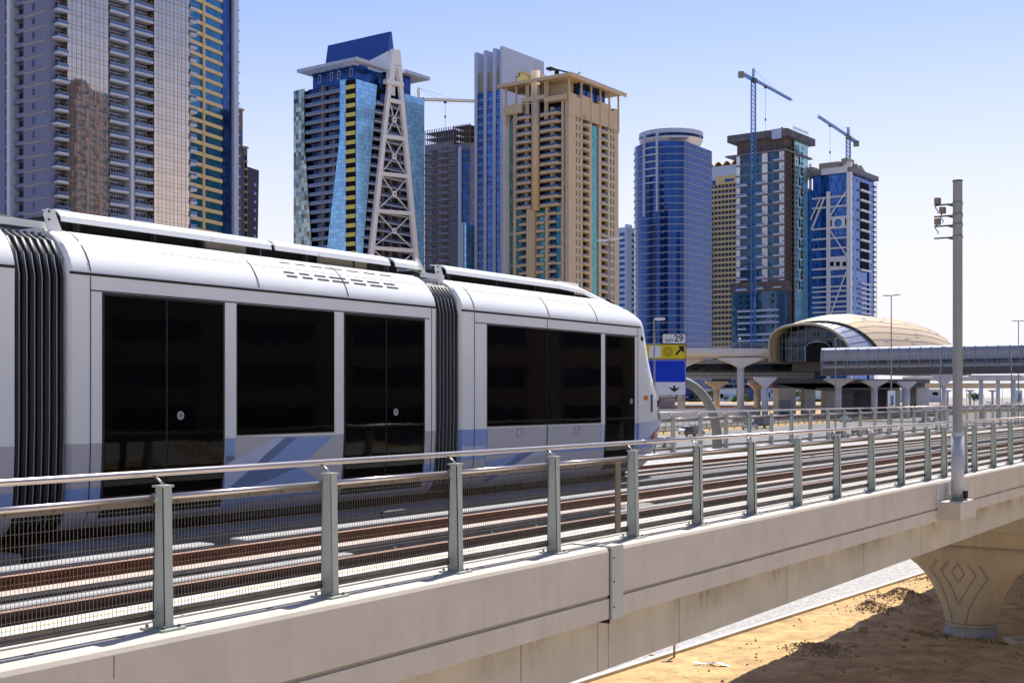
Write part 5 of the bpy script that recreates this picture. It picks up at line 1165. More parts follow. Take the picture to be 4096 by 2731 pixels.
# ---- M: right hand tower
T = Tower('braced_tower', 'blue glass tower with white grid braces and a round opening, crane on its roof', 3401, 800, 37)
TM = T
H = T.z(668); RW = T.R(3499); LW = T.L(3262); P2 = 6.3
T.part(MB().box(.5, RW-.3, .5, LW, 0, H-2), 'shaft', M['g_royal'])
T.part(T.fb(MB(),'L', .6, T.L(3252), 0, T.z(690,'L',3320), -.4, .2), 'facade_glazing', M['g_royal'])
T.part(MB().box(.6, 20, LW, LW+7, 0, T.z(760,'L',3250)), 'side_block', M['g_royal'])
T.part(T.fb(MB(),'L', -1.2, T.L(3391), 0, T.z(650), -.5, 2.0), 'white_column', M['cream']); T.part(T.fb(MB(),'L', T.L(3323.5), T.L(3310), 0, T.z(768,'L',3316), .2, 2.0), 'white_column', M['cream'])
ys = [683+0]+[792,831,916,957,997,1037,1077,1110,1150,1168,1190,1211,1231,1251]
me = fmesh('L', 'white_band', [M['white']], [(T.L(3391)+.01, T.L(3323.5)-.01, 0, 1.1, .2, 1.4, 0), (T.L(3310)+.01, T.L(3252), 0, 1.1, .2, 1.6, 0)])
rep('white_band', me, T.root, [(0,0,T.z(y,'L',3340)) for y in ys[1:]])
def lz(x, y): return T.L(x), T.z(y,'L',x)
def brace(x0, y0, x1, y1, w_=.42, nm='diagonal_brace'):
    (a, z0), (b, z1) = lz(x0,y0), lz(x1,y1); l = sqrt((b-a)**2+(z1-z0)**2); nx, nz = -(z1-z0)/l*w_, (b-a)/l*w_
    T.poly('L', [(a+nx,z0+nz),(b+nx,z1+nz),(b-nx,z1-nz),(a-nx,z0-nz)], 1.3, 1.8, nm, M['cream'])
brace(3388,768,3324,866); brace(3324,922,3390,1022); brace(3390,1085,3326,1260); brace(3300,795,3250,920,.6); brace(3285,795,3246,880,.4)
# circle storey: panel with a real round hole
(cx_, cz_), r_ = lz(3356,893), 2.3*.95
def holepanel(a, b, z0, z1, cy, cz, r, o0, o1, name):
    mb = MB(); n = 32; vs = []
    def rect(u):
        dx, dz = cos(u), sin(u); k = min((b-cy)/dx if dx > 1e-9 else ((a-cy)/dx if dx < -1e-9 else 1e9), (z1-cz)/dz if dz > 1e-9 else ((z0-cz)/dz if dz < -1e-9 else 1e9)); return cy+dx*k, cz+dz*k
    us = [2*pi*i/n+pi/n for i in range(n)]
    for o in (o0, o1):
        for u in us: vs.append((-o, *rect(u)))
        for u in us: vs.append((-o, cy+r*cos(u), cz+r*sin(u)))
    fs = []
    for i in range(n): j = (i+1)%n; fs += [(i,j,n+j,n+i),(2*n+j,2*n+i,3*n+i,3*n+j),(n+i,n+j,3*n+j,3*n+i),(i,2*n+i,2*n+j,j)]
    return fixn(T.part(mb.add(vs, fs), name, M['cream']))
holepanel(T.L(3391)+.02, T.L(3324)-.02, T.z(914,'L',3356), T.z(866,'L',3356), cx_, cz_, 2.5, .9, 1.5, 'round_opening_panel')
T.part(T.fb(T.fb(MB(),'L', T.L(3331), T.L(3325), T.z(906,'L',3330), T.z(880,'L',3330), 1.5, 1.56),'L', T.L(3390), T.L(3384), T.z(902,'L',3388), T.z(875,'L',3388), 1.5, 1.56), 'slot_opening', M['dark'])
T.part(T.fb(MB(),'L', T.L(3391)+.02, T.L(3324)-.02, T.z(1080,'L',3356), T.z(1026,'L',3356), .9, 1.5), 'square_opening_panel', M['cream'])
for x in (3389,3363,3339): T.part(T.fb(MB(),'L', T.L(x), T.L(x-15), T.z(1065,'L',x), T.z(1047,'L',x), 1.5, 1.56), 'square_opening', M['dark'])
# right face
T.part(T.fb(MB(),'R', 1.2, T.R(3437), 0, H-6, 0, .3), 'blue_cladding', M['g_royal']); T.part(T.fb(MB(),'R', T.R(3475), T.R(3490), 0, H-8, 0, .3), 'blue_cladding', M['g_royal'])
a, b = T.R(3437), T.R(3475); me = fmesh('R', 'white_balcony', [M['cream'], M['dark']], [(a, b, 0, 1.1, .0, 1.8, 0), (a, b, 1.1, 6.3, -.1, .02, 1)]); rep('white_balcony', me, T.root, [(0,0,T.z(y,'R',3455)) for y in [770+39.5*k for k in range(9)]]); 
me = fmesh('R', 'white_balcony', [M['cream']], [(a, b, 0, .9, .0, 1.8, 0)]); rep('white_balcony', me, T.root, [(0,0,T.z(y,'R',3455)) for y in [1120+19.6*k for k in range(1, 9)]])
wn = fmesh('R', 'dark_window', [M['dark']], [(0,1.2,0,1.8,.3,.36,0)]); rep('dark_window', wn, T.root, [(T.R(x),0,T.z(y,'R',3420)) for y in [725+39.5*k for k in range(14)] for x in (3408,3425)])
T.part(MB().box(-2, RW+2, -2, LW+6, H-3.4, H-.4), 'roof_slab', M['cgrey']); T.part(MB().box(-2.1, -2.01, 1, T.L(3290), H-3.6, H+.4), 'roof_edge', M['cream'])
mb = MB()
for y0, y1, h in ((8,22,5),(26,34,3.5),(2,7,6.5)): mb.bbox(2, 12, y0, y1, H-.4, H+h, .4)
for i in range(9): mb.box(8+i*1.8, 9.2+i*1.8, -.5, 3, H-.4, H+1+(i*7%4)*.8)
T.part(mb, 'roof_shuttering', M['roofeq'], kind='stuff'); T.poly('L', [lz(3388,650),(lz(3360,693)[0],H-3),(lz(3388,693)[0],H-3)], .5, 1.4, 'white_gusset', M['cream'])
T.part(MB().box(RW, RW+4, 1, 10, 0, H-12), 'stair_slabs', M['cgrey']) if False else None
mb = MB(); x0, x1 = T.R(3499), T.R(3507)
for x in (x0, x1):
    for y in (0, 2): mb.box(x-.1, x+.1, y-.1, y+.1, 0, H-4)
z = T.z(1270,'R',3500)
while z < H-5: mb.box(x0, x1, 0, 2, z, z+.12); mb.bar((x0,0,z),(x1,0,z+3.2),.08,n=4); mb.box(RW-2.5, x0-.2, -1.2, 3, z, z+.5); z += 3.3
T.part(mb, 'scaffolding', M['dkgrey'], kind='stuff')

# ---------------------------------------------------------------- tower cranes
def lattice(mb, p0, p1, w_, n, r=.12, tri=False):
    p0, p1 = Vector(p0), Vector(p1); d = (p1-p0).normalized(); a = Vector((0,0,1)) if abs(d.z) < .9 else Vector((1,0,0)); u = d.cross(a).normalized(); v = u.cross(d)
    cs = [(-.5,-.5),(.5,-.5),(.5,.5),(-.5,.5)] if not tri else [(-.5,0),(.5,0),(0,.9)]
    P = lambda c, t: p0+(p1-p0)*t+u*c[0]*w_+v*c[1]*w_
    for c in cs: mb.bar(P(c,0), P(c,1), r*1.5, n=4, cap=False)
    for i in range(n):
        for j in range(len(cs)):
            c0, c1 = cs[j], cs[(j+1)%len(cs)]; mb.bar(P(c0,i/n), P(c1,(i+1)/n), r, n=3, cap=False); mb.bar(P(c0,i/n), P(c1,i/n), r, n=3, cap=False)
    return mb
def crane(name, label, base, zb, zt, zj, tip, tail, hook, mast_w=2.2, col=None, peak=8, jn=22):
    c = col or M['crane']; R = thing('tower_crane', label, 'crane', (base[0], base[1], zb))
    o = lambda p: Vector(p)-Vector((base[0], base[1], zb))
    lattice(MB(), (0,0,0), (0,0,zj-zb-1.5), mast_w, int((zj-zb)/2.6), .16).build('mast', c, R)
    lattice(MB(), (0,0,zj-zb), o(tip), 1.5, jn, .13, True).build('jib', c, R); lattice(MB(), (0,0,zj-zb), o(tail), 1.5, 7, .13).build('counter_jib', M['crane'] if col is None else col, R)
    tl = o(tail); d = tl.normalized(); MB().box(-1.6,1.6,-1.2,1.2,-2.8,.8).build('counterweight', M['cranew'], R, loc=tl)
    MB().bar((0,0,zj-zb-1.5),(0,0,zj-zb+.8),1.7,n=8).build('slewing_ring', M['dkgrey'], R)
    tj = o(tip); dj = (tj-Vector((0,0,zj-zb))).normalized(); MB().box(-1,1,-1,1,-1.4,1.4).build('operator_cab', M['cranew'], R, loc=Vector((0,0,zj-zb-.3))+dj*2.6+Vector((0,-1.4,0)))
    lattice(MB(), (0,0,zj-zb), (0,0,zt-zb), 1.1, 4, .13).build('peak', c, R)
    mb = MB(); top = Vector((0,0,zt-zb)); mb.bar(top, Vector((0,0,zj-zb)).lerp(tj,.62)+Vector((0,0,1)), .07, n=3).bar(top, Vector((0,0,zj-zb)).lerp(tj,.35)+Vector((0,0,1)), .07, n=3).bar(top, tl+Vector((0,0,.5)), .07, n=3); mb.build('tie_ropes', M['dkgrey'], R)
    hp = Vector((0,0,zj-zb)).lerp(tj, hook[0]); MB().box(-.8,.8,-.8,.8,-1.2,-.2).build('trolley', M['dkgrey'], R, loc=hp)
    MB().bar((0,0,-1),(0,0,-hook[1]),.10,n=3).bar((0,0,-hook[1]*.5-.6),(0,0,-hook[1]*.5+.8),.5,n=6).build('hook_rope', M['dkgrey'], R, loc=hp)
    return R
def ray_dir(x0, Z0_, adeg, x1):
    a = radians(adeg); k = (x1-CX)/F; X = xat(x0, Z0_); s_ = (k*Z0_-X)/(sin(a)-k*cos(a)); return X+s_*sin(a), Z0_+s_*cos(a)
Zc = 780; bx0 = xat(3013.5, Zc); z_ = zat(320, Zc)
tx, ty = ray_dir(3013.5, Zc, 33, 3167); ux, uy = ray_dir(3013.5, Zc, 33, 2964)
crane('tower_crane', 'tall blue tower crane rising up the front of the half clad tower', (bx0, Zc), ground_h(Zc), zat(275,Zc), z_, (tx,ty,z_), (ux,uy,z_), (.30,42), 2.6)
Zc = 812; bx0 = xat(3393, Zc); z_ = zat(548, Zc)
tx, ty = ray_dir(3393, Zc, 30, 3272); ux, uy = ray_dir(3393, Zc, 30, 3425)
crane('tower_crane', 'blue tower crane on the roof of the white braced tower', (bx0, Zc), TM.z(668)+TM.g-.4, zat(510,Zc), z_, (tx,ty,z_), (ux,uy,z_), (.62,34), 2.4)
Zc = 720; bx0 = xat(1674, Zc); z_ = zat(402, Zc)
tx, ty = xat(1905, Zc+8), Zc+8; ux, uy = xat(1655, Zc-2), Zc-2
crane('tower_crane', 'pale yellow and white crane jib reaching out behind the A-framed tower', (bx0, Zc), 60, zat(352,Zc), z_, (tx,ty,z_+.8), (ux,uy,z_), (.46,18), 1.6, M['gold'], jn=30)

# ---------------------------------------------------------------- metro viaduct, station, bridges
ZM = 350
MV = thing('metro_viaduct', 'smooth pale metro guideway on hammerhead piers leading into the domed station', 'viaduct', (55, ZM, ground_h(ZM)))
g0 = ground_h(ZM)
path = [(-25,354),(20,351.5),(40,350.2),(52,350),(62,350.6),(72,352.5),(80,355.5),(86,359)]
sec = [(0,0),(-.15,1.2),(.25,2.1),(1.6,2.6),(7.6,2.6),(9,2.1),(9.4,1.5),(9.25,0),(8.9,0),(8.7,1.6),(.55,1.6),(.35,0)]
ZTOP = zat(1392, ZM)-g0
def seg_ring(i):
    p = Vector(path[i]); q = Vector(path[min(i+1,len(path)-1)])-Vector(path[max(i-1,0)]); q.normalize(); n_ = Vector((-q.y, q.x)); return [(p.x+n_.x*a-55, p.y+n_.y*a-ZM, ZTOP-b) for a, b in sec]
for i in range(len(path)-1): fixn(MB().loft([seg_ring(i), seg_ring(i+1)], True, 0, False, True).build('guideway_segment', M['pier'], MV))
pm_ = MB().bar((0,0,0),(-.25,0,1.25),.05,n=4).mesh('rail_post', M['dkgrey']); pl = []
for i in range(len(path)-1):
    a, b = Vector(path[i]), Vector(path[i+1]); n = int((b-a).length/1.1)
    for k in range(n): p = a.lerp(b, k/n); pl.append((p.x-55, p.y-ZM, ZTOP))
rep('rail_post', pm_, MV, pl)
mb = MB().tube([(x-55-.2, y-ZM, ZTOP+1.25) for x,y in path], .05, 5).tube([(x-55-.12, y-ZM, ZTOP+.65) for x,y in path], .035, 5); mb.build('guideway_handrail', M['dkgrey'], MV)
def hammer(xc, Zp, wcol, ybase, ytop, capw, label=None, par=None, m='pier', pink=True, capy=None):
    X = xat(xc, Zp); gz = ground_h(Zp); r = wcol*Zp/F/2; zt = zat(ytop, Zp)-gz; cw = capw*Zp/F/2; ch = cw*.42 if capy is None else zat(ytop,Zp)-zat(capy,Zp)
    root = par or thing('bridge_pier', label, 'pier', (X, Zp, gz)); lx = X-root.location.x; ly = Zp-root.location.y
    MB().bar((lx,ly,-.5),(lx,ly,zt-ch),r,n=20).build('pier_shaft', M[m], root)
    MB().bar((lx,ly,zt-ch-.35),(lx,ly,zt-ch),r*1.08,n=20).build('pier_collar', M[m], root)
    rg = []
    for u in (0,.12,.3,.5,.7,.85,1):
        hw = r+(cw-r)*(u**1.15); z = zt-ch+ch*.82*u; rg.append([(lx-hw,ly-r*.9,z),(lx-hw*.9,ly-r,z),(lx+hw*.9,ly-r,z),(lx+hw,ly-r*.9,z),(lx+hw,ly+r*.9,z),(lx-hw,ly+r*.9,z)])
    hw = cw*.93; rg.append([(lx-hw,ly-r*.9,zt),(lx-hw*.9,ly-r,zt),(lx+hw*.9,ly-r,zt),(lx+hw,ly-r*.9,zt),(lx+hw,ly+r*.9,zt),(lx-hw,ly+r*.9,zt)])
    MB().loft(rg, True, 0, False, True).build('pier_cap', M[m], root)
    if pink: MB().prism([(lx+cw*.80,zt-ch*.06),(lx+cw*.93,zt-ch*.06),(lx+cw*1.0,zt-ch*.17),(lx+cw*.93,zt-ch*.30),(lx+cw*.84,zt-ch*.22)], 1, ly-r-.08, ly-r*.5).build('cap_facet', M['pink'], root)
    return root
hammer(2962.5, 352, 28, 1668, 1430, 181, par=MV); hammer(2725, 356, 31, 1680, 1432, 181, par=MV)
hammer(3029, 375, 27, 1650, 1532, 74, 'sunlit-toned bridge pier with warm coloured cap under the concourse', m='warm', pink=False, capy=1556)
hammer(2867, 378, 24, 1645, 1525, 92, 'sunlit-toned pier with a bowl shaped cap behind the arched gantry', pink=False, m='warm', capy=1552)
hammer(3060, 345, 26, 1667, 1508, 90, 'grey pier with wide funnel cap beside the dark concourse block', pink=False, capy=1545)
for i, (x, Zp, wd, yt, cw, cy) in enumerate(((3354,338,24,1513,120,1545),(3497,345,26,1520,108,1548),(3624,352,30,1525,78,1552),(3924,345,17,1500,110,1516),(3992,350,16,1500,90,1516),(4055,356,15,1500,80,1516),(3775,340,18,1495,92,1540))):
    hammer(x, Zp, wd, 1660, yt, cw, ('pier under the start of the glazed footbridge','second pier right of the footbridge end, in the station shade','pier in front of the station wall beside the banner lamp','slim pier of the far viaduct right of the signal pole','slim pier, middle of three right of the signal pole','slim pier at the right edge of the picture','brown shaded pier half hidden behind the signal pole')[i], pink=False, capy=cy)
# concourse bridge behind the guideway
CB = thing('concourse_bridge', 'dark grey panelled station concourse bridge under the metro guideway', 'bridge', (60, 362, ground_h(362))); g0 = ground_h(362); Zb = 362
zt, zm0, zm1, zb = [zat(y, Zb)-g0 for y in (1438, 1455, 1481, 1513)]
x0, x1 = xat(2560,Zb)-60, xat(3284,Zb)-60
MB().box(x0, x1, .3, 8, zb, zt-.2).build('bridge_core', M['dkgrey'], CB)
MB().box(x0, x1, .1, .3, zm1, zm0).build('ribbon_window', M['g_dark'], CB)
pu = MB().box(.03,1.97,0,.3,zm0,zt).mesh('wall_panel', M['panel']); pd_ = MB().box(.03,1.97,-.1,.3,zb+1.05,zm1-.6).mesh('spandrel_panel', M['panel']); pe_ = MB().box(.03,1.97,.2,.5,zb,zb+.95).mesh('soffit_panel', M['panel'])
n = int((x1-x0)/2)
for nm, me in (('wall_panel',pu),('spandrel_panel',pd_),('soffit_panel',pe_)): rep(nm, me, CB, [(x0+2*i,0,0) for i in range(n)])
MB().box(x0, x1, -.2, -.1, zm1-.5, zm1-.42).box(x0, x1, -.2, -.1, zm1+.3, zm1+.36).build('guard_rail', M['dkgrey'], CB)
# dark bulk and soffit beneath the concourse
SB = thing('station_base', 'dark grey concrete walls and columns carrying the station concourse', 'station base', (90, 372, ground_h(372))); g0 = ground_h(372)
def sb(x0, x1, y0, y1, Zp, dz, name, m): MB().box(xat(x0,Zp)-90, xat(x1,Zp)-90, Zp-372, Zp-372+dz, zat(y1,Zp)-g0 if y1 < 1665 else -1, zat(y0,Zp)-g0).build(name, M[m], SB)
sb(3113,3184,1552,1670,366,7,'wall_pier','pier'); sb(3120,3162,1600,1670,365,.9,'service_door','panel'); sb(3218,3262,1548,1670,368,5,'wall_pier','pier'); sb(3300,3345,1548,1670,370,5,'wall_pier','pier')
sb(3366,3410,1550,1670,372,6,'wall_pier','cgrey'); sb(3411,3558,1556,1670,380,2,'back_wall','cgrey'); sb(3560,3600,1548,1670,374,4,'wall_pier','pier'); sb(3666,3716,1548,1670,372,5,'wall_pier','pier'); sb(3636,3650,1548,1670,378,4,'wall_pier','pier')
sb(3050,3720,1516,1532,364,24,'deck_slab','cgrey'); sb(3090,3700,1532,1550,368,14,'deck_beam','cgrey')
rg = [[(xat(x,366)-90, y, zat(yy,366)-g0) for x, yy in ((3100-0,1532),(3700,1532),(3560,1556),(3380,1562),(3220,1556))] for y in (-4, 16)]
MB().loft(rg, True, 0, False, True).build('haunched_beam', M['cgrey'], SB)
# station shell
ST_ = thing('metro_station', 'gold shell shaped metro station roof with grey flank and open arched end', 'station', (80.0, 337, ground_h(337))); g0 = ground_h(337); AX = radians(36)
ST_.rotation_euler = (0,0,pi/2-AX)
ZB = 18.6-g0
def shell(s_, ph, off=0):
    k = s_/118; hh = (8.2+3.95*sin(min(1,k/.24)*pi/2) if k < .5 else 12.15*sqrt(max(0,1-((k-.42)/.585)**2)))+off; aa = (11.6+1.6*sin(k*pi))*(1 if k < .5 else sqrt(max(0,1-((k-.45)/.56)**2)))+off; c = cos(ph); s2 = sin(ph)
    q = min(1, s_/60); e_ = .95-.1*q if c > 0 else .50+.3*q; return (s_, -aa*math.copysign(abs(c)**.9, c)+2.2*s2*(1-q), ZB-1.5+(hh+1.5)*abs(s2)**e_)
def edge(ph): return 20*max(0, 1-ph/(pi*.62))**1.2
nv = 30; nu = 40
for nm, m_, o_ in (('gold_roof','goldshell',.35),('grey_flank','greyshell',0)):
    vs = []; 
    for j in range(nv+1):
        ph = pi*j/nv
        for i in range(nu+1):
            e = edge(ph); s_ = e+(117.5-e)*i/nu if nm == 'gold_roof' else (e+.8)*i/nu; vs.append(shell(s_, ph, o_))
    fs = [(j*(nu+1)+i, j*(nu+1)+i+1, (j+1)*(nu+1)+i+1, (j+1)*(nu+1)+i) for j in range(nv) for i in range(nu)]
    o = MB().add(vs, fs, 0, True).build(nm, M[m_], ST_)
    if nm == 'gold_roof': GR = o
mb = MB(); pts = [shell(edge(pi*j/60), pi*j/60, .3) for j in range(34)]; mb.tube(pts, .35, 6).build('flank_edge', M['dkgrey'], ST_)
for j in range(1, 9):      # seams between roof panels
    ph = pi*(.03+j*.055); e = edge(ph); MB().tube([shell(e+(112-e)*i/30, ph, .39) for i in range(31)], .05, 4).build('panel_seam', M['roofeq'], ST_)
    MB().tube([shell(e*i/10, ph, .05) for i in range(11)], .07, 4).build('flank_seam', M['dkgrey'], ST_)
random.seed(5); 
for i in range(26):
    ph = pi*random.uniform(.08,.42); s_ = random.uniform(edge(ph)+8, 104); q = [shell(s_+a, ph+b, .42) for a, b in ((0,0),(random.choice((1.6,3)),0),(3,.022),(0,.022))]; q[1] = (q[2][0], q[1][1], q[1][2]); MB().add(q, [(0,1,2,3)]).build('roof_light', M['greyshell'], ST_)
MB().tube([shell(-.2, pi*j/40, .3) for j in range(41)], .36, 8).build('arch_rim', M['roofeq'], ST_)
pts = [shell(5, pi*j/30, -.4) for j in range(31)]; MB().add(pts, [tuple(range(31))]).build('glazed_end_wall', M['g_dark'], ST_)
mb = MB()
for j in range(2, 29, 2): mb.bar((4.8, pts[j][1], ZB-1.4), (4.8, pts[j][1], pts[j][2]), .10, n=4)
for z in (2.2,4.4,6.6): mb.box(4.7,4.85,-11,11,ZB+z,ZB+z+.12)
mb.build('end_wall_mullions', M['midgrey'], ST_, kind='stuff')
MB().box(4.0,4.9,-3.3,3.3,ZB-1.5,ZB+3.6).build('track_portal', M['dark'], ST_); MB().tube([(3.9,-3.5,ZB-1.5),(3.9,-3.5,ZB+2.6),(3.9,-2.3,ZB+3.6),(3.9,0,ZB+3.9),(3.9,2.3,ZB+3.6),(3.9,3.5,ZB+2.6),(3.9,3.5,ZB-1.5)], .12, 6).build('portal_frame', M['wcl'], ST_)
text('37', 1.5, M['wcl'], ST_, (3.6,-6.8,ZB+4.4), (radians(90),0,radians(-90)), 'platform_number')
MB().box(9, 112, -9.5, 9.5, ZB-4.0, ZB-1.4).build('platform_block', M['dkgrey'], ST_)
# glazed footbridge
FBA = radians(52); FZ = 330; FX = xat(3284, FZ); FB = thing('footbridge', 'long enclosed glazed footbridge with white rounded roof and curved ribs', 'footbridge', (FX, FZ, ground_h(FZ)), -(pi/2-FBA)); g0 = ground_h(FZ)
ztop, zlo = zat(1392,FZ)-g0, zat(1502,FZ)-g0; hB = ztop-zlo; LEN = 150
sec = [(.9,0),(.25,.5),(0,1.4),(0,3.4),(.15,4.6),(.7,6.2),(1.5,hB)]
secp = [(y, ztop-q) for y, q in sec]; full = secp+[(5.5-y, z) for y, z in secp[::-1]]
def strip_(i, nm, m_, a=0, b=LEN, o=0):
    y0, z0 = secp[i]; y1, z1 = secp[i+1]; MB().add([(a,y0-o,z0),(b,y0-o,z0),(b,y1-o,z1),(a,y1-o,z1),(a,y0+.2,z0),(b,y0+.2,z0),(b,y1+.2,z1),(a,y1+.2,z1)], [(0,1,2,3),(4,7,6,5),(0,3,7,4),(1,5,6,2)]).build(nm, M[m_], FB)
strip_(0,'roof_curve','panell'); strip_(1,'wall_band','panel'); strip_(4,'sill_band','panel'); strip_(5,'soffit_band','panel')
MB().add([(0,.9,ztop),(LEN,.9,ztop),(LEN,4.6,ztop),(0,4.6,ztop),(0,4.6,ztop-.3),(LEN,4.6,ztop-.3),(LEN,.9,ztop-.3),(0,.9,ztop-.3)], [(0,1,2,3),(4,5,6,7),(0,7,6,1),(3,2,5,4),(0,3,4,7),(1,6,5,2)]).build('roof', M['panell'], FB)
y0, zA = secp[2]; MB().box(0, LEN, 0, .15, zA-1.2, zA).build('wall_strip', M['panel'], FB); MB().box(0, LEN, .05, .2, secp[3][1]-1.2, zA-1.21).build('ribbon_glazing', M['g_dark'], FB)
MB().box(0, LEN, .4, 5.3, zlo+.1, ztop-.4).build('bridge_core', M['dkgrey'], FB)
rb = MB().tube([(0,y-.12,z) for y, z in secp], .10, 6).mesh('rib', M['panel']); rep('rib', rb, FB, [(x,0,0) for x in [0,.6,6.6,7.3]+[7.3+2.7*i for i in range(1, 22)]+[66.7,67.4]+[68+2.7*i for i in range(1, 28)]])
lv_ = MB().box(0, LEN, -.16, -.08, 0, .08).mesh('louvre_bar', M['panel']); rep('louvre_bar', lv_, FB, [(0,0,ztop-q) for q in (1.5,2.7,3.5,4.3,5.1)])
pn = MB().box(.04,.86,-.05,.0,0,1.9).mesh('wall_panel', M['panel']); rep('wall_panel', pn, FB, [(.9*i,0,ztop-3.35) for i in range(int(LEN/.9))])
MB().box(-.3, 0, .6, 5, zlo, ztop-.3).build('end_wall', M['panel'], FB)
# elevated ramps and far structures on the right
for i, (y0, y1, Zp, lab) in enumerate(((1506,1522,520,'pale curved flyover deck beneath the footbridge, upper of two'),(1532,1552,640,'sandy coloured ramp wall beyond the piers, lower of two'))):
    o = MB().box(xat(3640,Zp), xat(4700,Zp), Zp, Zp+10, zat(y1,Zp), zat(y0,Zp)); o = o.build('flyover', M['tan'] if i else M['pier']); tag(o, lab, 'flyover')
    for k in range(7 if not i else 0): hammer(3700+k*90, Zp+5, 9, 1600, y1, 40, None, par=o, pink=False)
hw_ = MB().box(xat(3400,470), xat(4700,470), 470, 470.6, ground_h(470)-1, ground_h(470)+1.6).build('barrier_wall', M['pier']); tag(hw_, 'low pale concrete barrier beyond the highway on the right', 'wall')
gw = MB()
x = -40
while x < 330: gw.box(x+.03, x+5.97, 138.6, 139.1, -.5, 4.6); x += 6
gwo = gw.build('highway_wall', M['pier'], rotz=PHI); tag(gwo, 'grey concrete panel wall along the far side of the highway', 'wall')
random.seed(9)
# low commercial buildings and greenery
def lowbuild(x0, x1, ytop, Zp, label, m_, wins, dep=14):
    X0, X1 = xat(x0,Zp), xat(x1,Zp); gz = ground_h(Zp); R = thing('low_building', label, 'building', ((X0+X1)/2, Zp, gz)); h = zat(ytop,Zp)-gz; w2 = (X1-X0)/2
    MB().box(-w2, w2, 0, dep, -1, h).build('wall', M[m_], R); MB().box(-w2-.3, w2+.3, -.3, dep, h, h+.5).build('roof_edge', M['wcl'], R)
    for a, b, c, d, mm in wins: MB().box(xat(a,Zp)-R.location.x, xat(b,Zp)-R.location.x, -.12, 0, zat(d,Zp)-gz, zat(c,Zp)-gz).build('shopfront', M[mm], R)
    return R
lowbuild(2741, 2852, 1557, 700, 'cream low building with dark shopfronts left of the sunlit pier', 'cream', [(2845,2851,1576,1590,'dark'),(2800,2806,1574,1592,'dark')])
lowbuild(2880, 2946, 1556, 702, 'pale low building with white panels and a small blue poster', 'cream', [(2881,2893,1575,1592,'dark'),(2897,2922,1575,1590,'wcl'),(2931,2947,1574,1591,'g_sky')])
lowbuild(3036, 3112, 1556, 700, 'white storefront with a navy corner sign behind the grey piers', 'wcl', [(3082,3090,1557,1571,'g_navy'),(3064,3080,1570,1590,'dark'),(3094,3110,1576,1590,'white'),(3092,3112,1558,1572,'brown')])
text('C', 1.6, M['white'], bpy.data.objects['low_building.002'], (xat(3086,700)-bpy.data.objects['low_building.002'].location.x, -.2, zat(1564,700)-ground_h(700)), (radians(90),0,0), 'sign_letter')
lowbuild(2750, 3100, 1535, 790, 'long grey multi storey car park behind the low shops', 'cgrey', [(2780+40*i,2812+40*i,1541,1549,'dark') for i in range(7)], 20)
lowbuild(3190, 3330, 1556, 705, 'cream building seen through the gap between the station walls', 'cream', [(3200,3216,1572,1590,'dark')])
lowbuild(3560, 3760, 1560, 640, 'white low depot building seen beyond the station piers', 'wcl', [(3730,3752,1568,1580,'dark'),(3580,3600,1570,1584,'dark')])
lowbuild(2590, 2700, 1585, 480, 'grey pump house seen under the road sign', 'cgrey', [(2600,2640,1592,1606,'dark')], 8)
def leafcloud(mb, c, rx, ry, rz, n, s_, seed=0):
    rnd = random.Random(seed)
    for _ in range(n):
        while True:
            p = Vector((rnd.uniform(-1,1), rnd.uniform(-1,1), rnd.uniform(-1,1)))
            if p.length < 1 and (p.length > .45 or rnd.random() < .3): break
        p = Vector((p.x*rx, p.y*ry, p.z*rz))*rnd.uniform(.75,1.12)+Vector(c); a = Vector((rnd.uniform(-1,1),rnd.uniform(-1,1),rnd.uniform(-1,1))).normalized()*s_; b = a.cross(Vector((rnd.uniform(-1,1),rnd.uniform(-1,1),rnd.uniform(-1,1)))).normalized()*s_*.7
        mb.add([p-a, p+b, p+a, p-b], [(0,1,2,3)])
    return mb
for i, (xa, xb, lab) in enumerate(((2741,2820,'clipped green hedge left of the arched gantry'),(2845,2862,'short hedge between the gantry tube and the pier'),(2925,2950,'round green hedge beside the poster'),(2978,3012,'green hedge in front of the white storefront'),(3180,3330,'hedge seen through the gaps in the station base'))):
    X0, X1 = xat(xa,655), xat(xb,655); mb = MB(); 
    leafcloud(mb, ((X0+X1)/2,655,ground_h(655)+.75), (X1-X0)/2, 1.0, .8, int(220+40*(X1-X0)), .35, i); o = mb.build('hedge', M['leaf']); tag(o, lab, 'hedge', None, 'thing')
def tree(x, Zp, h, r, label, seed, palm=False):
    X = xat(x,Zp); gz = ground_h(Zp); R = thing('tree', label, 'tree', (X,Zp,gz)); MB().bar((0,0,0),(.2,0,h*.6),.22,.12,n=7).bar((.15,0,h*.45),(.9,.2,h*.75),.1,.05,n=5).bar((.1,0,h*.4),(-.8,-.2,h*.72),.1,.05,n=5).build('trunk', M['trunk'], R)
    mb = MB(); rnd = random.Random(seed)
    for k in range(7): leafcloud(mb, (rnd.uniform(-r,r)*.6, rnd.uniform(-r,r)*.6, h*.72+rnd.uniform(-.3,.35)*r), r*.5, r*.5, r*.4, 120, .28, seed*10+k)
    mb.build('crown', M['leaf'], R)
for i, a in enumerate(((2794,650,6.0,2.4,'small palm like tree standing before the arched gantry'),(2838,652,6.5,2.6,'round tree behind the curve of the arched gantry'),(2904,650,2.6,1.2,'small bush tree at the pale low building'),(2940,648,3.0,1.6,'bright green bush under the blue poster'),(2988,650,3.4,1.8,'bright bush tree beside the white storefront'),(3200,650,6.5,3.2,'tree in the first gap between the station walls'),(3322,650,6.5,3.4,'tree in the second gap between the station walls'),(3896,560,4.5,3.4,'spreading tree beyond the right hand piers'))): tree(*a, seed=i+3)
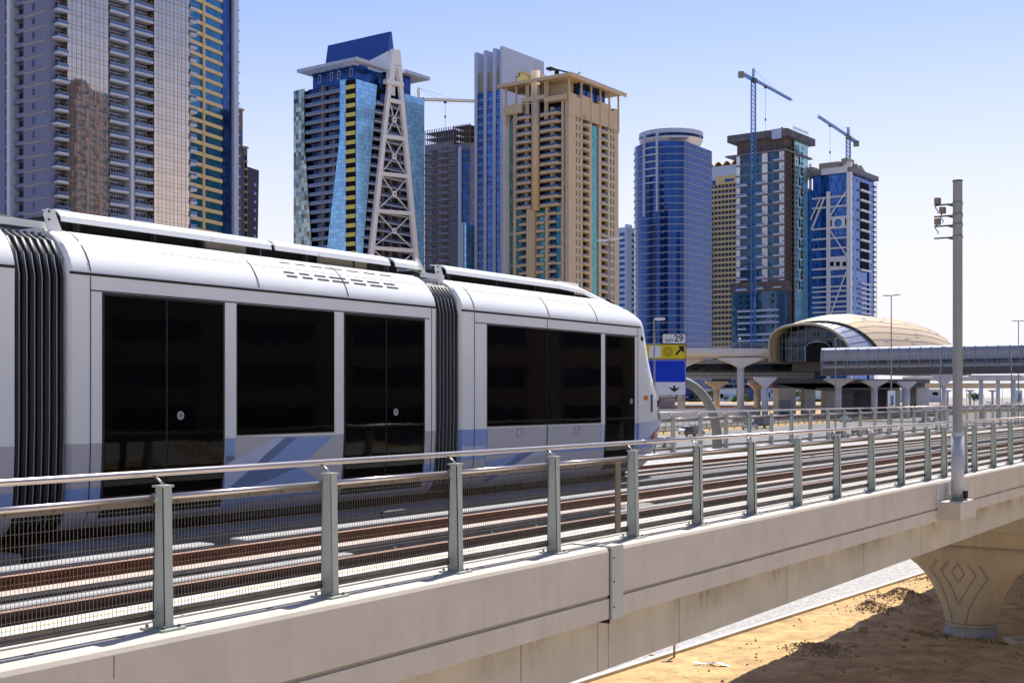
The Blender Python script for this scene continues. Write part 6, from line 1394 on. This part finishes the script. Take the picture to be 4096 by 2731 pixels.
# ---------------------------------------------------------------- guard rails beside and between the carriageways
def guard(label, d, t0, t1, step=4, fence=False):
    R = thing('guard_rail', label, 'guard rail', W(t0, d, ground_h(W(t0,d).y)), PHI); mb = MB(); ts = lin(t0, t1, int((t1-t0)/12)); vs = []
    for t in ts: g_ = ground_h(W(t,d).y)-ground_h(W(t0,d).y); vs.append([(t-t0,-.03,g_+.45),(t-t0,-.09,g_+.53),(t-t0,-.03,g_+.6),(t-t0,-.09,g_+.68),(t-t0,-.03,g_+.76),(t-t0,0,g_+.76),(t-t0,0,g_+.45)])
    fixn(mb.loft(vs, True, 0, False, True).build('beam', M['lamp'], R))
    me = MB().box(-.08,.08,0,.16,-.1,.8).mesh('post', M['dkgrey']); n = int((t1-t0)/step); rep('post', me, R, [(i*step,0,ground_h(W(t0+i*step,d).y)-ground_h(W(t0,d).y)) for i in range(n)])
guard('grey guard rail on the near side of the sandy median', 106.5, 50, 700); guard('guard rail on the far side of the sandy median', 114.5, 50, 700)
mf = thing('median_fence', 'low post and wire fence along the middle of the highway median', 'fence', W(60, 110.5, ground_h(W(60,110.5).y)), PHI)
me = MB().bar((0,0,0),(0,0,1.8),.05,n=5).mesh('post', M['dkgrey']); z0_ = ground_h(W(60,110.5).y); rep('post', me, mf, [(i*2.6,0,ground_h(W(60+i*2.6,110.5).y)-z0_) for i in range(180)])
mb = MB(); 
for q in (.6,1.2,1.75): mb.tube([(t-60,0,ground_h(W(t,110.5).y)-z0_+q) for t in lin(60,528,50)], .03, 4)
mb.build('wire', M['midgrey'], mf)
# ---------------------------------------------------------------- cars
def car_mesh(kind):
    """side profile of lower body and cabin (x forward), lofted over the width"""
    L = {'sedan':4.6,'suv':4.7,'pickup':5.3,'van':4.9}[kind]; h = L/2
    if kind == 'sedan': body = [(-h,.35),(-h,.72),(-h+.15,.92),(-h+.9,1.0),(h-1.35,.98),(h-.35,.82),(h,.62),(h,.32)]; cab = [(-h+.55,.98),(-h+1.25,1.40),(-.1,1.46),(.55,1.38),(h-1.3,.97)]
    elif kind == 'suv': body = [(-h,.4),(-h,.95),(-h+.08,1.1),(h-1.2,1.10),(h-.25,.98),(h,.75),(h,.38)]; cab = [(-h+.05,1.08),(-h+.35,1.72),(-.2,1.80),(.45,1.72),(h-1.15,1.09)]
    elif kind == 'pickup': body = [(-h,.45),(-h,1.05),(-.6,1.05),(h-1.3,1.10),(h-.2,1.02),(h,.8),(h,.42)]; cab = [(-.9,1.04),(-.75,1.72),(.3,1.76),(.75,1.66),(h-1.25,1.09)]
    else: body = [(-h,.4),(-h,1.1),(h-.6,1.05),(h-.1,.9),(h,.7),(h,.38)]; cab = [(-h+.02,1.09),(-h+.12,1.95),(.6,2.0),(1.2,1.85),(h-.65,1.04)]
    def sec(p, w, tuck): return [[(x, s_*w*(1-tuck*(z-p[0][1])/1.2), z) for x, z in p] for s_ in (-1,1)]
    b = MB(); a, c = sec(body, .90, .05); a2 = [(x*.985, y*.93, z) for x,y,z in a]; c2 = [(x*.985, y*.93, z) for x,y,z in c]
    n = len(body); b.loft([a2, a, c, c2], True, 0, False, True)
    g = MB(); k = MB(); 
    q = [(x, z) for x, z in cab]; A = [(x,-.80+(z-q[0][1])*.22,z) for x,z in q]; B = [(x,.80-(z-q[0][1])*.22,z) for x,z in q]; b.loft([A, B], True, 0, False, True)
    # glazing set just proud of the cabin
    def inset(pts, f=.84):
        cx = sum(p[0] for p in pts)/len(pts); cz = sum(p[2] for p in pts)/len(pts)+.03; return [(cx+(x-cx)*f, y, cz+(z-cz)*f*.92) for x,y,z in pts]
    for S, sg in ((A,-1),(B,1)): P_ = [(x,y+sg*.02,z) for x,y,z in inset(S)]; g.add(P_, [tuple(range(len(P_)))])
    for i, j in ((0,1),(len(q)-2,len(q)-1)):
        (x0,z0),(x1,z1) = q[i], q[j]; nx = -.03 if i == 0 else .03; m0 = lambda u: (x0+(x1-x0)*u, z0+(z1-z0)*u); p0, p1 = m0(.12), m0(.9); w0 = .72; w1 = .66
        g.add([(p0[0]+nx,-w0,p0[1]+.02),(p0[0]+nx,w0,p0[1]+.02),(p1[0]+nx,w1,p1[1]+.02),(p1[0]+nx,-w1,p1[1]+.02)], [(0,1,2,3)])
    return b, g, L
CARM = {}
wh = MB().bar((0,-.11,0),(0,.11,0),.33,n=20).mesh('wheel', M['rubber']); rim = MB().bar((0,-.118,0),(0,.118,0),.19,n=12).mesh('rim', M['midgrey'])
hl = mat('headlamp', (.8,.8,.8), .1); tlm = mat('tail_lamp', (.4,.01,.01), .2); cg_ = mat('car_glass', (.01,.012,.015), .05, spec=.8)
def car(x, d, kind, col, label, rev=False, rack=False):
    key = (kind, col)
    if kind not in CARM: b, g, L_ = car_mesh(kind); CARM[kind] = (b, g, L_)
    b, g, L_ = CARM[kind]
    t = tpx(x, d); p = W(t, d); gz = ground_h(p.y)+.056; R = thing({'sedan':'sedan','suv':'suv','pickup':'pickup_truck','van':'van'}[kind], label, 'car' if kind != 'pickup' else 'pickup truck', (p.x, p.y, gz), PHI+(pi if rev else 0))
    cm = bpy.data.materials.get('car_paint_%s' % str(col)) or mat('car_paint_%s' % str(col), col, .25, spec=.7)
    o = b.build('body', cm, R); fixn(o); fixn(g.build('windows', cg_, R)); h = L_/2
    for sx in (h-.85, -h+.85):
        for sy in (-.80,.80):
            w_ = bpy.data.objects.new('wheel', wh); COL.objects.link(w_); w_.parent = R; w_.location = (sx, sy, .33); r_ = bpy.data.objects.new('rim', rim); COL.objects.link(r_); r_.parent = w_
    for sy in (-.62,.62): MB().box(h-.12,h+.01,sy-.18,sy+.18,.60,.74).build('headlight', hl, R); MB().box(-h-.01,-h+.1,sy-.16,sy+.16,.72,.9).build('tail_light', tlm, R)
    return R
wht, slv, blk, gry = (.75,.75,.75), (.45,.46,.48), (.02,.02,.022), (.12,.13,.14)
car(2656,84,'sedan',wht,'white sedan just clear of the tram nose'); car(2748,103,'sedan',wht,'white sedan ahead of the black car, seen through the far railing', True); car(2778,97,'suv',blk,'black car left of the arched gantry base')
car(3000,102,'sedan',slv,'silver white sedan beside the small lorry'); car(3139,133,'sedan',(.02,.06,.45),'bright blue car passing under the metro piers')
car(3360,71,'suv',slv,'silver suv behind the near handrail'); car(3440,75,'sedan',gry,'dark grey sedan ahead of the silver suv'); car(3385,108-5,'sedan',(.35,.50,.58),'pale blue hatchback seen beyond the silver suv'); car(3455,128,'sedan',blk,'dark car with glinting windscreen below the banner lamp')
car(3704,79,'pickup',(.035,.025,.022),'dark brown pickup truck between the railings'); car(3757,84,'sedan',slv,'silver hatchback right of the dark pickup'); car(3803,125,'van',(.08,.14,.13),'dark green van half hidden by the signal pole'); car(3952,129,'suv',wht,'white suv far off beyond the signal pole', True); car(4030,124,'sedan',wht,'small white sedan near the right edge of the highway'); car(3880,118.5,'sedan',slv,'silver car just right of the signal pole'); car(2960,121,'sedan',gry,'grey car passing the foot of the tall metro pier')
# lorry
t = tpx(3030,112-8); p = W(t,104-1.5); LR = thing('lorry', 'small lorry with dark blue load area and white cab', 'lorry', (p.x,p.y,ground_h(p.y)+.05), PHI)
fixn(MB().prism([(.9,.6),(2.9,.6),(3.0,1.2),(2.75,1.35),(2.45,2.2),(.9,2.25)], 1, -1, 1).build('cab', M['white'], LR)); MB().box(1.2,2.2,-1.02,1.02,1.4,2.0).build('cab_window', cg_, LR)
MB().box(-3,.8,-1.05,1.05,.85,2.4).build('load_box', mat('navy_load', (.02,.05,.14), .4), LR); MB().box(-3,2.6,-.5,.5,.5,.8).build('chassis', M['dkgrey'], LR)
for sx in (2.1,-1.9):
    for sy in (-.85,.85): w_ = bpy.data.objects.new('wheel', wh); COL.objects.link(w_); w_.parent = LR; w_.location = (sx,sy,.4); w_.scale = (1.2,1.3,1.2)
# speed limit trailer with 60 disc
t = tpx(3500,68); p = W(t,68); SG = thing('speed_sign_trailer', 'small white trailer carrying a round red edged 60 speed sign', 'road sign', (p.x,p.y,ground_h(p.y)+.05), PHI)
MB().bbox(-1.3,1.6,-.7,.7,.35,1.2,.12).build('trailer_body', M['cream'], SG); MB().disc((-.6,-1.0,1.45),.62,(-.8,-1,0),24,.04).build('sign_disc', M['white'], SG); MB().tube([(-.6+.55*cos(a)*.78,-1.0-.03-.55*cos(a)*.62*-1*0-.0,1.45+.55*sin(a)) for a in lin(0,2*pi,24)], .08, 6).build('red_ring', M['red'], SG); MB().bar((-.6,-.95,.3),(-.6,-.95,1.4),.04,n=6).build('sign_post', M['lamp'], SG)
text('60', .62, M['black'], SG, (-.6-.06,-1.12,1.45), (radians(90),0,radians(-38)), 'sign_digits')
# ---------------------------------------------------------------- street lamps
def lamp(x, Zp, ytop, label, heads, yb=None, lean=0, ball=False, hw=2.2, banner=None, r=.11):
    X = xat(x, Zp); gz = ground_h(Zp); zt = zat(ytop, Zp)-gz; R = thing('street_lamp', label, 'street lamp', (X, Zp, gz)); MB().bar((0,0,0),(0,0,zt),r,r*.6,n=10).build('pole', M['lamp'], R)
    if ball: MB().loft([[(.3*sin(a)*cos(b), .3*sin(a)*sin(b), zt+.25-.3*cos(a)) for b in lin(0,2*pi,12)[:-1]] for a in lin(.15,pi-.1,8)], True, 0, True, True).build('globe', M['white'], R)
    for sx, l, dz in heads:
        MB().prism([(0,zt-.02),(0,zt+.10),(sx*l*.5,zt+.14+dz*.5),(sx*l,zt+.10+dz),(sx*l,zt-.03+dz),(sx*l*.45,zt-.06+dz*.45)], 1, -.18, .18).build('lamp_head', M['lamp'] if Zp > 150 else M['panell'], R)
    if banner:
        y0, y1, bw = banner; bw = bw*Zp/F/2; B_ = MB().box(-bw, bw, -.16, -.12, zat(y1,Zp)-gz, zat(y0,Zp)-gz).build('banner', M['white'], R); 
        MB().box(-bw*.25, bw*.6, -.18, -.162, zat(y1,Zp)-gz+.6, zat(y1,Zp)-gz+2.4).build('banner_print', M['tdblue'], R); MB().box(-bw*.6, bw*.3, -.18, -.162, zat(y1,Zp)-gz+.25, zat(y1,Zp)-gz+.8).build('banner_print', M['gold'], R)
    return R
lamp(2437, 120, 962, 'tall twin headed street lamp in front of the tan tower', [(-1,1.12,-.02),(1,1.25,.22)], r=.12)
lamp(2617, 88, 1278, 'single headed street lamp rising beside the tram nose', [(1,.74,.0)], r=.09)
lamp(3565, 240, 1183, 'tall twin headed lamp with a white banner in front of the station shell', [(-1,1.6,0),(1,1.75,.2)], banner=(1562,1631,30), r=.16)
lamp(3342, 190, 1352, 'dark single headed lamp in front of the footbridge end', [(1,1.2,.1)], r=.12)
lamp(3762, 200, 1390, 'dark single headed lamp just left of the signal pole', [(1,1.0,.05)], r=.12)
lamp(4046, 195, 1413, 'dark single headed lamp near the right edge', [(1,.9,.05)], r=.12)
lamp(4074, 300, 1284, 'twin headed lamp with banner at the right edge', [(-1,1.6,0),(1,1.6,0)], banner=(1560,1612,28), r=.17)
lamp(2959, 352.2, 1358, 'short lamp with white globe standing on the guideway parapet', [], ball=True, r=.07)
for i, (x, yt) in enumerate(((2863,1563),(2985,1563),(3098,1560),(3198,1568),(3206,1555),(3585,1560),(3690,1562),(3820,1556),(3866,1545),(4010,1548))):
    lamp(x, 500+i*5, yt, ('thin grey lamp before the sunlit bowl capped pier','thin lamp right of the tall metro pier','thin lamp beside the dark service wall','thin lamp in the first station gap, shorter one','thin lamp in the first station gap, taller one','thin distant lamp right of the banner lamp','thin distant lamp before the last station wall','thin lamp left of the slim piers on the right','thin lamp close to the signal pole','thin distant lamp among the slim piers')[i], [(1,1.6,0)], r=.1)
# ---------------------------------------------------------------- arched sign gantry
GZ = 100; gg = 0; GX = xat(2869, GZ)
G = thing('sign_gantry', 'curved steel tube gantry carrying the motorway exit sign', 'gantry', (GX, GZ, 0))
zap = zat(1519, GZ); xap = xat(2700,GZ)-GX
pts = [(0,0,0),(0,0,2.0),(0,0,zat(1760,GZ))]+[(xap*(1-cos(u)) , 0, zat(1760,GZ)+(zap-zat(1760,GZ))*sin(u)) for u in lin(.1,pi/2,16)]+[(xap-6,0,zap+.1)]
MB().tube(pts, [.42,.42,.40]+[.39-.06*i/16 for i in range(17)]+[.3], 20).build('arched_tube', M['arch'], G); MB().bar((0,0,0),(0,0,.08),.7,n=16).build('base_plate', M['lamp'], G)
RS = thing('road_sign', 'motorway exit sign with yellow, blue and white panels, EXIT 29 plate on top', 'road sign', (xat(2640,GZ), GZ-.9, zat(1580,GZ)))
def sx(x): return xat(x,GZ)-RS.location.x
def sz(y): return zat(y,GZ)-RS.location.z
def rrect(mb, x0, x1, y0, y1, r, d0, d1, cor=(1,1,1,1)):
    X0, X1, Z0_, Z1_ = sx(x0), sx(x1), sz(y1), sz(y0); pts = []
    for (cx, cz, a0), c in zip(((X1-r,Z1_-r,0),(X0+r,Z1_-r,pi/2),(X0+r,Z0_+r,pi),(X1-r,Z0_+r,1.5*pi)), cor):
        if c:
            for i in range(6): a = a0+pi/2*i/5; pts.append((cx+r*cos(a), cz+r*sin(a)))
        else: pts.append((cx+r*(1 if cos(a0+pi/4) > 0 else -1), cz+r*(1 if sin(a0+pi/4) > 0 else -1)))
    return mb.prism(pts, 1, d0, d1)
sy_, sb_, sw_ = mat('sign_yellow', (.66,.50,.01), .4, spec=.4), mat('sign_blue', (.002,.04,.50), .45, spec=.2), mat('sign_white', (.66,.67,.72), .4)
def panel(nm, m_, *a): return fixn(rrect(MB(), *a).build(nm, m_, RS))
panel('exit_plate', M['black'], 2642.5, 2738, 1336, 1378, .12, -.06, .02); panel('exit_plate_face', sw_, 2645, 2735.5, 1338.5, 1375.5, .09, -.075, -.061)
panel('yellow_panel', M['black'], 2520, 2738, 1378.5, 1438, .12, -.06, .02, (1,1,1,1)); panel('yellow_face', sy_, 2522, 2735.5, 1380.5, 1436, .12, -.075, -.061); panel('white_patch', sw_, 2592, 2637, 1386, 1430, .02, -.085, -.076)
panel('blue_panel', sb_, 2520, 2738, 1439, 1580, .03, -.06, .02, (0,0,0,0)); panel('blue_border', sw_, 2522, 2735, 1441.5, 1579, .15, -.068, -.061); panel('blue_face', sb_, 2523, 2733.5, 1443, 1528, .13, -.076, -.069, (1,1,0,0))
panel('lane_panel_face', sw_, 2523, 2733.5, 1528.5, 1578, .13, -.076, -.069, (0,0,1,1))
def txt(s_, x, y, size, nm): return text(s_, size, M['black'], RS, (sx(x), -.088, sz(y)), (radians(90),0,0), nm, ext_=.004, bold=size*.008)
txt('29', 2708, 1356.5, .74, 'exit_number'); txt('EXIT', 2671, 1364.5, .30, 'exit_word')
def arrow(pts, nm): fixn(MB().prism([(sx(x), sz(y)) for x, y in pts], 1, -.092, -.078).build(nm, M['black'], RS))
arrow([(2695,1417.5),(2701,1423),(2717,1403),(2729,1412),(2729,1385),(2706,1385.5),(2713,1396)], 'diagonal_arrow')
arrow([(2687,1542),(2694,1542),(2694,1553),(2714,1549),(2691,1568),(2667,1549),(2687,1553)], 'down_arrow')
emb = MB(); ecx, ecz = sx(2666), sz(1408)
for rr, n_, q in ((.33,18,.066),(.24,16,.055),(.15,14,.040)):
    for i in range(n_):
        a = 2*pi*i/n_; c = (ecx+rr*cos(a), ecz+rr*1.12*sin(a)); emb.tube([(c[0]+q*cos(b), -.082, c[1]+q*1.1*sin(b)) for b in lin(0,2*pi,10)], .0055, 4)
emb.build('ring_emblem', mat('emblem_brown', (.16,.10,.0), .5), RS)
txt('?', 2604, 1547, .22, 'small_mark') if False else None
mb = MB().box(sx(2540), sx(2748), .05, .12, sz(1590), sz(1586)); 
for x in (2610,2672,2725): mb.box(sx(x), sx(x)+.12, .02, .4, sz(1600), sz(1340))
mb.box(sx(2600), sx(2626), -.1, .3, sz(1602), sz(1596)); mb.box(sx(2660), sx(2722), -.1, .3, sz(1602), sz(1596)); mb.build('support_frame', M['roofeq'], RS)
# ---------------------------------------------------------------- things on the sand
p = at(2697, 2625, HC*F/(2625-HY)); SP = thing('small_post', 'short grey post standing in the sand under the viaduct edge', 'post', (p.x, p.y, sandbump(p.x,p.y)))
MB().bar((0,0,0),(0,0,1.35),.035,n=8).build('shaft', M['lamp'], SP); MB().box(-.16,.16,-.01,.01,1.15,1.45).build('plate', M['lamp'], SP)
def gp(x, y): q = at(x, y, HC*F/(y-HY)); return q.x, q.y
q = gp(3442, 2525); CBK = MB().bbox(-.21,.21,-.13,.13,0,.24,.02).build('concrete_block', M['conc'], loc=(q[0], q[1], sandbump(*q)-.02), rotz=.5); tag(CBK, 'single weathered concrete block lying at the edge of the shade', 'block')
q = gp(2606, 2622); o = rock('brick_piece', 'small broken brick lying in the sun near the short post', q[0], q[1], .10, M['tan'], 'brick')
q = gp(2845, 2662); mb = MB(); mb.loft([[(u,.22*sin(pi*(u+.5))*.35+dy,z_+.03*sin(u*9)) for u in lin(-.5,.5,8)] for dy, z_ in ((-.09,.02),(0,.05),(.09,.03))], False); o = mb.build('scrap_sheet', M['midgrey'], loc=(q[0], q[1], sandbump(*q)+.02), rotz=-.3); tag(o, 'curled strip of grey scrap lying on the sand', 'scrap')
for i, (x, y, r, lab) in enumerate(((3473,2428,.16,'dark clod in front of the small pit'),(3510,2415,.13,'dark lump on the rim of the small pit'),(3540,2508,.09,'reddish stone beside the concrete block'),(2780,2575,.07,'small dark stone near the paved verge'),(3620,2556,.12,'flat reddish clod in the shade'),(3925,2592,.10,'dark stone in front of the pier'),(3505,2682,.07,'lone dark pebble in the wide shade'),(3750,2510,.08,'stone left of the pier foot'))): q = gp(x, y); rock('clod', lab, q[0], q[1], r, M['brown'])
random.seed(3); mb = MB()
for _ in range(7000):
    x, y = random.uniform(3,27), random.uniform(25,58); t, d = td(x, y)
    if d > 15.9: continue
    if mn.noise(Vector((x*.35,y*.35,7))) < random.uniform(-.25,.45): continue
    r = random.choice((.012,.015,.02,.02,.03,.045,.07)); z = sandbump(x,y); a = random.uniform(0,6); mb.add([(x+r*cos(a),y+r*sin(a),z-.005),(x+r*cos(a+2),y+r*sin(a+2),z-.005),(x+r*cos(a+4.2),y+r*sin(a+4.2),z-.005),(x,y,z+r*.9)], [(0,1,3),(1,2,3),(2,0,3)])
for mx, my, r_, n_ in ((14.7,47.8,1.1,900),(13.1,45.4,.8,500),(9.3,38.3,.9,500),(17.4,51.8,1.2,400)):
    for _ in range(n_):
        x, y = random.gauss(mx, r_*.55), random.gauss(my, r_*.55); r = random.choice((.02,.03,.04,.06)); a = random.uniform(0,6); z = sandbump(x,y)
        mb.add([(x+r*cos(a),y+r*sin(a),z-.01),(x+r*cos(a+2),y+r*sin(a+2),z-.01),(x+r*cos(a+4.2),y+r*sin(a+4.2),z-.01),(x,y,z+r*.9)], [(0,1,3),(1,2,3),(2,0,3)])
o = mb.build('pebbles', M['brown']); o['kind'] = 'stuff'; o['label'] = 'scattered pebbles and crumbs on the sand'
# open kerb frame and tufts by the pier
q = W(41.4, 8.9); mb = MB().box(-1.1,1.1,-.45,-.33,0,.16).box(-1.1,1.1,.33,.45,0,.16).box(-1.1,-.98,-.32,.32,0,.16).box(.98,1.1,-.32,.32,0,.16); o = mb.build('drain_kerb', M['conc'], loc=(q.x+.9,q.y-.2,.0), rotz=PHI-.9); tag(o, 'rectangular concrete drain kerb beside the foot of the pier', 'kerb')
mb = MB(); rnd = random.Random(4)
for (t, d, n) in ((41.5,10.9,60),(41.5,9.9,40),(41.4,8.9,90),(41.5,11.6,50)):
    for _ in range(n): c = W(t+rnd.gauss(0,.18), d+rnd.gauss(0,.3)); h = rnd.uniform(.05,.16); z = sandbump(c.x,c.y); mb.add([(c.x-.01,c.y,z),(c.x+.01,c.y,z),(c.x+rnd.uniform(-.07,.07),c.y+rnd.uniform(-.07,.07),z+h)], [(0,1,2)])
o = mb.build('weeds', M['leaf']); o['kind'] = 'stuff'; o['label'] = 'thin green weeds around the pier foot'
# ---------------------------------------------------------------- buildings on the camera's side of the road (seen only as reflections)
def back(name, label, x, y, w_, d_, h, m_, gm, rot=0):
    R = thing(name, label, 'building', (x,y,0), rot); MB().box(-w_/2,w_/2,-d_/2,d_/2,0,h).build('shaft', M[gm], R); me = MB().box(-w_/2-.3,w_/2+.3,-d_/2-.3,d_/2+.3,0,1.7).mesh('floor_band', M[m_]); rep('floor_band', me, R, [(0,0,3.4*k) for k in range(int(h/3.4))])
    me = MB().box(-1.5,1.5,-.5,.5,0,h).mesh('facade_pier', M[m_]); n = max(2, int(w_/9)); rep('facade_pier', me, R, [(-w_/2+w_*i/n, s_*(d_/2+.2), 0) for i in range(n+1) for s_ in (-1,1)]); n = max(2, int(d_/9)); me2 = MB().box(-.5,.5,-1.5,1.5,0,h).mesh('facade_pier', M[m_]); rep('facade_pier', me2, R, [(s_*(w_/2+.2), -d_/2+d_*i/n, 0) for i in range(n+1) for s_ in (-1,1)])
back('apartment_block', 'tan apartment block to the right of the highway, seen in the mirror glass', 215, 279, 40, 44, 150, 'cgrey', 'g_teal', .5)
back('apartment_block', 'brown block behind the camera', 75, -110, 60, 30, 62, 'pier', 'g_navy', .6)
back('apartment_block', 'beige block behind the camera on the left', -40, -120, 50, 30, 80, 'tan', 'g_navy', .6)
back('apartment_block', 'tall grey block behind the camera on the right', 170, -60, 40, 40, 95, 'cgrey', 'g_navy', .6)
back('mall_block', 'long brown shopping block to the right of the viaduct, seen only in reflections', 98, 28, 30, 130, 40, 'brown', 'g_dark')
back('mall_block', 'low grey block added close behind the camera to mask low sky', 30, -36, 70, 14, 14, 'cgrey', 'g_dark', .6)  # unseen block, set close in to shut out low sky light

# ---------------------------------------------------------------- groups of repeated things
GR_ = {'sedan':'vehicles on the highway','suv':'vehicles on the highway','van':'vehicles on the highway','pickup_truck':'vehicles on the highway','lorry':'vehicles on the highway','street_lamp':'street lamps along the roads',
 'tree':'trees beyond the service road','hedge':'clipped hedges beyond the service road','clod':'clods and stones on the sand','low_building':'low buildings beyond the service road','bridge_pier':'piers under the station and bridges',
 'tower_crane':'tower cranes over the building sites','railing':'railings of the tram viaduct','guard_rail':'guard rails along the highway median','flyover':'flyovers on the right','apartment_block':'blocks outside the frame','mall_block':'blocks outside the frame'}
for o in COL.objects:
    if o.parent is None and 'category' in o:
        n_ = o.name.split('.')[0]
        if n_ in GR_: o['group'] = GR_[n_]
